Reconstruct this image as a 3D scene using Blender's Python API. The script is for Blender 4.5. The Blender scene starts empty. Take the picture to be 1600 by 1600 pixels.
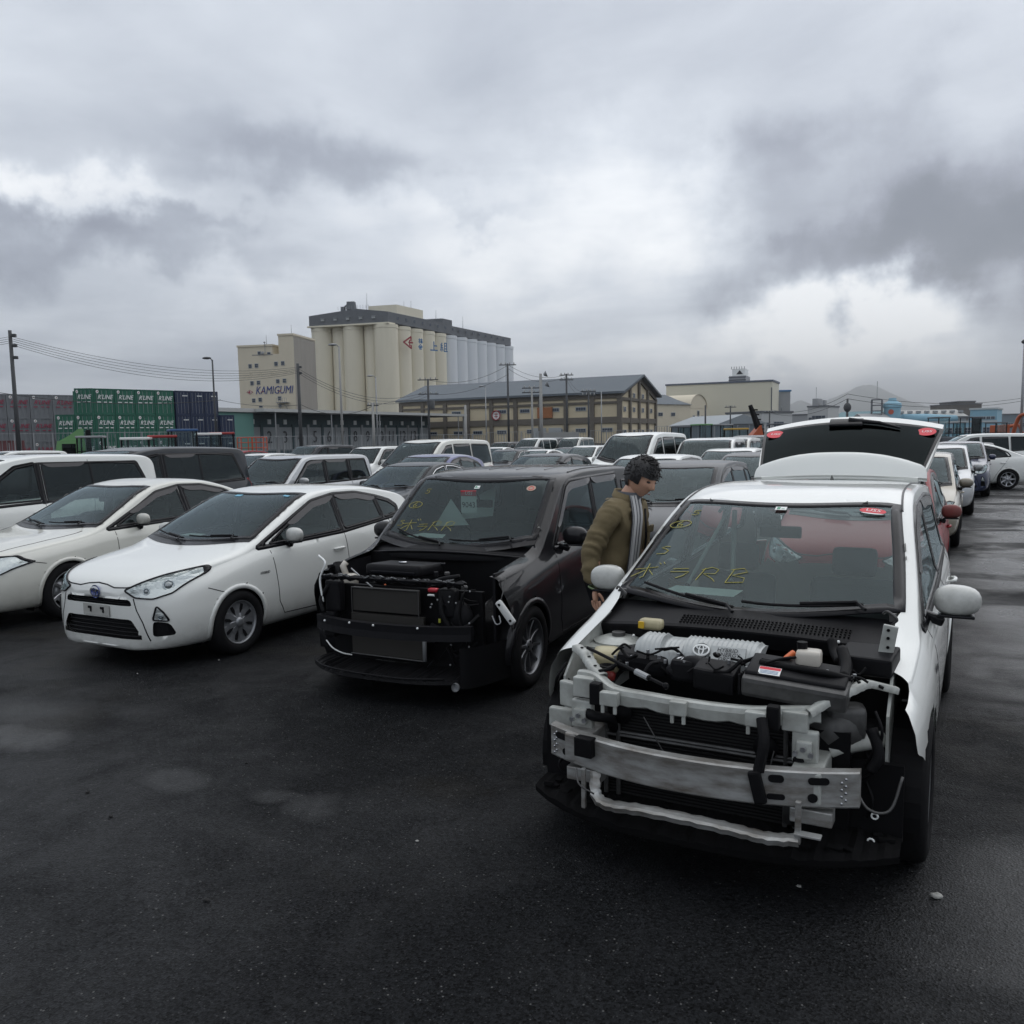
import bpy, bmesh, math, random
import numpy as np
from mathutils import Vector, Matrix, noise
from mathutils.bvhtree import BVHTree
from mathutils.geometry import delaunay_2d_cdt
R = math.radians
scene = bpy.context.scene
COL = scene.collection

# ---------------------------------------------------------------- camera
CAM_H, CAM_A, CAM_P, CAM_R, CAM_F = 1.898, R(26.85), R(5.99), R(1.05), 1334.6
cam = bpy.data.cameras.new('camera'); camo = bpy.data.objects.new('camera', cam); COL.objects.link(camo)
cam.sensor_width = 36.0; cam.lens = CAM_F / 1600 * 36.0; cam.shift_y = 26.5 / 1600
cam.clip_start = 0.05; cam.clip_end = 20000
_fw = Vector((-math.sin(CAM_A) * math.cos(CAM_P), math.cos(CAM_A) * math.cos(CAM_P), -math.sin(CAM_P)))
_rt = Vector((math.cos(CAM_A), math.sin(CAM_A), 0)); _up = _rt.cross(_fw)
_r2 = _rt * math.cos(CAM_R) - _up * math.sin(CAM_R); _u2 = _rt * math.sin(CAM_R) + _up * math.cos(CAM_R)
camo.matrix_world = Matrix((( _r2.x, _u2.x, -_fw.x, 0), (_r2.y, _u2.y, -_fw.y, 0), (_r2.z, _u2.z, -_fw.z, CAM_H), (0, 0, 0, 1)))
scene.camera = camo

def ray(px, py):
    """direction of the view ray through a pixel of the 1600 px photograph"""
    v = _fw + _r2 * ((px - 800) / CAM_F) - _u2 * ((py - 826.5) / CAM_F)
    return v
def at(px, py, d):
    """the point seen at that pixel, d metres ahead (measured level along the view axis)"""
    v = ray(px, py); f = Vector((-math.sin(CAM_A), math.cos(CAM_A), 0))
    return Vector((0, 0, CAM_H)) + v * (d / v.dot(f))
def gnd(px, d):
    p = at(px, 680, d); return Vector((p.x, p.y, 0))

# ---------------------------------------------------------------- sky and light
world = bpy.data.worlds.new('World'); scene.world = world; world.use_nodes = True
def build_world():
    nt = world.node_tree; N = nt.nodes; L = nt.links; N.clear()
    out = N.new('ShaderNodeOutputWorld'); bg = N.new('ShaderNodeBackground'); bg2 = N.new('ShaderNodeBackground')
    tc = N.new('ShaderNodeTexCoord')
    sky = N.new('ShaderNodeTexSky'); sky.sky_type = 'NISHITA'; sky.sun_disc = False
    sky.sun_elevation = R(48); sky.sun_rotation = R(SUN_AZ)
    L.new(sky.outputs[0], bg.inputs[0]); bg.inputs[1].default_value = 0.07
    def math_(op, a, b=None, clamp=False):
        n = N.new('ShaderNodeMath'); n.operation = op; n.use_clamp = clamp
        for i, v in enumerate((a, b)):
            if v is None: continue
            if isinstance(v, (int, float)): n.inputs[i].default_value = v
            else: L.new(v, n.inputs[i])
        return n.outputs[0]
    sep = N.new('ShaderNodeSeparateXYZ'); L.new(tc.outputs['Generated'], sep.inputs[0])
    zc = math_('ADD', math_('MAXIMUM', sep.outputs[2], 0.0), 0.09)
    comb = N.new('ShaderNodeCombineXYZ')
    L.new(math_('DIVIDE', sep.outputs[0], zc), comb.inputs[0]); L.new(math_('DIVIDE', sep.outputs[1], zc), comb.inputs[1])
    def noise_(scale, det, rough, dist=0.0, off=(0, 0, 0), src=comb.outputs[0]):
        mp = N.new('ShaderNodeMapping'); mp.inputs['Location'].default_value = off; L.new(src, mp.inputs[0])
        n = N.new('ShaderNodeTexNoise'); n.inputs['Scale'].default_value = scale; n.inputs['Detail'].default_value = det
        n.inputs['Roughness'].default_value = rough; n.inputs['Distortion'].default_value = dist
        L.new(mp.outputs[0], n.inputs[0]); return n.outputs[0]
    n1 = noise_(0.42, 8, 0.52, 0.5, (3.1, 1.7, 0)); n2 = noise_(1.5, 8, 0.6, 0.3, (7, 2, 4))
    # warped direction for the named cloud banks
    nw = N.new('ShaderNodeTexNoise'); nw.inputs['Scale'].default_value = 7.0; nw.inputs['Detail'].default_value = 9; nw.inputs['Roughness'].default_value = 0.58
    L.new(tc.outputs['Generated'], nw.inputs[0])
    sb = N.new('ShaderNodeVectorMath'); sb.operation = 'SUBTRACT'; L.new(nw.outputs[1], sb.inputs[0]); sb.inputs[1].default_value = (.5, .5, .5)
    sc_ = N.new('ShaderNodeVectorMath'); sc_.operation = 'SCALE'; sc_.inputs['Scale'].default_value = 0.27; L.new(sb.outputs[0], sc_.inputs[0])
    ad = N.new('ShaderNodeVectorMath'); ad.operation = 'ADD'; L.new(tc.outputs['Generated'], ad.inputs[0]); L.new(sc_.outputs[0], ad.inputs[1])
    total = None
    for px, py, rx, ry, amp, pw in CLOUDS:
        c = ray(px, py).normalized()
        ex = Vector((0, 0, 1)).cross(c).normalized(); ey = c.cross(ex)
        sv = N.new('ShaderNodeVectorMath'); sv.operation = 'SUBTRACT'; L.new(ad.outputs[0], sv.inputs[0]); sv.inputs[1].default_value = c
        def dot(v, s):
            d = N.new('ShaderNodeVectorMath'); d.operation = 'DOT_PRODUCT'; L.new(sv.outputs[0], d.inputs[0]); d.inputs[1].default_value = v / s
            return math_('POWER', math_('ABSOLUTE', d.outputs['Value']), 2.0)
        r2 = math_('ADD', math_('ADD', dot(ex, rx / CAM_F), dot(ey, ry / CAM_F)), dot(c, 1.2))
        g = math_('EXPONENT', math_('MULTIPLY', math_('POWER', r2, pw), -1.0))
        g = math_('MULTIPLY', g, amp)
        total = g if total is None else math_('ADD', total, g)
    v = math_('ADD', math_('MULTIPLY', math_('SUBTRACT', n1, 0.5), 0.75), math_('MULTIPLY', math_('SUBTRACT', n2, 0.5), 0.42))
    v = math_('ADD', math_('ADD', v, total), 0.65)
    v = math_('ADD', v, math_('MULTIPLY', math_('MAXIMUM', math_('SUBTRACT', sep.outputs[2], 0.36), 0.0), 0.35))
    v = math_('ADD', math_('MULTIPLY', v, 0.75), 0.25)
    ramp = N.new('ShaderNodeValToRGB'); L.new(v, ramp.inputs[0]); cr = ramp.color_ramp
    cr.elements[0].position = 0.0; cr.elements[0].color = (0.085, 0.10, 0.135, 1)
    cr.elements[1].position = 1.0; cr.elements[1].color = (0.95, 0.965, 0.98, 1)
    for p, c in ((0.25, (0.125, 0.14, 0.18)), (0.46, (0.235, 0.255, 0.315)), (0.625, (0.40, 0.435, 0.50)), (0.79, (0.62, 0.66, 0.72))):
        e = cr.elements.new(p); e.color = (*c, 1)
    # the air near the horizon is an even pale grey-blue
    hz = math_('SUBTRACT', 1.0, math_('MULTIPLY', math_('MAXIMUM', sep.outputs[2], 0.0), 11.0), True)
    mx = N.new('ShaderNodeMixRGB'); L.new(math_('MULTIPLY', hz, 0.6), mx.inputs[0]); L.new(ramp.outputs[0], mx.inputs[1]); mx.inputs[2].default_value = (0.43, 0.475, 0.54, 1)
    # below the horizon: dark
    lo = N.new('ShaderNodeMixRGB'); L.new(math_('MULTIPLY', sep.outputs[2], -12.0, True), lo.inputs[0]); L.new(mx.outputs[0], lo.inputs[1]); lo.inputs[2].default_value = (.1, .1, .11, 1)
    L.new(lo.outputs[0], bg2.inputs[0]); bg2.inputs[1].default_value = 1.0
    ms = N.new('ShaderNodeMixShader'); ms.inputs[0].default_value = 0.94
    L.new(bg.outputs[0], ms.inputs[1]); L.new(bg2.outputs[0], ms.inputs[2]); L.new(ms.outputs[0], out.inputs[0])
SUN_AZ = 20.0
# cloud banks: pixel centre, radii in px, brightness, softness
CLOUDS = [(1460, 385, 260, 74, -0.85, 1.35), (1610, 480, 90, 100, -0.5, 1.3), (1560, 250, 260, 70, -0.24, 1.0), (1230, 250, 130, 60, -0.22, 1.0), (1180, 300, 90, 50, -0.12, 1.2),
          (120, 385, 240, 55, -0.34, 1.2), (320, 330, 90, 22, -0.25, 1.3), (520, 250, 180, 45, -0.28, 1.0), (780, 300, 60, 14, -0.12, 1.0),
          (60, 285, 200, 30, 0.30, 1.2), (930, 340, 340, 130, 0.36, 1.0), (330, 445, 170, 30, 0.16, 1.0), (1330, 520, 270, 60, 0.48, 1.1), (1540, 330, 70, 40, 0.2, 1.0),
          (150, 560, 330, 60, -0.10, 1.0), (1000, 540, 200, 60, -0.04, 1.0)]
build_world()
sun = bpy.data.lights.new('sun', 'SUN'); sun.energy = 0.7; sun.angle = R(80); sun.color = (1.0, 0.97, 0.93)
suno = bpy.data.objects.new('sun', sun); COL.objects.link(suno)
suno.rotation_euler = (R(42), 0, R(180 - SUN_AZ + 0))
vs = scene.view_settings; vs.view_transform = 'Standard'; vs.look = 'None'; vs.exposure = 0.36; vs.gamma = 1.0

# ---------------------------------------------------------------- materials
_M = {}
def mat(name, col=(.5, .5, .5), rough=.5, metal=0., coat=0., spec=.5, bump=None, vary=None, emis=None, trans=None, **kw):
    """procedural principled material. vary=(scale, amount, colour2) mixes noise; bump=(scale, strength)"""
    if name in _M: return _M[name]
    m = bpy.data.materials.new(name); m.use_nodes = True; nt = m.node_tree; N = nt.nodes; L = nt.links
    b = N['Principled BSDF']
    b.inputs['Base Color'].default_value = (*col, 1); b.inputs['Roughness'].default_value = rough; b.inputs['Metallic'].default_value = metal
    b.inputs['Coat Weight'].default_value = coat; b.inputs['Coat Roughness'].default_value = kw.get('coatr', .04); b.inputs['Specular IOR Level'].default_value = spec
    m.diffuse_color = (*col, 1)
    if vary or bump: tc = N.new('ShaderNodeTexCoord')
    if vary:
        n = N.new('ShaderNodeTexNoise'); n.inputs['Scale'].default_value = vary[0]; n.inputs['Detail'].default_value = 6; n.inputs['Roughness'].default_value = .62
        L.new(tc.outputs['Object'], n.inputs[0])
        if kw.get('stretch'):
            mp = N.new('ShaderNodeMapping'); mp.inputs['Scale'].default_value = kw['stretch']; L.new(tc.outputs['Object'], mp.inputs[0]); L.new(mp.outputs[0], n.inputs[0])
        r = N.new('ShaderNodeMapRange'); r.inputs[1].default_value = .35; r.inputs[2].default_value = .72; L.new(n.outputs[0], r.inputs[0]); r.inputs[4].default_value = vary[1]
        x = N.new('ShaderNodeMixRGB'); L.new(r.outputs[0], x.inputs[0]); x.inputs[1].default_value = (*col, 1); x.inputs[2].default_value = (*vary[2], 1)
        L.new(x.outputs[0], b.inputs['Base Color'])
    if bump:
        n = N.new('ShaderNodeTexNoise'); n.inputs['Scale'].default_value = bump[0]; n.inputs['Detail'].default_value = 5; L.new(tc.outputs['Object'], n.inputs[0])
        bp = N.new('ShaderNodeBump'); bp.inputs['Strength'].default_value = bump[1]; bp.inputs['Distance'].default_value = kw.get('bdist', .01)
        L.new(n.outputs[0], bp.inputs['Height']); L.new(bp.outputs[0], b.inputs['Normal'])
    _M[name] = m; return m
def paint(name, col, metal=0., rough=.38):
    """clear-coated car paint beaded with rain"""
    if name in _M: return _M[name]
    dark = max(col) < .045; m = mat(name, col, rough, metal, coat=.55 if dark else .3 if name == 'red_paint' else 1.0, coatr=.03 if dark else .05, spec=.08 if dark else .1 if name == 'red_paint' else .5)
    nt = m.node_tree; N = nt.nodes; L = nt.links; b = N['Principled BSDF']
    tc = N.new('ShaderNodeTexCoord')
    v = N.new('ShaderNodeTexVoronoi'); v.inputs['Scale'].default_value = 85; L.new(tc.outputs['Object'], v.inputs[0])
    r = N.new('ShaderNodeMapRange'); r.inputs[1].default_value = .18; r.inputs[2].default_value = .0; r.inputs[3].default_value = 0; r.inputs[4].default_value = 1; L.new(v.outputs['Distance'], r.inputs[0])
    g = N.new('ShaderNodeNewGeometry'); s = N.new('ShaderNodeSeparateXYZ'); L.new(g.outputs['Normal'], s.inputs[0])
    up = N.new('ShaderNodeMapRange'); up.inputs[1].default_value = .45; up.inputs[2].default_value = .9; L.new(s.outputs[2], up.inputs[0])
    mu = N.new('ShaderNodeMath'); mu.operation = 'MULTIPLY'; L.new(r.outputs[0], mu.inputs[0]); L.new(up.outputs[0], mu.inputs[1])
    bp = N.new('ShaderNodeBump'); bp.inputs['Strength'].default_value = .2 if dark else .5; bp.inputs['Distance'].default_value = .003
    L.new(mu.outputs[0], bp.inputs['Height']); L.new(bp.outputs[0], b.inputs['Coat Normal'])
    # road film low on the flanks
    sp = N.new('ShaderNodeSeparateXYZ'); L.new(tc.outputs['Object'], sp.inputs[0])
    dr = N.new('ShaderNodeMapRange'); dr.inputs[1].default_value = .50; dr.inputs[2].default_value = .15; L.new(sp.outputs[2], dr.inputs[0])
    n = N.new('ShaderNodeTexNoise'); n.inputs['Scale'].default_value = 9; n.inputs['Detail'].default_value = 8; n.inputs['Roughness'].default_value = .7; L.new(tc.outputs['Object'], n.inputs[0])
    m2 = N.new('ShaderNodeMath'); m2.operation = 'MULTIPLY'; L.new(dr.outputs[0], m2.inputs[0]); L.new(n.outputs[0], m2.inputs[1])
    m3 = N.new('ShaderNodeMath'); m3.operation = 'MULTIPLY'; L.new(m2.outputs[0], m3.inputs[0]); m3.inputs[1].default_value = .85 if max(col) > .1 else .04
    x = N.new('ShaderNodeMixRGB'); L.new(m3.outputs[0], x.inputs[0]); x.inputs[1].default_value = (*col, 1); x.inputs[2].default_value = (.12, .115, .10, 1)
    L.new(x.outputs[0], b.inputs['Base Color'])
    return m
def glass(name, tint, refl=1.0, rough=.0, grain=True):
    """thin tinted pane: transparent with a fresnel reflection and fine rain speckle"""
    if name in _M: return _M[name]
    m = bpy.data.materials.new(name); m.use_nodes = True; nt = m.node_tree; N = nt.nodes; L = nt.links; N.clear()
    o = N.new('ShaderNodeOutputMaterial'); t = N.new('ShaderNodeBsdfTransparent'); g = N.new('ShaderNodeBsdfGlossy'); x = N.new('ShaderNodeMixShader'); f = N.new('ShaderNodeFresnel')
    t.inputs[0].default_value = (*tint, 1); g.inputs['Roughness'].default_value = rough; g.inputs[0].default_value = (refl * .80, refl * .95, refl, 1); f.inputs[0].default_value = 1.38
    L.new(f.outputs[0], x.inputs[0]); L.new(t.outputs[0], x.inputs[1]); L.new(g.outputs[0], x.inputs[2])
    last = x.outputs[0]
    if grain:   # beads and a film of water scatter a little light
        d = N.new('ShaderNodeBsdfDiffuse'); d.inputs[0].default_value = (.5, .56, .56, 1)
        tc = N.new('ShaderNodeTexCoord'); v = N.new('ShaderNodeTexVoronoi'); v.inputs['Scale'].default_value = 110; L.new(tc.outputs['Object'], v.inputs[0])
        n = N.new('ShaderNodeTexNoise'); n.inputs['Scale'].default_value = 4; n.inputs['Detail'].default_value = 6; L.new(tc.outputs['Object'], n.inputs[0])
        r = N.new('ShaderNodeMapRange'); r.inputs[1].default_value = .16; r.inputs[2].default_value = .06; r.inputs[3].default_value = .0; r.inputs[4].default_value = .07; L.new(v.outputs['Distance'], r.inputs[0])
        a = N.new('ShaderNodeMath'); a.operation = 'MULTIPLY'; L.new(r.outputs[0], a.inputs[0]); L.new(n.outputs[0], a.inputs[1])
        a2 = N.new('ShaderNodeMath'); a2.operation = 'ADD'; L.new(a.outputs[0], a2.inputs[0]); a2.inputs[1].default_value = .012
        x2 = N.new('ShaderNodeMixShader'); L.new(a2.outputs[0], x2.inputs[0]); L.new(last, x2.inputs[1]); L.new(d.outputs[0], x2.inputs[2]); last = x2.outputs[0]
    L.new(last, o.inputs[0]); m.diffuse_color = (*tint, 1)
    _M[name] = m; return m

# ---------------------------------------------------------------- mesh building
class MB:
    """collects geometry, then links it as one mesh object"""
    def __init__(s): s.v = []; s.f = []; s.m = []; s.cur = 0; s.sm = []; s.smooth = False
    def add(s, vs, fs, T=None):
        b = len(s.v)
        s.v += [tuple(T @ Vector(p)) if T is not None else tuple(p) for p in vs]
        for f in fs: s.f.append(tuple(i + b for i in f)); s.m.append(s.cur); s.sm.append(s.smooth)
        return s
    def box(s, c, d, T=None, rz=0, ry=0, rx=0, taper=1.0):
        x, y, z = d[0] / 2, d[1] / 2, d[2] / 2; t = taper
        vs = [(-x, -y, -z), (x, -y, -z), (x, y, -z), (-x, y, -z), (-x * t, -y * t, z), (x * t, -y * t, z), (x * t, y * t, z), (-x * t, y * t, z)]
        M = Matrix.Translation(c) @ Matrix.Rotation(rz, 4, 'Z') @ Matrix.Rotation(ry, 4, 'Y') @ Matrix.Rotation(rx, 4, 'X')
        if T is not None: M = T @ M
        return s.add(vs, [(0, 3, 2, 1), (4, 5, 6, 7), (0, 1, 5, 4), (1, 2, 6, 5), (2, 3, 7, 6), (3, 0, 4, 7)], M)
    def b2(s, a, b): return s.box([(p + q) / 2 for p, q in zip(a, b)], [abs(q - p) for p, q in zip(a, b)])
    def rbox(s, c, d, r=.01, T=None, rz=0, ry=0, rx=0):
        """box with bevelled edges"""
        bm = bmesh.new(); bmesh.ops.create_cube(bm, size=1)
        for v in bm.verts: v.co = Vector((v.co.x * d[0], v.co.y * d[1], v.co.z * d[2]))
        bmesh.ops.bevel(bm, geom=bm.edges[:] + bm.verts[:], offset=min(r, min(d) * .45), segments=2, profile=.6, affect='EDGES')
        M = Matrix.Translation(c) @ Matrix.Rotation(rz, 4, 'Z') @ Matrix.Rotation(ry, 4, 'Y') @ Matrix.Rotation(rx, 4, 'X')
        if T is not None: M = T @ M
        bm.verts.index_update(); s.add([v.co for v in bm.verts], [[v.index for v in f.verts] for f in bm.faces], M); bm.free(); return s
    def tube(s, pts, r, n=8, caps=True):
        pts = [Vector(p) for p in pts]; rr = r if isinstance(r, (list, tuple)) else [r] * len(pts)
        rings = []; up = None
        for i, p in enumerate(pts):
            d = ((pts[min(i + 1, len(pts) - 1)] - pts[max(i - 1, 0)])).normalized()
            if up is None: up = Vector((0, 0, 1)) if abs(d.z) < .9 else Vector((1, 0, 0))
            a = d.cross(up).normalized(); b = a.cross(d).normalized(); up = b
            rings.append([p + a * math.cos(2 * math.pi * k / n) * rr[i] + b * math.sin(2 * math.pi * k / n) * rr[i] for k in range(n)])
        vs = [v for g in rings for v in g]; fs = []
        for i in range(len(pts) - 1):
            for k in range(n): k2 = (k + 1) % n; fs.append((i * n + k, i * n + k2, (i + 1) * n + k2, (i + 1) * n + k))
        if caps: fs.append(tuple(range(n - 1, -1, -1))); fs.append(tuple((len(pts) - 1) * n + k for k in range(n)))
        return s.add(vs, fs)
    def lathe(s, prof, n=24, T=None, closed=False):
        """prof: (radius, height) turned about local Z"""
        vs = []; fs = []; m = len(prof)
        for k in range(n):
            a = 2 * math.pi * k / n
            vs += [(r * math.cos(a), r * math.sin(a), h) for r, h in prof]
        for k in range(n):
            k2 = (k + 1) % n
            for i in range(m if closed else m - 1): i2 = (i + 1) % m; fs.append((k * m + i, k2 * m + i, k2 * m + i2, k * m + i2))
        return s.add(vs, fs, T)
    def prism(s, poly, h, T=None):
        """2-D outline in local xy raised h along z"""
        n = len(poly); vs = [(x, y, 0) for x, y in poly] + [(x, y, h) for x, y in poly]
        fs = [tuple(range(n - 1, -1, -1)), tuple(range(n, 2 * n))] + [(i, (i + 1) % n, n + (i + 1) % n, n + i) for i in range(n)]
        return s.add(vs, fs, T)
    def sheet(s, rows, closed=False):
        """grid of points"""
        m = len(rows[0]); vs = [p for r in rows for p in r]; fs = []
        for i in range(len(rows) - 1):
            for j in range(m if closed else m - 1): j2 = (j + 1) % m; fs.append((i * m + j, i * m + j2, (i + 1) * m + j2, (i + 1) * m + j))
        return s.add(vs, fs)
    def sph(s, c, r, n=12, sc=(1, 1, 1), T=None):
        vs = []; fs = []; m = n // 2 + 1
        for i in range(m):
            t = math.pi * i / (m - 1)
            for k in range(n): a = 2 * math.pi * k / n; vs.append((c[0] + r * sc[0] * math.sin(t) * math.cos(a), c[1] + r * sc[1] * math.sin(t) * math.sin(a), c[2] + r * sc[2] * math.cos(t)))
        for i in range(m - 1):
            for k in range(n): k2 = (k + 1) % n; fs.append((i * n + k, (i + 1) * n + k, (i + 1) * n + k2, i * n + k2))
        return s.add(vs, fs, T)
    def build(s, name, mats, parent=None, smooth=None, loc=None, angle=None, fix=False, col=None):
        me = bpy.data.meshes.new(name); me.from_pydata(s.v, [], s.f); 
        if not isinstance(mats, (list, tuple)): mats = [mats]
        for m in mats: me.materials.append(m)
        me.polygons.foreach_set('material_index', s.m)
        me.polygons.foreach_set('use_smooth', [True] * len(s.f) if smooth else s.sm if smooth is None else [False] * len(s.f))
        me.validate()
        if fix:
            bm = bmesh.new(); bm.from_mesh(me); bmesh.ops.remove_doubles(bm, verts=bm.verts, dist=1e-5); bmesh.ops.recalc_face_normals(bm, faces=bm.faces); bm.to_mesh(me); bm.free()
        if angle: me.set_sharp_from_angle(angle=R(angle))
        o = bpy.data.objects.new(name, me); COL.objects.link(o)
        if parent: o.parent = parent
        if loc is not None: o.location = loc
        return o
def tag(o, label=None, cat=None, group=None, kind=None):
    if label: o['label'] = label
    if cat: o['category'] = cat
    if group: o['group'] = group
    if kind: o['kind'] = kind
    return o
def empty(name, loc=(0, 0, 0), rz=0.):
    o = bpy.data.objects.new(name, None); o.empty_display_size = .3; COL.objects.link(o); o.location = loc; o.rotation_euler = (0, 0, rz); return o
def thing(name, label, cat, loc=(0, 0, 0), rz=0., group=None): return tag(empty(name, loc, rz), label, cat, group)
def dup(o, parent=None, swap=None, _m=None):
    """copy a thing with copies of its parts and sub-parts; swap maps old materials to new ones"""
    if _m is None:
        _m = {}
        for q in bpy.data.objects:
            if q.parent: _m.setdefault(q.parent.name, []).append(q)
    c = o.copy(); COL.objects.link(c); c.parent = parent
    if swap:
        for i, s in enumerate(c.material_slots):
            if s.material and s.material.name in swap: nm = s.material.name; s.link = 'OBJECT'; s.material = swap[nm]
    for ch in _m.get(o.name, []): dup(ch, c, swap, _m)
    return c
def pchip(pts):
    X = np.array([p[0] for p in pts], float); Y = np.array([p[1] for p in pts], float)
    h = np.diff(X); d = np.diff(Y) / h; m = np.zeros(len(X))
    for i in range(1, len(X) - 1):
        if d[i - 1] * d[i] > 0: w1 = 2 * h[i] + h[i - 1]; w2 = h[i] + 2 * h[i - 1]; m[i] = (w1 + w2) / (w1 / d[i - 1] + w2 / d[i])
    m[0] = d[0]; m[-1] = d[-1]
    def f(x):
        x = np.clip(np.asarray(x, float), X[0], X[-1]); i = np.clip(np.searchsorted(X, x) - 1, 0, len(X) - 2)
        t = (x - X[i]) / h[i]; t2 = t * t; t3 = t2 * t
        return (2 * t3 - 3 * t2 + 1) * Y[i] + (t3 - 2 * t2 + t) * h[i] * m[i] + (-2 * t3 + 3 * t2) * Y[i + 1] + (t3 - t2) * h[i] * m[i + 1]
    return f
def rpoly(pts, r=.03, seg=4, step=.05):
    """outline with rounded corners, resampled"""
    P = [Vector(p[:2]) for p in pts]; n = len(P); out = []
    for i in range(n):
        a, b, c = P[i - 1], P[i], P[(i + 1) % n]; rr = pts[i][2] if len(pts[i]) > 2 else r
        u = (a - b); w = (c - b); k = min(rr, u.length * .45, w.length * .45)
        p0 = b + u.normalized() * k; p1 = b + w.normalized() * k
        for j in range(seg + 1): t = j / seg; out.append(p0 * (1 - t) ** 2 + b * 2 * t * (1 - t) + p1 * t * t)
    res = []
    for i in range(len(out)):
        a, b = out[i], out[(i + 1) % len(out)]; L_ = (b - a).length
        if L_ < 1e-5: continue
        k = max(1, int(L_ / step)); res += [a.lerp(b, j / k) for j in range(k)]
    return res
def area2(P): return sum(P[i - 1].x * P[i].y - P[i].x * P[i - 1].y for i in range(len(P))) / 2
def offset2(P, d):
    """move an outline outwards by d"""
    s = 1 if area2(P) > 0 else -1; out = []; n = len(P)
    for i in range(n):
        t = (P[(i + 1) % n] - P[i - 1]).normalized(); out.append(P[i] + Vector((t.y, -t.x)) * d * s)
    return out
def inside(p, P):
    c = False; j = len(P) - 1
    for i in range(len(P)):
        if (P[i].y > p[1]) != (P[j].y > p[1]) and p[0] < (P[j].x - P[i].x) * (p[1] - P[i].y) / (P[j].y - P[i].y) + P[i].x: c = not c
        j = i
    return c
# ---------------------------------------------------------------- car kit
M_BLACK = mat('black_plastic', (.010, .010, .0115), .5, spec=.12); M_RUB = mat('tyre_rubber', (.011, .011, .012), .8, bump=(60, .2), spec=.1)
M_TRIM = mat('gloss_black_trim', (.008, .008, .010), .25, spec=.2); M_WELL = mat('wheel_well_liner', (.01, .01, .011), .85, spec=.1)
M_CHR = mat('chrome', (.75, .76, .78), .12, 1.0); M_ALU = mat('alloy_rim', (.42, .43, .45), .32, .9); M_DALU = mat('dark_alloy', (.17, .175, .185), .35, .85)
M_INT = mat('cabin_grey', (.06, .063, .066), .8); M_HEAD = mat('headliner', (.22, .22, .21), .9); M_SEAT = mat('seat_cloth', (.06, .062, .066), .9, bump=(120, .3)); M_BEI = mat('seat_beige', (.30, .28, .24), .9)
M_LENS = glass('lamp_lens', (.86, .88, .88), grain=False); M_REF = mat('lamp_reflector', (.88, .88, .86), .22, .7, bump=(18, .5))
M_RED = mat('red_lens', (.35, .012, .015), .12, coat=1); M_AMB = mat('amber_lens', (.6, .2, .03), .2)
M_WS = glass('windshield_glass', (.46, .55, .53)); M_TG = glass('clear_side_glass', (.55, .62, .60)); M_GG = glass('tailgate_glass', (.02, .022, .028), .24, grain=False); M_PG = glass('privacy_glass', (.055, .06, .066))
M_WHITE = paint('white_paint', (.72, .735, .71)); M_PLATE = mat('bare_plate', (.42, .42, .40), .6, vary=(12, .7, (.25, .25, .23)))
M_PAPER = mat('paper', (.80, .86, .84), .8); M_SIL = mat('satin_silver', (.5, .51, .52), .35, .7)
M_STK = mat('sticker_red', (.62, .03, .05), .5); M_STW = mat('sticker_white', (.75, .77, .76), .5); M_INK = mat('ink_black', (.02, .02, .025), .6); M_GRN = mat('sticker_green', (.1, .3, .2), .6)
M_YEL = mat('yellow_marker', (.42, .38, .10), .7)

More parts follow.
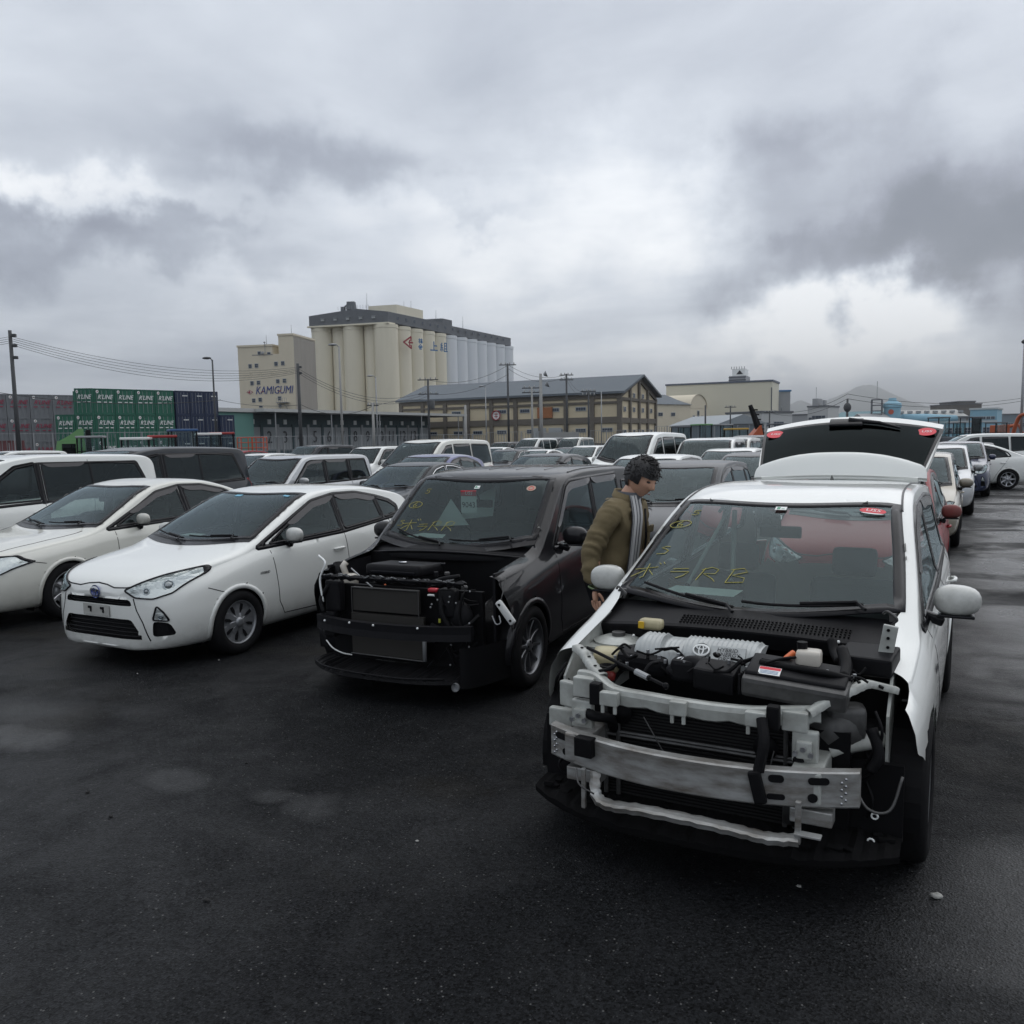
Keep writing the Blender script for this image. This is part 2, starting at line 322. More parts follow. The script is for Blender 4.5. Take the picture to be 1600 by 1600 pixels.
class Car:
    def __init__(s, **P):
        s.P = P; s.L = P['L']; s.hw = P['W'] / 2
        s.top = pchip(P['top']); s.belt = pchip(P['belt']); s.plan = pchip([(y, x * s.hw) for y, x in P['plan']])
        s.crown = pchip(P['crown']); s.bot = pchip(P.get('bot', [(0, .26), (.06, .19), (.4, .17), (s.L - .4, .19), (s.L - .05, .24), (s.L, .32)]))
        s.tum = pchip(P.get('tum', [(0, .25), (s.L, .28)])); s.g = pchip(P.get('g', [(0, .90), (.1, .955), (.25, .985), (.5, 1.0), (.75, .99), (.92, .965), (1, .93)]))
        s.R = P['R']; s.ax = P['ax']; s.grid()
    def section(s, y):
        zt = float(s.top(y)); cr = float(s.crown(y)); hw = float(s.plan(y)); zb = float(s.bot(y)); ze = zt - cr; zb = min(zb, ze - .06)
        bz = min(float(s.belt(y)), ze - .012); pts = []
        for k in (0, .45, .8): pts.append((hw * .90 * k / .85 * .92, zb))
        for k in range(16):
            t = k / 15; t = t ** 1.15; pts.append((hw * float(s.g(t)), zb + .015 + (bz - zb - .015) * t))
        xb = hw * .93; tm = float(s.tum(y))
        for k in range(1, 10): z = bz + (ze - bz) * k / 9; pts.append((max(xb - .012 * min(1, (z - bz) / .03) - (z - bz) * tm, .1), z))
        xe = pts[-1][0]; ea, eb = s.P.get('round', (.62, .9))
        for k in range(1, 15): a = k / 14 * math.pi / 2; pts.append((xe * max(math.cos(a), 0) ** ea, ze + cr * math.sin(a) ** eb))
        pts[-1] = (0, zt)
        return pts
    def xedge(s, y): return s.section(y)[27][0]
    def grid(s):
        yy = np.linspace(0, s.L, 1600); tt = s.top(yy); pp = s.plan(yy)
        d = np.sqrt(np.diff(yy) ** 2 + np.diff(tt) ** 2 * .8 + np.diff(pp) ** 2 * .8); S = np.concatenate([[0], np.cumsum(d)])
        n = s.P.get('n', 150); Y = np.interp(np.linspace(0, S[-1], n), S, yy)
        # light smoothing of the section data along the length
        rows = np.array([s.section(y) for y in Y]); k = rows.copy()
        for _ in range(s.P.get('sm', 3)): k[1:-1] = .25 * k[:-2] + .5 * k[1:-1] + .25 * k[2:]
        rows = k; nc = rows.shape[1]
        V = []; F = []
        # columns: right half top->bottom is -x, then +x
        cols = list(range(nc - 1, -1, -1)); 
        for i in range(n):
            for j in cols: V.append((-rows[i, j, 0], Y[i], rows[i, j, 1]))
            for j in range(1, nc): V.append((rows[i, j, 0], Y[i], rows[i, j, 1]))
        m = 2 * nc - 1
        for i in range(n - 1):
            for j in range(m - 1): F.append((i * m + j, (i + 1) * m + j, (i + 1) * m + j + 1, i * m + j + 1))
            # top seam (first and last column coincide at x=0)
        # end caps with 6 sub columns
        for i, flip in ((0, False), (n - 1, True)):
            ks = 8; base = len(V); idx = []
            for j in range(nc):
                L_, R_ = i * m + (nc - 1 - j), i * m + (nc - 1 + j); row = [L_]
                for q in range(1, ks): 
                    a = Vector(V[L_]).lerp(Vector(V[R_]), q / ks); V.append(tuple(a)); row.append(len(V) - 1)
                row.append(R_); idx.append(row)
            for j in range(nc - 1):
                for q in range(ks):
                    f = (idx[j][q], idx[j][q + 1], idx[j + 1][q + 1], idx[j + 1][q]); F.append(f if not flip else f[::-1])
        bm = bmesh.new(); vs = [bm.verts.new(v) for v in V]
        for f in F:
            try: bm.faces.new([vs[i] for i in f])
            except ValueError: pass
        bmesh.ops.remove_doubles(bm, verts=bm.verts, dist=2e-4); bmesh.ops.recalc_face_normals(bm, faces=bm.faces)
        s.bm = bm; s.bvh = BVHTree.FromBMesh(bm); s.Y = Y
    # casting helpers: 'L','R' flanks (y,z); 'F' from the front (x,z); 'B' from the back (x,z); 'T' from above (x,y)
    DIR = {'L': ((3, None, None), (-1, 0, 0)), 'R': ((-3, None, None), (1, 0, 0)), 'F': ((None, -3, None), (0, 1, 0)), 'B': ((None, 9, None), (0, -1, 0)), 'T': ((None, None, 4), (0, 0, -1))}
    def cast(s, d, a, b):
        if d in 'LR': o = Vector((3 if d == 'L' else -3, a, b))
        elif d == 'F': o = Vector((a, -3, b))
        elif d == 'B': o = Vector((a, 9, b))
        else: o = Vector((a, b, 4))
        dr = Vector(s.DIR[d][1]); h = s.bvh.ray_cast(o, dr)
        if h[0] is None:
            h = s.bvh.find_nearest(o + dr * (3 - s.hw * .8 if d in 'LR' else 3 if d == 'F' else 9 - s.L if d == 'B' else 2.6)); return h[0], h[1]
        n = h[1]; return h[0], (n if n.dot(dr) < 0 else -n)
    def proj2(s, d, co): return (co.y, co.z) if d in 'LR' else (co.x, co.z) if d in 'FB' else (co.x, co.y)
    def patch(s, mb, d, P, off=.003, step=.05, soft=False):
        """cover the outline P with triangles lying on the body"""
        P = [Vector(p) for p in P]
        x0, x1 = min(p.x for p in P), max(p.x for p in P); y0, y1 = min(p.y for p in P), max(p.y for p in P)
        pts = [p.copy() for p in P]; n = len(P); IN = offset2(P, -step * .4)
        a = x0 + step / 2
        while a < x1:
            b = y0 + step / 2
            while b < y1:
                if inside((a, b), IN): pts.append(Vector((a, b)))
                b += step
            a += step
        v2, e, f, *_ = delaunay_2d_cdt(pts, [(i, (i + 1) % n) for i in range(n)], [list(range(n))], 1, 1e-6)
        vs = []; ns = []; h = .05
        for p in v2:
            c, nn = s.cast(d, p.x, p.y); vs.append(c + nn * off)
            a = nn.copy()
            if soft:
                for q in ((h, 0), (-h, 0), (0, h), (0, -h), (2 * h, 0), (-2 * h, 0), (0, 2 * h), (0, -2 * h)):
                    c2, n2 = s.cast(d, p.x + q[0], p.y + q[1])
                    a += n2 * max(0, n2.dot(nn) - .55)
            ns.append(a.normalized())
        mb.ns = ns
        dr = Vector(s.DIR[d][1]); ff = []
        for t in f:
            nn = (vs[t[1]] - vs[t[0]]).cross(vs[t[2]] - vs[t[0]]); ff.append(tuple(t) if nn.dot(dr) < 0 else tuple(reversed(t)))
        mb.add(vs, ff); return mb
    def strip(s, mb, d, P, w0=-.012, w1=.012, off=.004, closed=True, th=.0):
        """band along an outline from w0 inside to w1 outside; th adds a return edge into the body"""
        P = [Vector(p) for p in P]
        if closed: A = offset2(P, w0); B = offset2(P, w1)
        else:
            A = []; B = []
            for i in range(len(P)):
                t = (P[min(i + 1, len(P) - 1)] - P[max(i - 1, 0)]).normalized(); nn = Vector((t.y, -t.x)); A.append(P[i] + nn * w0); B.append(P[i] + nn * w1)
        ra = []; rb = []; rc = []; rd = []
        for p, q in zip(A, B):
            c, n = s.cast(d, *p); c2, n2 = s.cast(d, *q); ra.append(c + n * off); rb.append(c2 + n2 * off); rc.append(c - n * (th or .012)); rd.append(c2 - n2 * .004)
        b = len(mb.v); mb.sheet([rc, ra, rb, rd], closed=closed); return mb
    def snap(s, bm, d, P, cell=.03, ylim=None):
        """pull body vertices near the outline onto it so that the cut is clean"""
        P = [Vector(p) for p in P]; x0, x1 = min(p.x for p in P) - .05, max(p.x for p in P) + .05; y0, y1 = min(p.y for p in P) - .05, max(p.y for p in P) + .05
        for v in bm.verts:
            if d == 'L' and v.co.x < .2 or d == 'R' and v.co.x > -.2: continue
            if d == 'F' and v.co.y > 1.3 or d == 'B' and v.co.y < s.L - 1.3: continue
            if d == 'T' and v.co.z < .55: continue
            q = Vector(s.proj2(d, v.co))
            if not (x0 < q.x < x1 and y0 < q.y < y1): continue
            best = None; bd = cell
            for i in range(len(P)):
                a = P[i - 1]; ab = P[i] - a; t = max(0, min(1, (q - a).dot(ab) / max(ab.length_squared, 1e-9))); c = a + ab * t; dd = (q - c).length
                if dd < bd: bd = dd; best = c
            if best is not None:
                co, n = s.cast(d, best.x, best.y)
                if (co - v.co).length < .12: v.co = co
    def cut(s, bm, d, P, snap=.022):
        if snap: s.snap(bm, d, P, snap)
        kill = []
        P = [Vector(p) for p in P]
        for f in bm.faces:
            c = f.calc_center_median()
            if d == 'L' and c.x < .3 or d == 'R' and c.x > -.3: continue
            if d == 'F' and c.y > 1.3 or d == 'B' and c.y < s.L - 1.3: continue
            if d == 'T' and c.z < .55: continue
            if inside(s.proj2(d, c), P): kill.append(f)
        bmesh.ops.delete(bm, geom=kill, context='FACES')

def circ(y, z, r, n=40, a0=0, a1=360): return [Vector((y + r * math.cos(R(a0 + (a1 - a0) * k / n)), z + r * math.sin(R(a0 + (a1 - a0) * k / n)))) for k in range(n + (0 if a1 - a0 == 360 else 1))]

_W = {}
def wheel(parent, x, y, rad, rim, style, m_rim, side, flat=0.):
    """tyre and rim; outer face towards side*x. The rim mesh is the part, the tyre its sub-part"""
    key = (rad, rim, style, m_rim.name)
    if key not in _W:
        mb = MB(); mb.smooth = True; w = .10
        # barrel and lip, axis local Z = outward
        mb.lathe([(rim * .97, -.12), (rim * .93, -.05), (rim * .93, .055), (rim * 1.0, .085), (rim * 1.015, .095), (rim * 1.0, .10), (rim * .955, .092), (rim * .93, .075)], 40)
        mb.smooth = False
        def spoke(a, w0, w1, r0, r1, z0, z1, tw=0., th=.028):
            vs = []
            N_ = 6
            for i in range(N_ + 1):
                t = i / N_; r = r0 + (r1 - r0) * t; w_ = w0 + (w1 - w0) * t ** 1.3; z = z0 + (z1 - z0) * t - .012 * math.sin(math.pi * t); aa = a + tw * t
                c, s_ = math.cos(aa), math.sin(aa)
                for (u, zz) in ((-w_ / 2, z - th), (-w_ / 2 * .82, z - .004), (-w_ / 2 * .6, z), (w_ / 2 * .6, z), (w_ / 2 * .82, z - .004), (w_ / 2, z - th)): vs.append((r * c - u * s_, r * s_ + u * c, zz))
            fs = []
            for i in range(N_):
                for k in range(6): k2 = (k + 1) % 6; fs.append((i * 6 + k, (i + 1) * 6 + k, (i + 1) * 6 + k2, i * 6 + k2))
            mb.add(vs, fs)
        if style == 'cap8':
            for k in range(8): spoke(k * math.pi / 4, .055, .105, rim * .17, rim * .93, .088, .078, tw=.22, th=.012)
            mb.smooth = True; mb.lathe([(rim * .93, .07), (rim * .25, .072), (rim * .2, .098), (rim * .12, .105), (.0, .106)], 32)
            mb.cur = 1; mb.smooth = False
            for k in range(8):
                a = k * math.pi / 4 + .40
                for q in range(1): mb.prism([(r * math.cos(a + t), r * math.sin(a + t)) for r, t in ((rim * .42, .02), (rim * .62, -.13), (rim * .84, -.09), (rim * .86, .07), (rim * .62, .10))], .0085, Matrix.Translation((0, 0, .0725)))
            mb.cur = 0
        else:
            n, w0, w1, dbl, tw = {'s10': (10, .030, .020, 0, 0), 's7': (7, .05, .045, 0, .12), 's5d': (5, .045, .028, 1, 0), 's9': (9, .06, .075, 0, 0), 's6': (6, .06, .05, 0, 0), 's5': (5, .075, .055, 0, 0)}[style]
            for k in range(n):
                a = 2 * math.pi * k / n
                if dbl: spoke(a - .12, w0, w1, rim * .15, rim * .95, .07, .075); spoke(a + .12, w0, w1, rim * .15, rim * .95, .07, .075)
                else: spoke(a, w0, w1, rim * .15, rim * .95, .072, .078, tw=tw)
            mb.smooth = True; mb.lathe([(rim * .26, .03), (rim * .25, .07), (rim * .2, .082), (rim * .13, .085), (.0, .086)], 28)
            mb.cur = 1; mb.lathe([(rim * .9, -.05), (rim * .5, -.045), (.0, -.04)], 28)   # dark behind the spokes
            mb.cur = 2; mb.lathe([(rim * .62, -.02), (rim * .62, .0), (rim * .2, .0)], 36); mb.cur = 0
            for k in range(5): a = 2 * math.pi * (k + .5) / 5; mb.cur = 1; mb.lathe([(.009, .08), (.009, .087), (0, .087)], 8, Matrix.Translation((rim * .18 * math.cos(a), rim * .18 * math.sin(a), 0)))
            mb.cur = 0
        tb = MB(); tb.smooth = True; r = rad
        tb.lathe([(rim * .98, -.10), (rim * 1.02, -.115), ((rim + r) / 2, -.122), (r * .955, -.108), (r * .985, -.09), (r, -.06), (r, .06), (r * .985, .082), (r * .955, .1), ((rim + r) / 2, .113), (rim * 1.03, .105), (rim * .99, .088)], 56)
        tb.smooth = False
        for k in range(0): pass
        _W[key] = (mb, tb)
    mb, tb = _W[key]
    if isinstance(mb, MB):
        a = mb.build('wheel', [m_rim, M_BLACK, M_SIL]); b = tb.build('tyre', M_RUB, a)
        _W[key] = (a, b); o, t = a, b
    else:
        o = mb.copy(); COL.objects.link(o); t = tb.copy(); COL.objects.link(t); t.parent = o
    o.parent = parent; o.location = (x, y, rad - flat); o.rotation_euler = (R(random.uniform(-60, 60)) * 0 + 0, R(90 * side), 0)
    # spin about its axle
    o.rotation_mode = 'XYZ'; o.matrix_local = Matrix.Translation((x, y, rad)) @ Matrix.Rotation(R(90 * side), 4, 'Y') @ Matrix.Rotation(random.uniform(0, 6), 4, 'Z')
    return o

def mirror_mesh(side, pm, drop=0.0):
    """housing shaped like a teardrop pod; local origin at the door, body extends outwards"""
    mb = MB(); mb.smooth = True
    rows = []
    for i in range(13):
        t = i / 12; x = .045 + .195 * t; k = (math.sin(math.pi * min(1, .12 + t * .88) ** .8) ** .45) if t < .999 else .0
        tt = math.sin(t * math.pi / 2) if 0 else .5 - .5 * math.cos(t * math.pi); x = .04 + .195 * tt; k = max(.0, 1 - abs(2 * tt - 1) ** 2.7) ** .42; k = max(k, .001)
        h = .074 * k * (1 - .10 * tt); dd = .066 * k
        rows.append([(side * x, .045 - (dd if math.sin(a) * 0 + math.cos(a) > 0 else dd * .35) * math.cos(a) * abs(math.cos(a)) ** -.2 if abs(math.cos(a)) > 1e-6 else .045, .075 + h * math.copysign(abs(math.sin(a)) ** .75, math.sin(a))) for a in [2 * math.pi * q / 20 for q in range(20)]])
    mb.sheet(rows, closed=True)
    mb.cur = 1; mb.smooth = False
    mb.rbox((side * .135, .025, .006), (.15, .07, .014), .006)
    mb.rbox((side * .035, .045, -.012), (.11, .055, .045), .014, ry=side * .35)
    mb.cur = 2; mb.rbox((side * .138, .066, .075), (.125, .006, .085), .003); mb.cur = 0
    return mb

def seats(parent, y, hw, z=.28, m=None, rear=True):
    m = m or M_SEAT
    for yy, xs in ((y, (-.36, .36)),) + (((y + .85, (-.36, .36)),) if rear else ()):
        for x in xs:
            mb = MB(); mb.smooth = True
            mb.rbox((x, yy + .1, z + .08), (.5, .5, .16), .05); mb.rbox((x, yy + .42, z + .42), (.5, .14, .62), .05, rx=-R(14)); mb.rbox((x, yy + .52, z + .82), (.26, .09, .18), .035, rx=-R(10))
            mb.build('seat', m, parent)
def steering(parent, x, y, z):
    mb = MB(); mb.smooth = True
    T = Matrix.Translation((x, y, z)) @ Matrix.Rotation(R(62), 4, 'X')
    mb.add(*_torus(.185, .014, 28, 8), T); mb.rbox((0, 0, -.02), (.12, .10, .05), .02, T)
    for a in (20, 160, 270): mb.tube([T @ Vector((.03 * math.cos(R(a)), .03 * math.sin(R(a)), -.02)), T @ Vector((.18 * math.cos(R(a)), .18 * math.sin(R(a)), 0))], .012, 6)
    mb.tube([(x, y, z), (x, y - .3, z - .2)], .03, 8); mb.build('steering_wheel', M_BLACK, parent)
def _torus(r, t, n, m):
    vs = [((r + t * math.cos(2 * math.pi * j / m)) * math.cos(2 * math.pi * i / n), (r + t * math.cos(2 * math.pi * j / m)) * math.sin(2 * math.pi * i / n), t * math.sin(2 * math.pi * j / m)) for i in range(n) for j in range(m)]
    return vs, [(i * m + j, ((i + 1) % n) * m + j, ((i + 1) % n) * m + (j + 1) % m, i * m + (j + 1) % m) for i in range(n) for j in range(m)]

def ws_outline(c, y0, y1, bow0, bow1, inset=.075, n=12):
    """windshield outline in plan: between the pillars from cowl y0 to header y1 (centre line values)"""
    P = []
    xa = lambda y: c.xedge(y) - inset
    for i in range(-n, n + 1): t = i / n; P.append((t * (xa(y0 + bow0) + .0), y0 + bow0 * t * t))
    k = 10
    for i in range(1, k): t = i / k; y = (y0 + bow0) * (1 - t) + (y1 + bow1) * t; P.append((xa(y), y))
    for i in range(n, -n - 1, -1): t = i / n; P.append((t * xa(y1 + bow1), y1 + bow1 * t * t))
    for i in range(k - 1, 0, -1): t = i / k; y = (y0 + bow0) * (1 - t) + (y1 + bow1) * t; P.append((-xa(y), y))
    return P

def glassb(mb, name, m, parent):
    ns = mb.ns; n0 = len(mb.v); o = mb.build(name, m, parent, smooth=True)
    if len(ns) == n0 == len(o.data.vertices): o.data.normals_split_custom_set_from_vertices([tuple(n) for n in ns])
    return o
def make_car(kind, c, pm, extra=None, detail=1):
    """c: Car shape. Builds the whole car at the origin, front bumper at y=0, facing -y"""
    P = c.P; root = empty(kind)
    bm = c.bm.copy(); body = MB()
    holes = []
    side_w = [rpoly(w['p'], w.get('r', .035)) for w in P['side']]
    for S in 'LR':
        for w in side_w: c.cut(bm, S, w)
        for yx in c.ax: c.cut(bm, S, circ(yx, c.R, c.R + P.get('gap', .045)), .016)
    # underside/arch leftovers
    wso = [Vector(p) for p in ws_outline(c, *P['ws'])]
    c.cut(bm, 'T', wso, .03)
    rw = [Vector(p) for p in (ws_outline(c, *P['rwT']) if 'rwT' in P else rpoly(P['rwB'], .05))]; rd = 'T' if 'rwT' in P else 'B'
    c.cut(bm, rd, rw, .025)
    for d, poly in P.get('holes', []): c.cut(bm, d, rpoly(poly, .03), .02)
    for d, poly in P.get('cuts', []): c.cut(bm, d, rpoly(poly, .02), .028)
    if 'kill' in P:
        bmesh.ops.delete(bm, geom=[f for f in bm.faces if P['kill'](f.calc_center_median())], context='FACES')
    bm.verts.index_update(); body.smooth = True
    body.add([v.co for v in bm.verts], [[v.index for v in f.verts] for f in bm.faces])
    # inner skin of the cabin
    bi = bm.copy(); bi.normal_update(); ys = P['ws'][0] + .12
    bmesh.ops.delete(bi, geom=[f for f in bi.faces if f.calc_center_median().y < ys or f.calc_center_median().z < .82], context='FACES')
    for v in bi.verts: v.co -= v.normal * .02
    bi.verts.index_update(); inn = MB(); inn.smooth = True; inn.add([v.co for v in bi.verts], [[v.index for v in reversed(f.verts)] for f in bi.faces]); bi.free()
    # arches: lip ring and liner
    skipA = P.get('noarch', [])
    for S, sg in (('L', 1), ('R', -1)):
        for ai, yx in enumerate(c.ax):
            if (S, ai) in skipA: continue
            r = c.R + P.get('gap', .045)
            ring = circ(yx, c.R, r, 30, -28, 208)
            body.cur = 0; c.strip(body, S, ring[::-1] if sg > 0 else ring[::-1], -.010, .032, .008, False, .05)
            body.cur = 1
            a = [Vector((sg * min(c.hw - .06, abs(c.cast(S, p.x, p.y)[0].x) - .03), p.x, p.y)) for p in circ(yx, c.R, r + .005, 24, -30, 210)]; b = [Vector((sg * (c.hw - .34), p.x, p.y)) for p in circ(yx, c.R, r + .005, 24, -30, 210)]
            body.sheet([a, b]); body.add(b, [tuple(range(len(b)))])
    # door shuts and other shut lines
    body.cur = 1
    for ln in P.get('seams', []):
        pts = [Vector(p) for p in ln]; rs = []
        for a, b in zip(pts[:-1], pts[1:]): k = max(1, int((b - a).length / .05)); rs += [a.lerp(b, i / k) for i in range(k)]
        rs.append(pts[-1])
        for S in 'LR': c.strip(body, S, rs, -.0035, .0035, .0016, False, .002)
    for d, ln in P.get('seams2', []):
        pts = [Vector(p) for p in ln]; rs = []
        for a, b in zip(pts[:-1], pts[1:]): k = max(1, int((b - a).length / .04)); rs += [a.lerp(b, i / k) for i in range(k)]
        rs.append(pts[-1]); c.strip(body, d, rs, -P.get('sw', .005), P.get('sw', .005), .0016, False, .002)
    # black cowl below the windshield
    if P.get('cowl', True):
        y0, y1, b0, b1 = P['ws'][:4]
        cw = []; xa = c.xedge(y0 + b0) - .06
        for i in range(-10, 11): t = i / 10; cw.append(Vector((t * xa, y0 + b0 * t * t - .10 + .05 * t * t)))
        for i in range(10, -11, -1): t = i / 10; cw.append(Vector((t * xa, y0 + b0 * t * t + .03)))
        c.patch(body, 'T', cw, .004, .05)
    body.cur = 0
    bo = body.build('body', [pm, M_TRIM], root)
    bm.free()
    inn.build('cabin_lining', M_HEAD, root)
    # windows
    mb = MB(); c.patch(mb, 'T', wso, .002, .06, True); g = glassb(mb, 'windshield', M_WS, root)
    fr = MB(); c.strip(fr, 'T', wso, -.045, .012, .005, True, .0); fr.build('windshield_frame', M_TRIM, g, smooth=True)
    if not P.get('norear'): mb = MB(); c.patch(mb, rd, rw, .002, .07, True); g = glassb(mb, 'rear_window', P.get('rwm', M_PG), root); fr = MB(); c.strip(fr, rd, rw, -.035, .01, .005); fr.build('window_frame', M_TRIM, g, smooth=True)
    for S in 'LR':
        for w, q in zip(P['side'], side_w):
            mb = MB(); c.patch(mb, S, q, .0015, .07, True); g = glassb(mb, 'side_window', M_TG if w.get('clear') else M_PG, root)
            fr = MB(); c.strip(fr, S, q, -.014, .012, .005); 
            fr.build('window_frame', M_TRIM, g, smooth=True)
            if w.get('chrome'): f2 = MB(); c.strip(f2, S, q, .012, .026, .007); f2.build('chrome_moulding', M_CHR, g, smooth=True)
        if 'dlo' in P:   # black between the panes of one glasshouse
            q = rpoly(P['dlo'], .04); mb = MB(); c.strip(mb, S, q, -.02, .02, .0035)
            for a, b, w_ in P.get('pil', []):
                pts = [Vector(a).lerp(Vector(b), i / 8) for i in range(9)]; c.strip(mb, S, pts, -w_ / 2, w_ / 2, .0045, False, .01)
            mb.build('window_surround', M_TRIM, root, smooth=True)
        if 'visor' in P:
            for vz in P['visor']:
                mb = MB(); A = []; B = []; C_ = []
                pts = [Vector(p) for p in vz]; rs = []
                for a, b in zip(pts[:-1], pts[1:]): k = max(1, int((b - a).length / .06)); rs += [a.lerp(b, i / k) for i in range(k)]
                rs.append(pts[-1])
                for i, p in enumerate(rs):
                    e = min(1, min(i, len(rs) - 1 - i) / 2 + .3); q, n = c.cast(S, p.x, p.y); q2, n2 = c.cast(S, p.x, p.y - .06 * e)
                    sx = 1 if S == 'L' else -1; A.append(Vector((q.x + sx * .006, p.x, p.y))); B.append(Vector((q2.x + sx * .012, p.x, p.y - .06 * e)))
                mb.sheet([A, B]); mb.build('rain_visor', mat('smoked_visor', (.035, .033, .036), .15), root, smooth=True)
    # wheels
    for ai, yx in enumerate(c.ax):
        for sg in (1, -1): wheel(root, sg * (c.hw - .115), yx, c.R, P.get('rim', c.R * .66), P.get('style', 's7'), P.get('rimm', M_ALU), sg)
    # mirrors
    my, mz = P['mir']
    for S, sg in (('L', 1), ('R', -1)):
        q, n = c.cast(S, my, mz)
        o = mirror_mesh(sg, pm).build('door_mirror', [P.get('mirm', pm), M_TRIM, M_CHR], root, loc=(q.x - sg * .015, my - .01, mz - .01), fix=True); o.scale = (P.get('mirs', 1),) * 3
        for hy, hz in P.get('handles', []):
            q, n = c.cast(S, hy, hz); mb = MB(); mb.smooth = True
            mb.tube([(q.x + sg * .0, hy - .085, hz), (q.x + sg * .028, hy - .06, hz + .003), (q.x + sg * .034, hy, hz + .006), (q.x + sg * .028, hy + .06, hz + .006), (q.x + sg * .0, hy + .085, hz + .004)], [.008, .013, .014, .013, .008], 8)
            mb.build('door_handle', P.get('hm', pm), root)
    # lamps
    for lamp in P.get('lamps', []):
        nm, d, poly, kindl = lamp[:4]
        for sg in (1, -1):
            if d in 'LR': D = 'L' if sg > 0 else 'R'; q = rpoly(poly, .02, step=.03)
            else: D = d; q = rpoly([(p[0] * sg, *p[1:]) for p in poly], .02, step=.03)
            if kindl == 'head':
                mb = MB(); c.patch(mb, D, q, .010, .03)
                o = mb.build(nm, M_LENS, root, smooth=True)
                r = MB(); c.patch(r, D, offset2(q, -.004), .003, .03); r.build('reflector', M_REF, o, smooth=False)
                f = MB(); c.strip(f, D, q, -.006, .005, .011); f.build('lamp_edge', M_TRIM, o, smooth=True)
                for (lx, lz, lr) in lamp[4]:
                    cc, n = c.cast(D, lx * sg if D not in 'LR' else lx, lz); b = MB(); b.smooth = True
                    b.sph(cc - n * lr * .5, lr, 14); b.cur = 1; b.add(*_torus(lr * .95, .006, 20, 6), Matrix.Translation(cc + n * .003) @ n.to_track_quat('Z', 'Y').to_matrix().to_4x4()); b.build('projector_lens', [mat('lamp_bulb_grey', (.30, .32, .33), .08, .6), M_CHR], o)
            else:
                mb = MB(); c.patch(mb, D, q, .006, .04); c.strip(mb, D, q, -.003, .0, .0062); mb.build(nm, {'red': M_RED, 'black': M_TRIM, 'chrome': M_CHR, 'plain': M_REF}[kindl], root, smooth=True)
    for nm, d, poly, m, off in P.get('panels', []):
        q = rpoly(poly, .02, step=.04); mb = MB(); c.patch(mb, d, q, off, .05); c.strip(mb, d, q, -.002, .0, off); mb.build(nm, m, root, smooth=True)
    # wipers lying on the cowl
    y0, y1, b0, b1 = P['ws'][:4]
    for (xa, xb) in ((.55, -.02), (-.05, -.58)):
        pts = []
        for i in range(9): t = i / 8; x = xa + (xb - xa) * t; q, n = c.cast('T', x, y0 + b0 * (x / .7) ** 2 + .02 + .05 * t); pts.append(q + n * .022)
        mb = MB(); mb.tube(pts, .008, 6); mb.tube([pts[0] + Vector((.02, -.10, -.005)), pts[0] + Vector((-.03, -.02, .014)), pts[4] + Vector((0, .0, .012))], .009, 6); mb.build('wiper', M_BLACK, root)
    # interior
    yd = y0 + .30; hb = float(c.belt(yd))
    mb = MB(); mb.smooth = True; w = c.hw * .86
    mb.sheet([[(-w, y0 + .06, hb - .06), (0, y0 + .02, hb - .02), (w, y0 + .06, hb - .06)], [(-w, yd + .2, hb - .03), (0, yd + .2, hb + .005), (w, yd + .2, hb - .03)], [(-w, yd + .32, hb - .12), (0, yd + .32, hb - .1), (w, yd + .32, hb - .12)], [(-w, yd + .25, .5), (0, yd + .25, .5), (w, yd + .25, .5)]])
    mb.build('dashboard', M_INT, root)
    mb = MB(); mb.b2((-w, y0 + .3, c.R * .8), (w, c.L - .3, c.R * .8 + .03)); mb.build('floor', M_INT, root)
    mb = MB(); mb.smooth = True; q, n = c.cast('T', 0, y1 - .15); mb.rbox(q - Vector((0, -.06, .10)), (.24, .03, .07), .012); mb.tube([q, q - Vector((0, -.05, .09))], .01, 6); mb.build('rearview_mirror', M_BLACK, root)
    if detail:
        seats(root, yd + .55, c.hw, m=P.get('seatm'), rear=not P.get('norear')); steering(root, -.36, yd + .45, hb - .02)
    return root, c
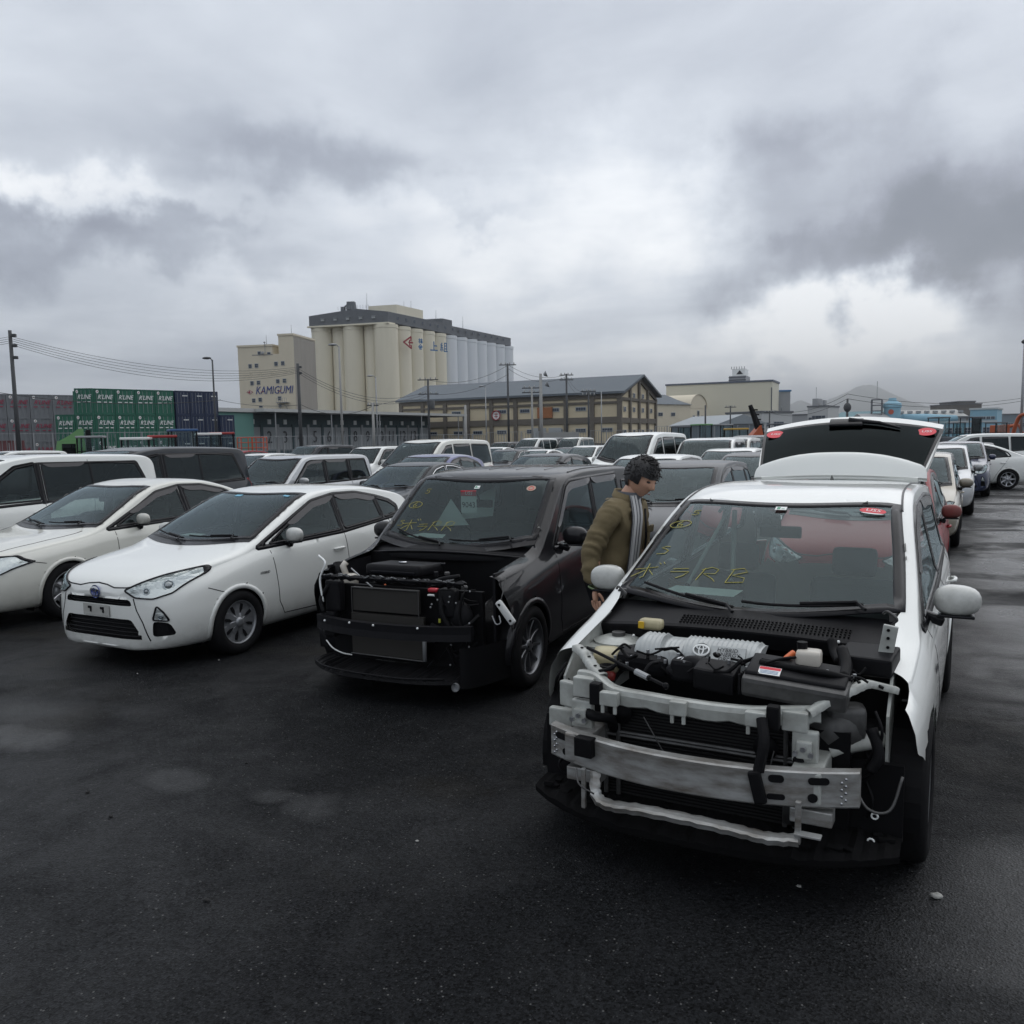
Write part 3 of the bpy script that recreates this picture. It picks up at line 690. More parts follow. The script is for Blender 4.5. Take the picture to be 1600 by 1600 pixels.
# ---------------------------------------------------------------- car shapes (y from the front bumper, z up)
def T_hatch():
    return dict(L=3.995, W=1.695, R=.295, ax=(.83, 3.38), rim=.197, style='cap8', rimm=mat('silver_cap', (.27, .28, .295), .35, .6),
        top=[(0, .66), (.02, .71), (.06, .755), (.15, .805), (.4, .87), (.7, .922), (.93, .962), (1.02, .99), (1.5, 1.215), (1.95, 1.385), (2.2, 1.432), (2.5, 1.445), (2.9, 1.43), (3.3, 1.375), (3.65, 1.30), (3.74, 1.25), (3.80, 1.15), (3.88, .98), (3.93, .85), (3.98, .70), (3.995, .55)],
        belt=[(0, .62), (.5, .76), (.9, .84), (1.2, .895), (2, .955), (3, 1.03), (3.6, 1.06), (3.99, 1.0)],
        plan=[(0, .36), (.02, .53), (.05, .65), (.10, .75), (.18, .84), (.3, .915), (.5, .97), (.8, .99), (1.2, .995), (2, 1), (3, .99), (3.5, .96), (3.8, .88), (3.9, .78), (3.96, .6), (3.995, .4)],
        crown=[(0, .03), (.3, .07), (.9, .085), (1.1, .10), (1.5, .12), (1.95, .08), (2.5, .06), (3.4, .06), (3.7, .07), (3.9, .12), (3.99, .1)],
        bot=[(0, .20), (.03, .17), (.4, .165), (3.5, .19), (3.95, .24), (3.995, .3)],
        tum=[(0, .32), (4, .33)],
        ws=(1.00, 1.93, .17, .12), rwT=(3.42, 3.80, .05, .02, .1),
        side=[dict(p=[(1.30, .945), (1.74, 1.165), (2.03, 1.285), (2.33, 1.335), (2.36, .985)], clear=1), dict(p=[(2.42, .99), (2.39, 1.335), (2.7, 1.335), (3.03, 1.285), (3.09, 1.045)]), dict(p=[(3.14, 1.05), (3.08, 1.27), (3.30, 1.215), (3.43, 1.14), (3.40, 1.08)])],
        dlo=[(1.13, .925), (1.30, 1.0), (1.74, 1.185), (2.03, 1.305), (2.38, 1.355), (2.75, 1.35), (3.1, 1.285), (3.33, 1.225), (3.46, 1.15), (3.42, 1.06), (2.37, .965)],
        pil=[((2.39, .97), (2.365, 1.35), .075), ((3.12, 1.04), (3.05, 1.29), .05), ((1.22, .945), (1.25, .97), .06)],
        visor=[[(1.62, 1.125), (2.03, 1.30), (2.36, 1.345)], [(2.40, 1.347), (2.75, 1.345), (3.06, 1.285)]],
        seams=[[(1.28, .93), (1.30, .75), (1.34, .40), (1.42, .27), (2.36, .25), (2.42, .33), (2.37, .97)], [(2.42, .33), (2.46, .25), (3.0, .25), (3.12, .50), (3.20, .80), (3.20, 1.04)], [(.50, .66), (.66, .60)]],
        seams2=[('F', [(-.50, .735), (-.36, .708), (-.22, .702), (-.12, .722), (0, .732), (.12, .722), (.22, .702), (.36, .708), (.50, .735)]), ('F', [(.44, .62), (.47, .52), (.52, .42), (.57, .26)]), ('F', [(-.44, .62), (-.47, .52), (-.52, .42), (-.57, .26)])],
        mir=(1.50, .955), handles=[(2.24, .80), (3.12, .83)],
        lamps=[('headlight', 'F', [(.35, .685), (.45, .63), (.60, .615), (.70, .655), (.755, .78), (.735, .845), (.60, .80)], 'head', [(.655, .72, .045), (.54, .68, .028)]),
               ('fog_lamp', 'F', [(.60, .44), (.625, .56), (.67, .50), (.70, .425)], 'head', [(.65, .46, .02)]), ('taillight', 'B', [(.62, .95), (.78, .93), (.8, .72), (.66, .72)], 'red')],
        holes=[('F', [(-.43, .555), (-.40, .61), (.40, .61), (.43, .555)]), ('F', [(-.41, .44), (-.45, .38), (-.53, .27), (.53, .27), (.45, .38), (.41, .44)]), ('F', [(.60, .43), (.70, .41), (.725, .30), (.59, .295)]), ('F', [(-.60, .43), (-.70, .41), (-.725, .30), (-.59, .295)])])
def T_alpha():
    return dict(L=4.615, W=1.775, R=.325, ax=(.93, 3.71), rim=.222, style='s5d', gap=.035,
        top=[(0, .62), (.05, .68), (.15, .75), (.5, .87), (.9, .95), (1.08, .985), (1.16, 1.02), (1.6, 1.245), (2.05, 1.455), (2.3, 1.53), (2.6, 1.565), (3.0, 1.575), (3.6, 1.55), (4.0, 1.52), (4.25, 1.48), (4.34, 1.42), (4.42, 1.2), (4.50, .98), (4.57, .85), (4.615, .6)],
        belt=[(0, .62), (.5, .80), (.9, .885), (1.3, .93), (2, .965), (3, 1.01), (4, 1.06), (4.6, 1.0)],
        plan=[(0, .36), (.05, .6), (.12, .74), (.25, .86), (.45, .95), (.8, .99), (1.2, 1), (3.6, .99), (4.2, .95), (4.4, .88), (4.55, .7), (4.615, .45)],
        crown=[(0, .05), (.5, .08), (1.0, .07), (1.3, .10), (1.7, .14), (2.1, .10), (2.6, .05), (4.0, .045), (4.3, .05), (4.5, .1), (4.6, .1)],
        tum=[(0, .22), (1.2, .26), (2, .25), (4, .24)], round=(.5, .9), bot=[(0, .26), (.1, .2), (4.5, .2), (4.615, .3)],
        ws=(1.12, 2.12, .17, .10), rwB=[(-.6, 1.42), (.6, 1.42), (.66, 1.02), (-.66, 1.02)],
        side=[dict(p=[(1.50, .975), (1.92, 1.22), (2.17, 1.35), (2.50, 1.435), (2.72, 1.455), (2.74, 1.02)], clear=1), dict(p=[(2.82, 1.025), (2.80, 1.458), (3.2, 1.455), (3.62, 1.43), (3.68, 1.07)]), dict(p=[(3.76, 1.075), (3.70, 1.42), (3.98, 1.385), (4.18, 1.27), (4.20, 1.13)])],
        dlo=[(1.30, .955), (1.50, 1.02), (1.92, 1.24), (2.17, 1.372), (2.5, 1.455), (3.2, 1.475), (3.70, 1.44), (4.02, 1.40), (4.22, 1.27), (4.24, 1.10), (2.75, 1.0)],
        pil=[((2.78, 1.01), (2.76, 1.47), .085), ((3.72, 1.06), (3.66, 1.44), .07), ((1.40, .965), (1.46, 1.0), .05)],
        visor=[[(1.78, 1.17), (2.17, 1.365), (2.5, 1.448), (2.75, 1.468)], [(2.80, 1.47), (3.2, 1.468), (3.62, 1.44)]],
        seams=[[(1.42, .95), (1.45, .75), (1.50, .42), (1.58, .29), (2.74, .27), (2.80, .36), (2.76, 1.0)], [(2.80, .36), (2.84, .27), (3.30, .27), (3.42, .5), (3.60, .82), (3.66, 1.05)]],
        mir=(1.62, .975), mirs=1.12, handles=[(2.62, .82), (3.55, .86)], cowl=False,
        lamps=[('taillight', 'B', [(.60, .98), (.80, .96), (.80, .74), (.66, .74)], 'red')],
        noarch=[('L', 0), ('R', 0)])
def T_box():
    return dict(L=4.21, W=1.76, R=.32, ax=(.83, 3.43), rim=.218, style='s10', rimm=M_DALU, n=160,
        top=[(0, .72), (.04, .80), (.12, .86), (.3, .91), (.8, .97), (1.05, 1.0), (1.14, 1.04), (1.4, 1.24), (1.68, 1.46), (1.80, 1.55), (1.90, 1.585), (2.1, 1.61), (2.6, 1.63), (3.3, 1.625), (3.85, 1.60), (3.98, 1.56), (4.05, 1.42), (4.12, 1.1), (4.17, .9), (4.21, .6)],
        belt=[(0, .74), (.5, .85), (1.0, .93), (1.4, .97), (3, 1.02), (4.2, 1.06)],
        plan=[(0, .48), (.02, .64), (.06, .76), (.12, .84), (.25, .92), (.45, .975), (.8, 1), (3.6, 1), (4.0, .975), (4.1, .93), (4.17, .82), (4.21, .6)],
        crown=[(0, .04), (.5, .06), (1.05, .05), (1.3, .09), (1.7, .10), (1.95, .065), (2.4, .05), (4, .05), (4.15, .08)],
        tum=[(0, .16), (4, .15)], round=(.36, .9), bot=[(0, .26), (.1, .2), (4.1, .2), (4.21, .3)],
        ws=(1.10, 1.80, .15, .07), rwB=[(-.62, 1.48), (.62, 1.48), (.64, 1.08), (-.64, 1.08)],
        side=[dict(p=[(1.50, 1.02), (1.72, 1.24), (1.92, 1.465), (2.02, 1.50), (2.50, 1.515), (2.52, 1.03)], clear=1), dict(p=[(2.60, 1.035), (2.58, 1.515), (3.30, 1.515), (3.36, 1.045)]), dict(p=[(3.50, 1.10), (3.47, 1.46), (3.74, 1.44), (3.78, 1.16)])],
        dlo=[(1.42, .995), (1.50, 1.08), (1.9, 1.49), (2.02, 1.525), (3.32, 1.54), (3.40, 1.02)], pil=[((2.56, 1.02), (2.54, 1.53), .09)],
        visor=[[(1.60, 1.17), (1.92, 1.48), (2.04, 1.515), (2.53, 1.53)], [(2.57, 1.53), (3.30, 1.53)]],
        seams=[[(1.42, .99), (1.40, .75), (1.43, .42), (1.52, .29), (2.52, .27), (2.58, .36), (2.55, 1.0)], [(2.58, .36), (2.62, .27), (3.05, .27), (3.15, .55), (3.36, .85), (3.40, 1.03)]],
        mir=(1.56, 1.02), mirs=1.1, mirm=paint('black_paint', (.012, .012, .014)), handles=[(2.42, .86), (3.28, .88)],
        lamps=[('taillight', 'B', [(.64, .9), (.80, .9), (.80, .6), (.68, .6)], 'red')])
def T_sedan():
    return dict(L=4.77, W=1.765, R=.32, ax=(.98, 3.755), rim=.222, style='s7', rimm=M_ALU,
        top=[(0, .62), (.03, .70), (.10, .765), (.3, .83), (.8, .90), (1.25, .955), (1.35, .985), (1.8, 1.20), (2.2, 1.385), (2.45, 1.445), (2.75, 1.475), (3.1, 1.46), (3.5, 1.385), (3.9, 1.23), (4.2, 1.105), (4.35, 1.06), (4.6, 1.03), (4.68, .97), (4.74, .8), (4.77, .6)],
        belt=[(0, .60), (.5, .76), (1.0, .86), (1.4, .905), (2.2, .94), (3.2, .985), (4.2, 1.0), (4.7, .93)],
        plan=[(0, .38), (.02, .54), (.06, .68), (.14, .80), (.28, .90), (.5, .965), (.9, .995), (1.4, 1), (3.6, 1), (4.2, .96), (4.5, .90), (4.65, .80), (4.74, .6), (4.77, .4)],
        crown=[(0, .04), (.4, .08), (1.2, .075), (1.6, .11), (2.1, .10), (2.5, .06), (3.2, .06), (3.6, .09), (4.1, .08), (4.4, .04), (4.7, .06)],
        tum=[(0, .34), (2, .37), (4, .38)], bot=[(0, .24), (.06, .18), (4.6, .2), (4.77, .3)],
        ws=(1.32, 2.24, .16, .10), rwT=(3.42, 4.22, .0, .02, .1), hm=None,
        side=[dict(p=[(1.66, .965), (2.05, 1.15), (2.35, 1.305), (2.68, 1.365), (2.72, 1.0)], clear=1), dict(p=[(2.80, 1.005), (2.77, 1.368), (3.05, 1.355), (3.40, 1.28), (3.68, 1.15), (3.75, 1.05)])],
        dlo=[(1.52, .94), (1.66, 1.0), (2.05, 1.175), (2.35, 1.325), (2.72, 1.388), (3.08, 1.378), (3.43, 1.30), (3.75, 1.16), (3.84, 1.04), (2.75, .98)], pil=[((2.76, .98), (2.74, 1.39), .075)],
        visor=[[(1.90, 1.12), (2.35, 1.32), (2.70, 1.38)], [(2.76, 1.38), (3.08, 1.37), (3.42, 1.295)]],
        seams=[[(1.62, .93), (1.62, .7), (1.66, .40), (1.75, .28), (2.72, .26), (2.80, .35), (2.75, .98)], [(2.80, .35), (2.84, .26), (3.30, .26), (3.42, .5), (3.62, .78), (3.78, 1.02)], [(.55, .70), (.72, .66)]],
        seams2=[('T', [(.62, .32), (.66, .7), (.68, 1.3)]), ('T', [(-.62, .32), (-.66, .7), (-.68, 1.3)]), ('F', [(-.55, .30), (0, .30), (.55, .30)])],
        mir=(1.92, .965), handles=[(2.60, .80), (3.60, .84)],
        lamps=[('headlight', 'F', [(.42, .735), (.42, .60), (.62, .555), (.77, .59), (.845, .695), (.77, .77), (.6, .77)], 'head', [(.58, .67, .05), (.70, .67, .04)]), ('taillight', 'B', [(.45, .92), (.78, .92), (.8, .75), (.5, .75)], 'red')],
        panels=[('grille', 'F', [(-.36, .72), (.36, .72), (.28, .50), (-.28, .50)], M_TRIM, .004), ('bumper_moulding', 'F', [(.34, .46), (.72, .49), (.72, .475), (.34, .445)], M_CHR, .008), ('bumper_moulding', 'F', [(-.34, .46), (-.72, .49), (-.72, .475), (-.34, .445)], M_CHR, .008), ('lower_grille', 'F', [(-.36, .42), (.36, .42), (.42, .32), (-.42, .32)], M_TRIM, .004), ('licence_plate', 'F', [(-.17, .50), (.17, .50), (.17, .34), (-.17, .34)], M_PLATE, .014)])
def T_van(L=4.7, W=1.72, H=1.85, hood=.75):
    """tall one-box people carrier"""
    return dict(L=L, W=W, R=.315, ax=(.86, L - .98), rim=.205, style='s7', n=130,
        top=[(0, .78), (.03, .86), (.1, .93), (.4, 1.01), (hood, 1.10), (hood + .12, 1.17), (hood + .6, 1.50), (hood + .98, 1.73), (hood + 1.18, H - .05), (hood + 1.6, H - .01), (L * .55, H), (L - .5, H - .03), (L - .2, H - .06), (L - .12, H - .14), (L - .07, 1.3), (L - .03, .95), (L, .6)],
        belt=[(0, .78), (.6, .95), (1.2, 1.03), (2, 1.05), (L, 1.10)],
        plan=[(0, .45), (.02, .6), (.06, .73), (.12, .83), (.25, .92), (.45, .975), (.8, 1), (L - .5, 1), (L - .2, .975), (L - .1, .94), (L - .03, .85), (L, .65)],
        crown=[(0, .05), (.5, .08), (hood, .08), (hood + .5, .12), (hood + 1.1, .08), (2.2, .05), (L - .3, .05), (L, .08)],
        tum=[(0, .17), (L, .15)], round=(.42, .9),
        ws=(hood + .06, hood + 1.02, .2, .12), rwB=[(-.62, H - .2), (.62, H - .2), (.64, 1.16), (-.64, 1.16)],
        side=[dict(p=[(hood + .50, 1.08), (hood + .95, 1.46), (hood + 1.22, 1.63), (hood + 1.55, 1.68), (hood + 1.58, 1.10)], clear=1), dict(p=[(hood + 1.68, 1.10), (hood + 1.66, 1.68), (3.3, 1.69), (3.33, 1.12)]), dict(p=[(3.42, 1.13), (3.40, 1.69), (L - .33, 1.66), (L - .2, 1.2)])],
        visor=[[(hood + .75, 1.31), (hood + 1.22, 1.645), (hood + 1.58, 1.695)], [(hood + 1.66, 1.695), (3.3, 1.705)]],
        seams=[[(hood + .5, 1.05), (hood + .55, .5), (hood + .7, .3), (hood + 1.58, .28), (hood + 1.62, 1.07)], [(hood + 1.66, .28), (3.1, .28), (3.32, .75), (3.38, 1.1), (3.37, 1.70)]],
        mir=(hood + .62, 1.09), mirs=1.15, handles=[(hood + 1.48, .92), (hood + 1.78, .94)],
        lamps=[('headlight', 'F', [(.42, .86), (.46, .70), (.74, .72), (.80, .90), (.7, .93)], 'head', [(.6, .8, .05)]), ('taillight', 'B', [(.70, 1.15), (.81, 1.15), (.81, .75), (.72, .75)], 'red')],
        panels=[('grille', 'F', [(-.36, .82), (.36, .82), (.34, .70), (-.34, .70)], M_TRIM, .004), ('lower_grille', 'F', [(-.4, .45), (.4, .45), (.42, .33), (-.42, .33)], M_TRIM, .004), ('licence_plate', 'F', [(-.17, .62), (.17, .62), (.17, .46), (-.17, .46)], M_PLATE, .014)])
def T_suv():
    return dict(L=4.8, W=1.86, R=.37, ax=(.85, 3.63), rim=.225, style='s6', n=130,
        top=[(0, .80), (.03, .92), (.1, 1.02), (.4, 1.09), (1.2, 1.15), (1.3, 1.18), (1.6, 1.42), (1.95, 1.70), (2.08, 1.79), (2.3, 1.83), (2.8, 1.855), (4.2, 1.84), (4.5, 1.81), (4.6, 1.72), (4.7, 1.3), (4.76, 1.0), (4.8, .7)],
        belt=[(0, .86), (.6, 1.0), (1.3, 1.08), (2, 1.11), (4.8, 1.13)],
        plan=[(0, .6), (.02, .74), (.06, .84), (.15, .92), (.35, .975), (.8, 1), (4.2, 1), (4.55, .97), (4.7, .92), (4.8, .7)],
        crown=[(0, .04), (.5, .07), (1.2, .06), (1.6, .09), (2.05, .08), (2.5, .05), (4.5, .05), (4.8, .08)], tum=[(0, .17), (4.8, .17)], round=(.38, .9),
        ws=(1.25, 2.02, .14, .08), rwB=[(-.66, 1.68), (.66, 1.68), (.7, 1.2), (-.7, 1.2)],
        side=[dict(p=[(1.68, 1.15), (1.95, 1.42), (2.18, 1.64), (2.32, 1.69), (2.72, 1.70), (2.74, 1.16)], clear=1), dict(p=[(2.86, 1.16), (2.84, 1.70), (3.62, 1.70), (3.66, 1.17)]), dict(p=[(3.78, 1.18), (3.76, 1.70), (4.38, 1.68), (4.50, 1.22)])],
        dlo=[(1.58, 1.13), (2.16, 1.67), (2.32, 1.715), (4.40, 1.705), (4.54, 1.18)], pil=[((2.80, 1.14), (2.78, 1.71), .12), ((3.72, 1.15), (3.69, 1.71), .11)],
        visor=[[(1.80, 1.30), (2.18, 1.655), (2.32, 1.70), (2.74, 1.712)], [(2.84, 1.715), (3.62, 1.712)]],
        seams=[[(1.62, 1.1), (1.62, .5), (1.75, .36), (2.76, .34), (2.80, 1.1)], [(2.84, .34), (3.1, .34), (3.3, .8), (3.70, 1.0), (3.72, 1.15)]],
        mir=(1.72, 1.14), mirs=1.25, handles=[(2.62, .96), (3.55, .98)],
        lamps=[('headlight', 'F', [(.52, .95), (.52, .76), (.80, .76), (.86, .95)], 'head', [(.68, .86, .06)]), ('taillight', 'B', [(.76, 1.1), (.9, 1.1), (.9, .8), (.78, .8)], 'red')],
        panels=[('grille', 'F', [(-.46, .95), (.46, .95), (.44, .74), (-.44, .74)], M_TRIM, .004), ('licence_plate', 'F', [(-.17, .62), (.17, .62), (.17, .46), (-.17, .46)], M_PLATE, .014)])
def scaled(P, sy=1., sz=1., sx=1., **kw):
    """the same family of shape with other proportions"""
    Q = dict(P); f = lambda l: [(a * sy, b * sz) for a, b in l]
    Q['L'] = P['L'] * sy; Q['W'] = P['W'] * sx; Q['ax'] = tuple(a * sy for a in P['ax'])
    for k in ('top', 'belt', 'crown'): Q[k] = f(P[k])
    if 'bot' in P: Q['bot'] = [(a * sy, b) for a, b in P['bot']]
    if 'tum' in P: Q['tum'] = [(a * sy, b / sz * sx) for a, b in P['tum']]
    Q['plan'] = [(a * sy, b) for a, b in P['plan']]
    w = P['ws']; Q['ws'] = (w[0] * sy, w[1] * sy, w[2] * sy, w[3] * sy)
    if 'rwT' in P: r = P['rwT']; Q['rwT'] = tuple(v * sy for v in r[:4]) + r[4:]
    if 'rwB' in P: Q['rwB'] = [(a * sx, b * sz) for a, b in P['rwB']]
    Q['side'] = [dict(s, p=[(p[0] * sy, p[1] * sz) for p in s['p']]) for s in P['side']]
    for k in ('dlo',):
        if k in P: Q[k] = f(P[k])
    if 'pil' in P: Q['pil'] = [((a[0] * sy, a[1] * sz), (b[0] * sy, b[1] * sz), w_) for a, b, w_ in P['pil']]
    for k in ('visor', 'seams'):
        if k in P: Q[k] = [f(l) for l in P[k]]
    if 'seams2' in P: Q['seams2'] = [(d, [(a * sx, b * (sy if d == 'T' else sz)) for a, b in l]) for d, l in P['seams2']]
    Q['mir'] = (P['mir'][0] * sy, P['mir'][1] * sz); Q['handles'] = f(P['handles'])
    Q['lamps'] = [(n, d, [(a * sx, b * sz) for a, b in p], k, *[[(lx * sx, lz * sz, lr) for lx, lz, lr in e] for e in r]) for n, d, p, k, *r in P['lamps']]
    if 'panels' in P: Q['panels'] = [(n, d, [(a * sx, b * sz) for a, b in p], m, o) for n, d, p, m, o in P['panels']]
    if 'holes' in P: Q['holes'] = [(d, [(a * sx, b * sz) for a, b in p]) for d, p in P['holes']]
    Q.update(kw); return Q
# ---------------------------------------------------------------- ground
def build_ground():
    m = bpy.data.materials.new('wet_asphalt'); m.use_nodes = True; nt = m.node_tree; N = nt.nodes; L = nt.links; b = N['Principled BSDF']
    tc = N.new('ShaderNodeTexCoord')
    def mp(scale, loc=(0, 0, 0), rz=0):
        n = N.new('ShaderNodeMapping'); n.inputs['Scale'].default_value = scale; n.inputs['Location'].default_value = loc; n.inputs['Rotation'].default_value = (0, 0, rz); L.new(tc.outputs['Object'], n.inputs[0]); return n.outputs[0]
    def nz(v, s, d=6, r=.6, dist=0):
        n = N.new('ShaderNodeTexNoise'); n.inputs['Scale'].default_value = s; n.inputs['Detail'].default_value = d; n.inputs['Roughness'].default_value = r; n.inputs['Distortion'].default_value = dist; L.new(v, n.inputs[0]); return n.outputs[0]
    def rng(v, a, b_, c=0., d=1.):
        n = N.new('ShaderNodeMapRange'); n.inputs[1].default_value = a; n.inputs[2].default_value = b_; n.inputs[3].default_value = c; n.inputs[4].default_value = d; L.new(v, n.inputs[0]); return n.outputs[0]
    def mm(op, a, b_):
        n = N.new('ShaderNodeMath'); n.operation = op
        for i, v in enumerate((a, b_)):
            if isinstance(v, (int, float)): n.inputs[i].default_value = v
            else: L.new(v, n.inputs[i])
        return n.outputs[0]
    def mix(f, a, b_):
        n = N.new('ShaderNodeMixRGB')
        for i, v in enumerate((f, a, b_)):
            if isinstance(v, tuple): n.inputs[i].default_value = (*v, 1)
            elif isinstance(v, (int, float)): n.inputs[i].default_value = v
            else: L.new(v, n.inputs[i])
        return n.outputs[0]
    big = nz(mp((.35, .35, 1)), 1.0, 7, .55, .6); med = nz(mp((1, 1, 1), (4, 9, 0)), 2.2, 8, .65, .4); fine = nz(mp((1, 1, 1)), 260, 3, .7)
    vo = N.new('ShaderNodeTexVoronoi'); vo.inputs['Scale'].default_value = 105; L.new(mp((1, 1, 1)), vo.inputs[0])
    vc = N.new('ShaderNodeSeparateColor'); L.new(vo.outputs['Color'], vc.inputs[0])
    agg = rng(vc.outputs[0], 0, 1, .25, 2.3)
    col = mix(rng(big, .35, .65), (.0055, .006, .0068), (.0115, .012, .0132))
    mul = N.new('ShaderNodeMixRGB'); mul.blend_type = 'MULTIPLY'; mul.inputs[0].default_value = 1; L.new(col, mul.inputs[1])
    cx = N.new('ShaderNodeCombineColor'); [L.new(agg, cx.inputs[i]) for i in range(3)]; L.new(cx.outputs[0], mul.inputs[2])
    # scattered pale chippings
    v2 = N.new('ShaderNodeTexVoronoi'); v2.inputs['Scale'].default_value = 42; L.new(mp((1, 1, 1), (2, 3, 0)), v2.inputs[0])
    c2 = N.new('ShaderNodeSeparateColor'); L.new(v2.outputs['Color'], c2.inputs[0])
    chip = mm('MULTIPLY', rng(v2.outputs['Distance'], .20, .12), rng(c2.outputs[1], .80, .82))
    col2 = mix(mm('MULTIPLY', chip, .8), mul.outputs[0], (.14, .14, .137))
    v3 = N.new('ShaderNodeTexVoronoi'); v3.inputs['Scale'].default_value = 95; L.new(mp((1, 1, 1), (5, 1, 0)), v3.inputs[0]); c3_ = N.new('ShaderNodeSeparateColor'); L.new(v3.outputs['Color'], c3_.inputs[0])
    col2 = mix(mm('MULTIPLY', mm('MULTIPLY', rng(v3.outputs['Distance'], .35, .2), rng(c3_.outputs[0], .88, .90)), .6), col2, (.075, .076, .078))
    # brownish stain patches
    st = rng(nz(mp((.5, .5, 1), (11, 3, 2)), 1.3, 5, .6), .55, .72); col3 = mix(mm('MULTIPLY', st, .35), col2, (.024, .020, .013))
    L.new(col3, b.inputs['Base Color'])
    # wetness: film of water lowers the roughness; standing water in a few shallow dips; dry lee patches
    wet = rng(mm('ADD', mm('MULTIPLY', big, .6), mm('MULTIPLY', med, .4)), .44, .60)
    # the aisle on the right carries more surface water
    sp = N.new('ShaderNodeSeparateXYZ'); L.new(tc.outputs['Object'], sp.inputs[0])
    aisle = rng(sp.outputs[0], -.2, 1.6); wav = nz(mp((.28, .6, 1), (0, 2.3, 0)), 1.0, 4, .5, .8)
    aw = mm('MULTIPLY', aisle, rng(wav, .46, .56))
    rough = mm('SUBTRACT', .66, mm('MULTIPLY', wet, .22)); rough = mm('SUBTRACT', rough, mm('MULTIPLY', aw, .42))
    pud = None
    for (x, y, rx, ry, s) in PUDDLES:
        dx = mm('DIVIDE', mm('SUBTRACT', sp.outputs[0], x), rx); dy = mm('DIVIDE', mm('SUBTRACT', sp.outputs[1], y), ry)
        g = mm('ADD', mm('MULTIPLY', dx, dx), mm('MULTIPLY', dy, dy)); g = mm('ADD', g, mm('MULTIPLY', mm('SUBTRACT', med, .5), 7.0)); g = rng(g, 1.6, -.2, 0, s)
        pud = g if pud is None else mm('MAXIMUM', pud, g)
    rough = mm('SUBTRACT', rough, mm('MULTIPLY', pud, .34)); rough = mm('MAXIMUM', rough, .14)
    L.new(rough, b.inputs['Roughness'])
    L.new(mm('MINIMUM', mm('ADD', .07, mm('ADD', mm('MULTIPLY', aw, .8), mm('ADD', mm('MULTIPLY', pud, .6), mm('MULTIPLY', wet, .10)))), .95), b.inputs['Specular IOR Level'])
    h = mm('ADD', mm('MULTIPLY', vo.outputs['Distance'], 1.0), mm('MULTIPLY', fine, .7))
    bp = N.new('ShaderNodeBump'); L.new(h, bp.inputs['Height']); bp.inputs['Distance'].default_value = .006
    L.new(mm('SUBTRACT', .85, mm('MULTIPLY', mm('MAXIMUM', pud, mm('MULTIPLY', aw, .5)), .6)), bp.inputs['Strength']); L.new(bp.outputs[0], b.inputs['Normal'])
    mb = MB(); n = 4000
    mb.add([(-n, -n, 0), (n, -n, 0), (n, n * 3, 0), (-n, n * 3, 0)], [(0, 1, 2, 3)]); o = mb.build('ground', m); tag(o, kind='structure')
def gpt(px, py):
    v = ray(px, py); t = -CAM_H / v.z; return (v.x * t, v.y * t)
def _pud(px, py, w, h, s=1.):
    c = gpt(px, py); a = gpt(px - w, py); b = gpt(px, py - h)
    rx = math.hypot(a[0] - c[0], a[1] - c[1]); ry = math.hypot(b[0] - c[0], b[1] - c[1]); return (c[0], c[1], rx, ry, s)
PUDDLES = [_pud(40, 1152, 80, 12, .55), _pud(490, 1262, 46, 18, .45), _pud(270, 1218, 60, 12, .3), _pud(425, 1243, 36, 9, .3), _pud(40, 1105, 90, 14, .3), _pud(1565, 870, 40, 20, .75), _pud(1560, 960, 45, 12, .5), _pud(1530, 1050, 22, 10, .4)]
build_ground()
def build_stones():
    rnd = random.Random(5); m = mat('pale_grit', (.34, .34, .32), .8); m2 = mat('dark_grit', (.02, .02, .02), .9)
    for px, py, s, mm_, lb in [(1463, 1403, .02, m, 'torn scrap of pale paper on the asphalt at the bottom right'), (652, 1315, .008, m, 'single white chip of stone on the asphalt in front of the black car'), (342, 1032, .008, m, 'white pebble on the asphalt below the silver hubcap'), (137, 1239, .012, m2, 'dark lump of grit on the asphalt, left of the other lump'), (173, 1277, .012, m2, 'dark lump of grit on the asphalt, lower right of its neighbour'), (323, 1408, .013, m2, 'dark lump of grit on the asphalt near the bottom edge'), (1248, 1386, .009, m, 'white pebble on the asphalt in front of the stripped white car'), (215, 1053, .007, m, 'small white pebble on the asphalt below the white hatchback bumper'), (385, 1193, .009, m2, 'black speck of grit on open asphalt between the puddles')]:
        x, y = gpt(px, py); mb = MB(); mb.smooth = True; k = 9
        mb.sph((0, 0, s * .5), s, 10, (1.2, .8, .55)); mb.v = [tuple(c * (1 + .25 * rnd.uniform(-1, 1)) for c in v) for v in mb.v]
        o = mb.build('paper_scrap' if 'paper' in lb else 'stone', mm_, loc=(x, y, 0)); tag(o, lb, 'paper scrap' if 'paper' in lb else 'stone')
build_stones()
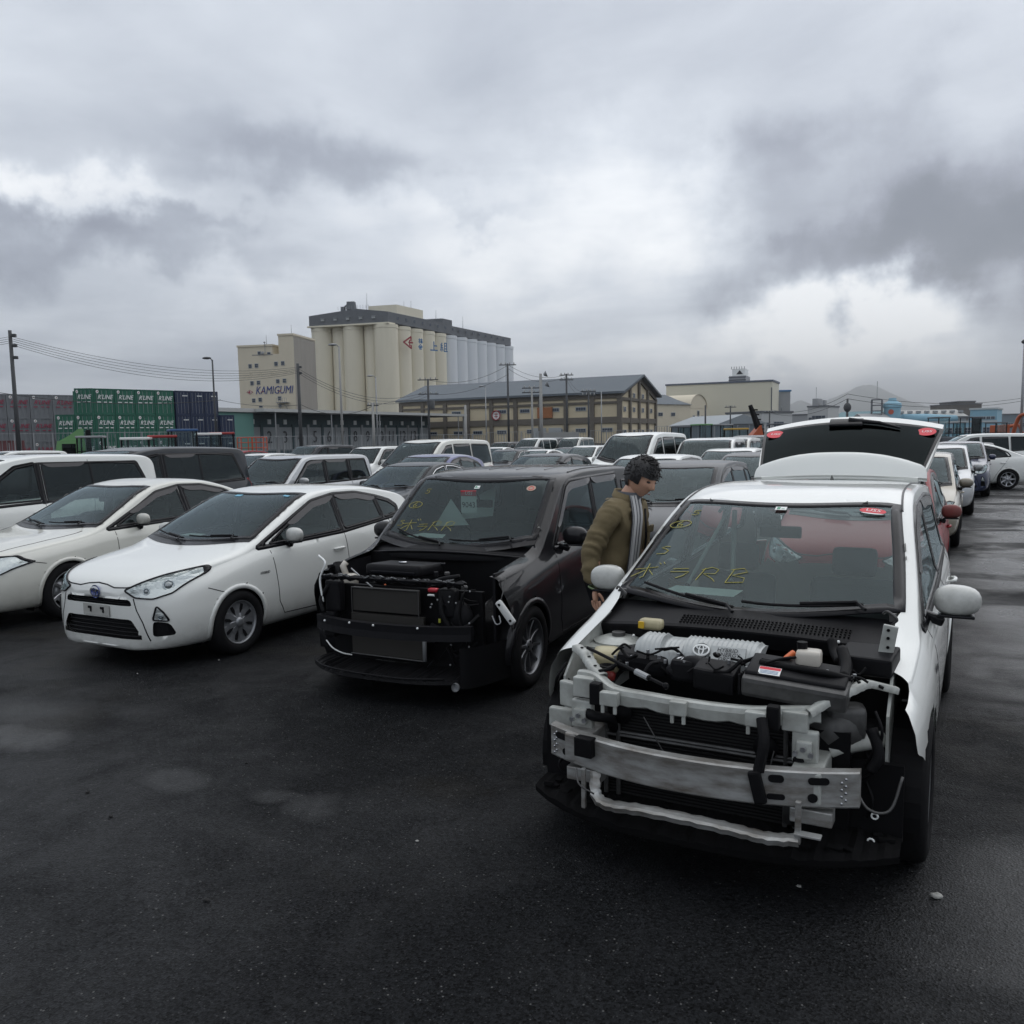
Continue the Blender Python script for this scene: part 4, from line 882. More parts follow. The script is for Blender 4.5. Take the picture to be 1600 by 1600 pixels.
# ---------------------------------------------------------------- far structures
def hor(px): return 686.5 - (px - 797.4) * math.tan(CAM_R)
def zat(px, py, d): return at(px, py, d).z
M_CREAM = mat('cream_render', (.70, .655, .53), .85, vary=(.5, .45, (.60, .56, .45)), stretch=(1, 1, .12)); M_CREAM2 = mat('cream_wall', (.62, .56, .44), .85, vary=(.4, .4, (.53, .48, .38)), stretch=(1, 1, .2))
M_SHADE = mat('shaded_render', (.30, .28, .25), .85, vary=(.5, .4, (.2, .19, .17)), stretch=(1, 1, .15)); M_SILW = mat('pale_silo_white', (.66, .69, .72), .8, vary=(.5, .4, (.58, .61, .64)), stretch=(1, 1, .12)); M_CONC = mat('dark_concrete', (.13, .14, .155), .9, vary=(.6, .6, (.09, .1, .11)))  # M_SHADE: wall render with shade put into its colour
M_WIN = mat('dark_pane', (.03, .045, .07), .15); M_WINF = mat('window_frame_pale', (.35, .37, .38), .6); M_BLUE = mat('sign_blue', (.02, .05, .22), .6); M_SRED = mat('sign_red', (.28, .015, .03), .6); M_SBLUE = mat('sign_mid_blue', (.03, .14, .32), .6)
M_STEEL = mat('galvanised', (.30, .31, .32), .55, .4); M_DPOLE = mat('dark_pole', (.055, .058, .062), .7); M_CPOLE = mat('concrete_pole', (.30, .30, .29), .85)
M_ROOFG = mat('roof_blue_grey', (.10, .12, .14), .8, vary=(.3, .4, (.13, .145, .16))); M_BEAM = mat('brown_grey_beam', (.135, .12, .10), .85, vary=(.8, .5, (.1, .09, .08)))
class Fr:
    """vertical frame: x runs from ground point a to b, y away from the viewer"""
    def __init__(s, a, b):
        s.a = Vector((a.x, a.y, 0)); d = Vector((b.x - a.x, b.y - a.y, 0)); s.w = d.length; s.u = d.normalized(); s.rz = math.atan2(d.y, d.x)
    def P(s, x, y, z): n = Vector((-s.u.y, s.u.x, 0)); return s.a + s.u * x + n * y + Vector((0, 0, z))
def text_mesh(s, size, name, m, parent, M, ext=.0, shear=0., font=None, sx=1., align='CENTER', bold=0.):
    cu = bpy.data.curves.new(name, 'FONT'); cu.body = s; cu.size = size; cu.extrude = ext; cu.shear = shear; cu.align_x = align; cu.align_y = 'CENTER'; cu.offset = bold; cu.resolution_u = 2
    o = bpy.data.objects.new(name + '_tmp', cu); COL.objects.link(o); dg = bpy.context.evaluated_depsgraph_get(); me = bpy.data.meshes.new_from_object(o.evaluated_get(dg)); me.name = name
    bpy.data.objects.remove(o); bpy.data.curves.remove(cu); me.materials.clear(); me.materials.append(m)
    t = bpy.data.objects.new(name, me); COL.objects.link(t); t.parent = parent; t.matrix_local = M @ Matrix.Diagonal((sx, 1, 1, 1)); return t
FACE = Matrix.Rotation(R(90), 4, 'X')    # text standing up, read from -y
def strokes(mb, lines, w, th=.01):
    """flat brush strokes in the xz plane facing -y"""
    for ln in lines:
        for a, b in zip(ln[:-1], ln[1:]):
            d = Vector((b[0] - a[0], b[1] - a[1])); n = Vector((-d.y, d.x)).normalized() * w / 2; e = d.normalized() * w * .3
            q = [(a[0] - e.x + n.x, a[1] - e.y + n.y), (a[0] - e.x - n.x, a[1] - e.y - n.y), (b[0] + e.x - n.x, b[1] + e.y - n.y), (b[0] + e.x + n.x, b[1] + e.y + n.y)]
            mb.add([(x, 0, z) for x, z in q] + [(x, -th, z) for x, z in q], [(0, 1, 2, 3), (7, 6, 5, 4), (0, 4, 5, 1), (1, 5, 6, 2), (2, 6, 7, 3), (3, 7, 4, 0)])
def diamond(parent, x, y, z, s):
    mb = MB(); mb.add([(x + s * a, y, z + s * b) for a, b in ((-1.25, 0), (0, -.8), (1.25, 0), (0, .8))] + [(x + s * a * .8, y - .01, z + s * b * .8) for a, b in ((-1.2, 0), (0, -.8), (1.2, 0), (0, .8))], [(0, 1, 2, 3)]); mb.cur = 1; mb.f.append((4, 5, 6, 7)); mb.m.append(1); mb.sm.append(False)
    mb.cur = 0; mb.add([(x + s * a, y - .03, z + s * b) for a, b in ((-.15, -.5), (.12, -.5), (.12, .5), (-.15, .5))] + [(x + s * a, y - .03, z + s * b) for a, b in ((.12, -.05), (.62, -.05), (.62, .15), (.12, .15))] + [(x + s * a, y - .03, z + s * b) for a, b in ((-.75, -.05), (-.15, -.35), (-.15, .35))], [(0, 1, 2, 3), (4, 5, 6, 7), (8, 9, 10)])
    return mb.build('emblem', [M_SRED, mat('sign_white', (.6, .58, .55), .6)], parent)
def window(parent, x, y, z, w, h, rows=2, cols=2, m=None):
    mb = MB(); mb.box((x, y - .05, z), (w + .2, .12, h + .2)); f = mb.build('window', M_WINF, parent)
    p = MB()
    for i in range(cols):
        for j in range(rows): p.box((x - w / 2 + w * (i + .5) / cols, y - .13, z - h / 2 + h * (j + .5) / rows), (w / cols * .86, .06, h / rows * .86))
    p.build('pane', m or M_WIN, f)

def kamigumi():
    d = 232.; a = at(376, 640, d); b = at(463, 640, d - 3); f = Fr(a, b); W = f.w
    S = (zat(462, 526, d)); zl = zat(397, 542.5, d); zm = zat(432, 554, d)
    t = thing('office_tower', 'tan grain elevator tower lettered KAMIGUMI in front of the round silos', 'building', f.a, f.rz)
    k = lambda px: (px - 376) / (462.5 - 376) * W
    zz = lambda py: zat(420, py, d)
    D = 14.
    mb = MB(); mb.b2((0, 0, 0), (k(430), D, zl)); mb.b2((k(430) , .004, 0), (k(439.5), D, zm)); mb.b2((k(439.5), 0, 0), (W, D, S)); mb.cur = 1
    mb.b2((W + .002, .1, 0), (W + .03, D, S - .2)); mb.b2((k(398), -.0, zz(556)), (k(430), -.02, zz(556) + .3)); mb.build('wall', [M_CREAM2, M_SHADE], t)  # thin dark slab paints the right side wall as shaded
    c = MB(); c.b2((-.2, -.2, zl), (k(430) + .2, D, zl + .5)); c.b2((k(439.5) - .2, -.2, S), (W + .2, D, S + .5)); c.build('parapet', M_CREAM2, t)
    Z = lambda cy: zz(500 + .1125 * cy); X = lambda cx: k(370 + .1125 * cx)
    for cx, cy in [(218, 640), (305, 636), (575, 620), (667, 615), (233, 876), (322, 872), (588, 860), (680, 856), (245, 1115), (335, 1108), (602, 1097)]: window(t, X(cx), 0, Z(cy), .85, .95)
    window(t, X(352), 0, Z(464), .8, .8, 1, 2); window(t, X(484), 0, Z(472), .8, .5, 1, 2); window(t, X(340), 0, Z(1203), .9, .4, 1, 3); window(t, X(605), 0, Z(1198), .7, .6, 1, 2)
    for cx, cy in [(218, 758), (360, 750), (510, 742), (572, 740), (690, 730), (750, 728)]: mb = MB(); mb.add(*_torus(.42, .06, 16, 5), Matrix.Translation((X(cx), -.05, Z(cy))) @ FACE); mb.build('vent_ring', M_CREAM, t)
    diamond(t, X(195), -.08, Z(1000), (X(240) - X(150)) / 2.4)
    e = text_mesh('KAMIGUMI', 3.1, 'lettering', M_BLUE, t, Matrix.Translation((X(522), -.1, Z(985))) @ FACE, .03, .25, sx=1.0, bold=.0)
    w_ = e.dimensions.x; e.matrix_local = Matrix.Translation((X(530), -.1, Z(985))) @ FACE @ Matrix.Diagonal(((X(775) - X(268)) / w_ * 1.02, .95, 1, 1))
    for cx in (360, 600): mb = MB(); mb.add([(X(cx - 28), -.16, Z(1008)), (X(cx + 30), -.16, Z(985)), (X(cx + 28), -.16, Z(998))], [(0, 1, 2)]); mb.build('lettering_flash', M_SRED, t)
    mb = MB(); zb = Z(1160); mb.b2((X(585), -1.6, zb), (X(735), 0, zb + .15))
    for x in np.linspace(X(590), X(730), 6): mb.b2((x - .03, -1.6, zb), (x + .03, -1.54, zb + 1.2))
    mb.b2((X(590), -1.6, zb + 1.15), (X(730), -1.54, zb + 1.22)); mb.tube([(X(600), -1.5, zb), (X(640), 0, zb - 2.6)], .08, 5); mb.tube([(X(690), -1.5, zb), (X(730), 0, zb - 2.6)], .08, 5); mb.build('balcony', M_STEEL, t)
    for cx, c0, c1 in ((385, 380, 195), (735, 240, 70)): mb = MB(); mb.tube([(X(cx), 3, zz(500 + .1125 * c0) - 2), (X(cx), 3, Z(c1))], [.13, .04], 5); mb.build('antenna', M_STEEL, t)
    mb = MB(); mb.tube([(X(440), -.4, Z(470)), (X(440), -.4, Z(330))], .08, 5); mb.sph((X(415), -.7, Z(470)), .45, 10, (1, .5, 1)); mb.sph((X(440), -.5, Z(322)), .35, 8, (1, .6, .6)); mb.build('dish_antenna', M_STEEL, t)
kamigumi()

def silos():
    C0 = at(607, 640, 290); Lf = at(508, 640, 296); E = at(789, 640, 364)
    t = thing('grain_silo', 'row of tall round cream and white grain silos under a dark rooftop gallery', 'silo', (C0.x, C0.y, 0), 0)
    zt = zat(607, 508, 290); c = Vector((C0.x, C0.y, 0)); lf = Vector((Lf.x, Lf.y, 0)) - c; en = Vector((E.x, E.y, 0)) - c
    un, ul = en.normalized(), lf.normalized()
    def cyl(p, r, m, z0=0.):
        mb = MB(); mb.smooth = True; mb.lathe([(r, 0), (r, zt - 1.2)], 28, Matrix.Translation(p)); mb.lathe([(r, zt - 1.2), (r + .12, zt - 1.15), (r + .12, zt), (0, zt)], 28, Matrix.Translation(p)); mb.build('silo_cylinder', m, t, angle=40)
    for i in range(5): p = lf * (i / 4); cyl(p + un * (1.6 if i % 2 else 0), 3.5 if i % 2 == 0 else 2.9, M_CREAM) if i else cyl(p, 4.0, M_CREAM)
    n = 11
    for i in range(1, n + 1): cyl(en * (i / n), 3.95, M_CREAM if i <= 4 else M_SILW)
    # infill body so nothing shows between
    up = Vector((0, 0, 1))
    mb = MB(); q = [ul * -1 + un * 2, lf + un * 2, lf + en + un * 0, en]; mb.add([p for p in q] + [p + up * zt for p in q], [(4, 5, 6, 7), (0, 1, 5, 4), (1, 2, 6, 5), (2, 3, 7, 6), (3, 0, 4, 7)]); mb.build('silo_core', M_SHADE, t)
    # rooftop gallery
    o = -un * 4.0 - ul * 3.6; L1 = lf.length + 8; g = MB(); rr = random.Random(2)
    def blk(s0, s1, w0, w1, z0, z1, mb):
        q = [un * a + ul * b for a, b in ((s0, w0), (s0, w1), (s1, w1), (s1, w0))]; mb.add([p + up * z0 for p in q] + [p + up * z1 for p in q], [(0, 3, 2, 1), (4, 5, 6, 7), (0, 1, 5, 4), (1, 2, 6, 5), (2, 3, 7, 6), (3, 0, 4, 7)])
    Lr = en.length; h = 3.9
    g.cur = 1; blk(-4.0, 0, -3.4, lf.length + 2.6, zt, zt + .5, g); g.cur = 0
    blk(-3.4, Lr * .28, -3.1, lf.length + 2.2, zt + .5, zt + h, g); blk(Lr * .28, Lr * .36, -3.1, 15, zt + .4, zt + h, g); blk(Lr * .36, Lr * .44, -3.1, 14, zt + .4, zt + h + 1.6, g); blk(Lr * .44, Lr * 1.0 + 1, -2.6, 12, zt + .4, zt + h - .3, g)
    # gable over the near end
    q = [un * -3.4 + ul * -3.1, un * -3.4 + ul * (lf.length + 2.2), un * -3.4 + ul * (lf.length * .35)]; q2 = [p + un * 24 for p in q]
    g.add([q[0] + up * (zt + h), q[1] + up * (zt + h), q[2] + up * (zt + h + 1.5), q2[0] + up * (zt + h), q2[1] + up * (zt + h), q2[2] + up * (zt + h + 1.5)], [(0, 1, 2), (3, 5, 4), (0, 2, 5, 3), (1, 4, 5, 2)])
    g.build('rooftop_gallery', [M_CONC, M_CREAM], t)
    g = MB(); blk(3, 19, -2.2, 8, zt + h, zt + h + 3.1, g); g.build('roof_housing', M_CREAM, t)
    for i in range(5): p = un * -3.45 + ul * (2 + i * 4.6) + up * (zt + 2.2); g = MB(); g.box(p, (1.1, .9, .5), rz=math.atan2(ul.y, ul.x)); g.box(p + Vector((0, 0, .5)), (1.3, .9, .12), rz=math.atan2(ul.y, ul.x)); g.build('gallery_window', M_WINF, t)
    for i in range(16):
        g = MB(); p = un * (2 + i * 5) + ul * -3.12 + up * (zt + 2.3); g.box(p, (.9, .12, .9), rz=math.atan2(un.y, un.x)); g.build('gallery_window', M_WIN, t)
    g = MB(); p = un * -1 + ul * 11.5 + up * (zt + h + 2); g.box(p + up * .9, (3.2, 2.4, 2.6), rz=.4, taper=.8); g.tube([p + ul * 3.2, p + ul * 2 + up * 1, p + up * 1.6], .3, 8); g.box(p + ul * 3, (1.2, 1.2, 1.4)); g.build('roof_machine', M_CONC, t)
    g = MB()
    for i in range(12): g.b2((0, 0, 0), (0.01, .01, .01)); p = un * -3 + ul * (4 + i) + up * (zt + h + 1.4); g.tube([p, p + up * 1.3], .05, 4)
    g.build('roof_railing', M_STEEL, t)
    for px, d, y0, y1 in ((573, 295, 487, 458), (631, 305, 495, 471), (642, 310, 497, 470), (681, 322, 500, 485), (723, 335, 510, 495)):
        p = at(px, y0, d) - c; q = at(px, y1, d) - c; g = MB(); g.tube([p - up * 2, q], [.14, .05], 5); g.build('lightning_rod', M_STEEL, t)
    # emblem and characters painted on the flanks of the cylinders
    def onface(px, py, d, sc, lines, w, m, nm):
        p = at(px, py, d) - c; fr = Matrix.Translation(p) @ Matrix.Rotation(math.atan2(un.y, un.x) - .35, 4, 'Z'); g = MB(); strokes(g, [[(x * sc, z * sc) for x, z in l] for l in lines], w); o_ = g.build(nm, m, t); o_.matrix_local = fr
    onface(638, 535, 290.5, 1.9, [[(.6, 1), (-1, 0), (.6, -1)], [(.6, 1), (.6, .4)], [(.6, -1), (.6, -.5)], [(.1, 0), (.9, 0)], [(.3, .4), (.3, -.5)]], .55, M_SRED, 'emblem')
    onface(678, 541, 298, 1.5, [[(0, 1), (0, -.9)], [(0, .1), (.8, .1)], [(-1, -.9), (1, -.9)]], .42, M_SBLUE, 'lettering')
    onface(693.5, 543, 304, 1.5, [[(-.5, 1), (-.9, .5), (-.4, .5), (-.9, 0), (-.3, 0)], [(-.6, 0), (-.6, -.9)], [(-.9, -.3), (-1, -.7)], [(-.3, -.3), (-.2, -.7)], [(.2, 1), (.2, -.9)], [(.2, 1), (.8, 1), (.8, -.9)], [(.2, .35), (.8, .35)], [(.2, -.3), (.8, -.3)], [(0, -.9), (1.05, -.9)]], .36, M_SBLUE, 'lettering')
    onface(657, 533, 293, .8, [[(-.9, .5), (-.2, .5)], [(-.5, 1), (-.5, -.9)], [(-.9, -.4), (-.5, .2)], [(0, .6), (1, .6)], [(0, 0), (1, 0)], [(.5, 1), (.5, -.9)], [(0, -.7), (.5, 0), (1, -.7)]], .32, M_SBLUE, 'lettering')
    onface(657, 542, 293, .8, [[(-1, 0), (0, 1), (1, 0)], [(-.4, .1), (.4, .1)], [(-.8, -.3), (.8, -.3)], [(0, -.3), (-.5, -.9), (.6, -.9)]], .32, M_SBLUE, 'lettering')
silos()

def dock():
    a = at(400, 640, 140); b = at(686, 648, 184); f = Fr(a, b); H = 7.3; n = 14
    t = thing('loading_dock', 'long teal freight shed with numbered dock doors under a flat canopy', 'building', f.a, f.rz)
    mt = mat('teal_sheet', (.09, .22, .19), .6, vary=(.4, .3, (.08, .19, .17))); md = mat('dark_teal_wall', (.04, .075, .085), .7); mw = mat('dock_door_grey', (.30, .32, .33), .7, bump=(3, .3)); mc = mat('canopy_fascia', (.42, .43, .42), .6)
    W = f.w; mb = MB(); mb.b2((0, 3.0, 0), (W, 26, H - .2)); mb.build('wall', md, t)
    mb = MB(); mb.b2((-.6, -2.5, H - .25), (W + 7, 26, H + .25)); mb.build('canopy', mc, t)
    mb = MB(); mb.b2((-26, .0, 0), (-.65, 26, H - .35)); mb.build('end_wall', mt, t); mb = MB(); mb.b2((-26, -.4, H - .3), (-.65, 26, H + .3)); mb.build('fascia', mc, t)
    mb = MB(); mb.b2((-22, -.1, 0), (-17, .05, 3.4)); mb.build('roller_door', mat('door_navy', (.03, .05, .10), .5), t)
    bay = W / n
    for i in range(n):
        x = (i + .5) * bay; mb = MB(); mb.b2((x - bay * .42, 2.85, .9), (x + bay * .42, 3.05, 4.7))
        for k in range(8): mb.b2((x - bay * .42, 2.80, 1.2 + k * .45), (x + bay * .42, 2.86, 1.23 + k * .45))
        o = mb.build('dock_door', mw, t); mb = MB(); mb.b2((x + bay * .43, 2.7, 0), (x + bay * .57, 3.0, 5.2)); mb.build('pillar', M_STEEL if i % 2 else md, t)
        if i < 13:
            text_mesh(str(i + 1), 3.0, 'door_number', M_INK, t, Matrix.Translation((x - bay * .05, 2.72, 2.9)) @ FACE, .01, sx=.8)
        mb = MB(); mb.box((x, 2.9, 5.6), (.7, .2, .8)); mb.build('bay_sign', M_STW, t)
    for i in range(5): x = 2 + i * (W + 2) / 4; mb = MB(); mb.tube([(x, -2.2, 0), (x, -2.2, H)], .12, 6); mb.build('canopy_post', M_STEEL, t)
    mb = MB(); mb.tube([(W + 6.5, -2, 0), (W + 6.5, -2, H)], .28, 8); mb.build('canopy_post', M_CPOLE, t)
dock()

def warehouse():
    a = at(627, 630, 202); b = at(968, 616, 178); c = at(1023, 623, 200); f = Fr(a, b); W = f.w; He = 11.0
    D = (Vector((c.x, c.y, 0)) - f.a).dot(Vector((-f.u.y, f.u.x, 0)))
    t = thing('warehouse', 'long cream warehouse framed in dark brown concrete beams with a blue grey gable roof', 'building', f.a, f.rz)
    mp = mat('cream_panel', (.58, .50, .35), .85, vary=(.6, .6, (.50, .43, .31))); Hr = He + 4.0
    mb = MB(); mb.b2((0, 0, 0), (W, D, He)); mb.add([(W, 0, He), (W, D, He), (W, D / 2, Hr - .5), (0, 0, He), (0, D, He), (0, D / 2, Hr - .5)], [(0, 1, 2), (3, 5, 4)]); mb.build('wall', mp, t)
    r = MB(); e = 1.0
    for s, y0 in ((1, -e), (-1, D + e)): r.add([(-1, y0, He - .1), (W + 1.4, y0, He - .1), (W + 1.4, D / 2, Hr), (-1, D / 2, Hr), (-1, y0, He + .35), (W + 1.4, y0, He + .35), (W + 1.4, D / 2, Hr + .45), (-1, D / 2, Hr + .45)], [(0, 1, 2, 3), (7, 6, 5, 4), (0, 4, 5, 1), (1, 5, 6, 2), (0, 3, 7, 4)])
    r.build('roof', M_ROOFG, t)
    n = 9; bm_ = MB()
    for i in range(n + 1): x = W * i / n; bm_.b2((x - .45, -.42, 0), (x + .45, .05, He - .1))
    for z0, z1 in ((.0, .8), (4.9, 6.2), (8.9, 9.4), (He - 1.0, He - .1)): bm_.b2((-.5, -.32, z0), (W + .5, -.04, z1))
    for k in range(5): y = D * k / 4; hh = He + (Hr - He) * (1 - abs(2 * k / 4 - 1)) - .5; bm_.b2((W - .05, y - .45, 0), (W + .45, y + .45, hh))
    for z0, z1 in ((.0, .8), (4.9, 6.0), (9.6, 10.2)): bm_.b2((W - .04, 0, z0), (W + .35, D, z1))
    for s in (0, 1):
        y0 = 0 if not s else D; bm_.add([(W + .4, y0, He - .9), (W + .4, D / 2, Hr - 1.0), (W + .4, D / 2, Hr - .05), (W + .4, y0, He + .1), (W + .02, y0, He - .9), (W + .02, D / 2, Hr - 1.0)], [(0, 1, 2, 3), (3, 2, 1, 0), (0, 4, 5, 1)])
    bm_.build('beam_frame', M_BEAM, t)
    rr = random.Random(8)
    for i in range(n):
        for lv, z in ((0, 2.9), (1, 7.4)):
            x = W * (i + .5) / n
            if rr.random() < .7: window(t, x + rr.uniform(-1, 1), 0, z + .6, 2.2, .7, 1, 4)
    for k in range(4):
        for z in (3.0, 7.8, 10.8):
            if z > 10 and k in (0, 3): continue
            y = D * (k + .5) / 4; mb = MB(); mb.box((W + .06, y, z), (.14, 1.5, 1.0)); w_ = mb.build('window', M_WINF, t); p = MB(); p.box((W + .15, y, z), (.06, 1.2, .8)); p.build('pane', M_WIN, w_)
    for x, w_, z in ((W * .66, 3.2, 2.2), (W * .73, 3.0, 2.2), (W * .07, 2.4, 2.2), (W * .11, 2.4, 2.2)): mb = MB(); mb.b2((x - w_ / 2, -.2, .2), (x + w_ / 2, .1, 4.2)); mb.build('shutter', M_WINF, t)
    mb = MB(); mb.b2((W * .655, -.5, 6.3), (W * .72, -.1, 8.6)); mb.build('hoist_door', mat('rust_panel', (.30, .12, .05), .8), t)
    g = MB(); g.lathe([(0, 0), (1.1, 0), (1.1, .1)], 24, Matrix.Translation((W * .47, -.5, 7.2)) @ FACE); g.build('round_sign', M_STW, t); g = MB(); g.add(*_torus(1.0, .13, 24, 5), Matrix.Translation((W * .47, -.62, 7.2)) @ FACE); strokes(g, [[(W * .47 - .45, 7.5), (W * .47 + .45, 7.5)], [(W * .47, 7.8), (W * .47, 6.6)], [(W * .47 - .4, 6.95), (W * .47 + .4, 6.95)]], .14); g.v = [(x, y - .62 if abs(y) < .02 else y, z) for x, y, z in g.v]; g.build('sign_mark', M_SRED, t)
warehouse()

def bld(px0, px1, pyt, d0, d1, depth, name, label, cat='building', m=None, roof=None, wins=(), base=0., roofm=None):
    a = at(px0, pyt, d0); b = at(px1, pyt, d1); f = Fr(a, b); H = (a.z + b.z) / 2; t = thing(name, label, cat, f.a, f.rz)
    mb = MB(); mb.b2((0, 0, 0), (f.w, depth, H)); mb.build('wall', m, t)
    rm = roofm or M_CONC; mb = MB()
    if roof == 'gable': mb.add([(-.4, -.4, H), (f.w + .4, -.4, H), (f.w + .4, depth + .4, H), (-.4, depth + .4, H), (-.4, depth / 2, H + depth * .16), (f.w + .4, depth / 2, H + depth * .16)], [(0, 1, 5, 4), (2, 3, 4, 5), (0, 4, 3), (1, 2, 5)])
    elif roof == 'arch':
        k = 14; q = [(f.w / 2 - f.w / 2 * math.cos(math.pi * i / k), H + f.w * .34 * math.sin(math.pi * i / k)) for i in range(k + 1)]; mb.add([(x, -.3, z) for x, z in q] + [(x, depth, z) for x, z in q], [(i, i + 1, k + 2 + i, k + 1 + i) for i in range(k)]); mb.add([(x, -.05, z) for x, z in q], [tuple(range(k + 1))])
    else: mb.b2((-.25, -.25, H), (f.w + .25, depth + .25, H + .5))
    mb.build('roof', rm, t)
    for (u, v, w, h) in wins: window(t, f.w * u, 0, H * v, w, h)
    return t, f, H
def others():
    mbg = mat('beige_sheet', (.60, .575, .47), .75, vary=(.2, .3, (.55, .53, .45)), stretch=(1, 1, .3)); mlb = mat('light_blue_wall', (.22, .40, .50), .7, vary=(.4, .4, (.18, .34, .43))); mgr = mat('grey_wall', (.30, .31, .32), .8, vary=(.3, .4, (.26, .27, .28)))
    t, f, H = bld(1041, 1207, 599.5, 262, 249, 14, 'cold_store', 'large blank beige warehouse block with a lift tower on its roof', m=mbg, roofm=mat('blue_grey_edge', (.09, .11, .15), .6))
    k = lambda px: (px - 1041) / 166 * f.w
    g = MB(); g.b2((k(1137), 4, H + .5), (k(1163), 12, H + 2.3)); g.cur = 1
    for z in (H + .9, H + 1.7): g.b2((k(1137) - .1, 3.9, z), (k(1163) + .1, 3.97, z + .35))
    g.build('lift_tower', [mgr, M_CONC], t)
    g = MB(); g.b2((k(1141), 5, H + 2.3), (k(1161), 11, H + 4.4)); g.build('water_tank', M_STW, t); g = MB(); g.add([(k(1149) - .3, 4.9, H + 2.8), (k(1149) + 1.7, 4.9, H + 2.8), (k(1149) + .7, 4.9, H + 4.0)], [(0, 1, 2)]); g.build('tank_mark', M_INK, t)
    for i in range(6): g = MB(); x = k(1140 + i * 4); g.tube([(x, 5, H + 4.3), (x, 5, H + 5.1)], .1, 4); g.build('rod', M_STEEL, t)
    for px in (1118, 1146): g = MB(); g.sph((k(px), -.1, 3.6), .55, 12, (1, .4, 1)); g.build('wall_fan', M_CONC, t)
    g = MB(); g.b2((k(1205), -.1, H * .5), (k(1206.6), -.02, H * .9)); g.build('downpipe', M_CONC, t)
    bld(1207.5, 1235, 612, 262, 262, 20, 'striped_block', 'pale grey block with a blue band along its top beside the beige warehouse', m=mgr, roofm=mat('blue_band', (.05, .17, .34), .6), wins=((.25, .3, .1, 12), (.5, .3, .1, 12)))
    bld(1190, 1238, 645, 225, 232, 12, 'annex', 'low white annex with blue windows under the blue banded block', m=mat('offwhite', (.45, .46, .46), .8), wins=((.2, .6, 1.2, 1.0), (.48, .6, 2.2, 1.4), (.64, .6, 1.6, 1.4)))
    t, f, H = bld(1077, 1104, 638, 236, 245, 34, 'arched_shed', 'small cream shed with a rounded arch roof behind the brown framed warehouse', m=M_CREAM2, roof='arch', roofm=M_CREAM2, wins=((.5, .8, 1.2, 2.4), (.25, .7, 1, 1.6), (.75, .7, 1, 1.6)))
    bld(1023, 1079, 632, 228, 236, 20, 'side_wing', 'cream side wing with a grey blue roof joined to the arched shed', m=M_CREAM2, roof='gable', roofm=M_ROOFG, wins=((.15, .75, 1.6, .8), (.5, .75, 1.4, .8)))
    bld(1050, 1122, 664, 138, 128, 9, 'low_shed', 'low blue grey metal shed with a curved roof behind the parked vans', m=mat('shed_blue_grey', (.13, .165, .19), .6), roof='gable', roofm=mat('shed_roof', (.24, .27, .29), .5))
    t, f, H = bld(1262, 1294, 636, 300, 296, 14, 'small_office', 'small white three storey building standing alone near the right', m=mat('offwhite', (.45, .46, .46), .8), wins=((.38, .66, 2.2, 1.6), (.7, .66, 2.4, 1.6), (.14, .62, 1.0, 1.4), (.4, .25, 1, 1)))
    g = MB(); g.b2((1, 2, H + .5), (f.w * .4, 8, H + 3.0)); g.b2((f.w * .6, 3, H + .5), (f.w * .72, 5, H + 2.4)); g.build('roof_housing', mgr, t); g = MB(); g.tube([(2, 3, H + 3), (2, 3, H + 7)], .08, 4); g.build('antenna', M_STEEL, t)
    bld(1235, 1263, 649, 330, 330, 20, 'grey_hall', 'plain pale grey hall between the annex and the small office', m=mgr)
    bld(1294, 1372, 656, 320, 305, 20, 'teal_roof_hall', 'long low hall with a teal roof left of the blue tower', m=mgr, roof='gable', roofm=mat('teal_roof', (.07, .17, .20), .6))
    bld(1352, 1390, 654, 250, 250, 10, 'white_shed', 'low white shed at the foot of the blue tower', m=mat('offwhite', (.45, .46, .46), .8), roof='gable', roofm=mgr)
    bld(1396, 1556, 661, 232, 226, 14, 'blue_hall', 'long light blue industrial hall with a pale fascia at the right', m=mlb, roofm=mat('pale_fascia', (.42, .46, .47), .6), wins=[(i * .09 + .1, .5, 1.6, 1.4) for i in range(10)])
    t, f, H = bld(1400, 1510, 651, 262, 262, 14, 'saw_roof_hall', 'pale hall with a sloping roof and vents behind the light blue hall', m=mgr, roof='gable', roofm=mat('pale_roof', (.38, .39, .38), .7, vary=(.3, .6, (.25, .24, .23))))
    for i in range(8): g = MB(); g.box((3 + i * 2.6, 3, H + 1.5), (1.2, 1.0, .7)); g.build('roof_vent', M_STEEL, t)
    bld(1516, 1558, 640, 250, 246, 12, 'blue_box_building', 'light blue rectangular block with a white frame at the right', m=mlb, roofm=mat('pale_fascia', (.42, .46, .47), .6), wins=[(.18 + i * .17, .7, .9, .7) for i in range(5)])
    bld(1485, 1534, 632, 420, 420, 20, 'brown_block', 'dull brown flat roofed block far behind the light blue hall', m=mat('brown_wall', (.12, .11, .10), .8), roofm=M_CONC)
    bld(1497, 1524, 628, 421, 421, 18, 'brown_penthouse', 'narrow dark upper storey on the far brown block', m=mat('brown_wall', (.12, .11, .10), .8))
    bld(1556, 1640, 648, 330, 330, 20, 'far_right_hall', 'dull blue grey hall at the right edge behind the tall mast', m=mat('dull_blue', (.16, .20, .23), .7), wins=[(i * .1 + .08, .5, 2, 1.5) for i in range(9)])
    # light blue silo tower with lattice stair
    p = gnd(1393, 255); t = thing('blue_tower', 'light blue round tank tower with an orange disc and a lattice stair', 'tower', (p.x, p.y, 0), 0)
    H = zat(1393, 622, 255); g = MB(); g.smooth = True; g.lathe([(2.3, 0), (2.3, H - 3), (2.6, H - 2.6), (2.5, H - 1.6), (1.2, H - .8), (1.0, H), (0, H)], 20); g.build('tank', mlb, t, angle=35)
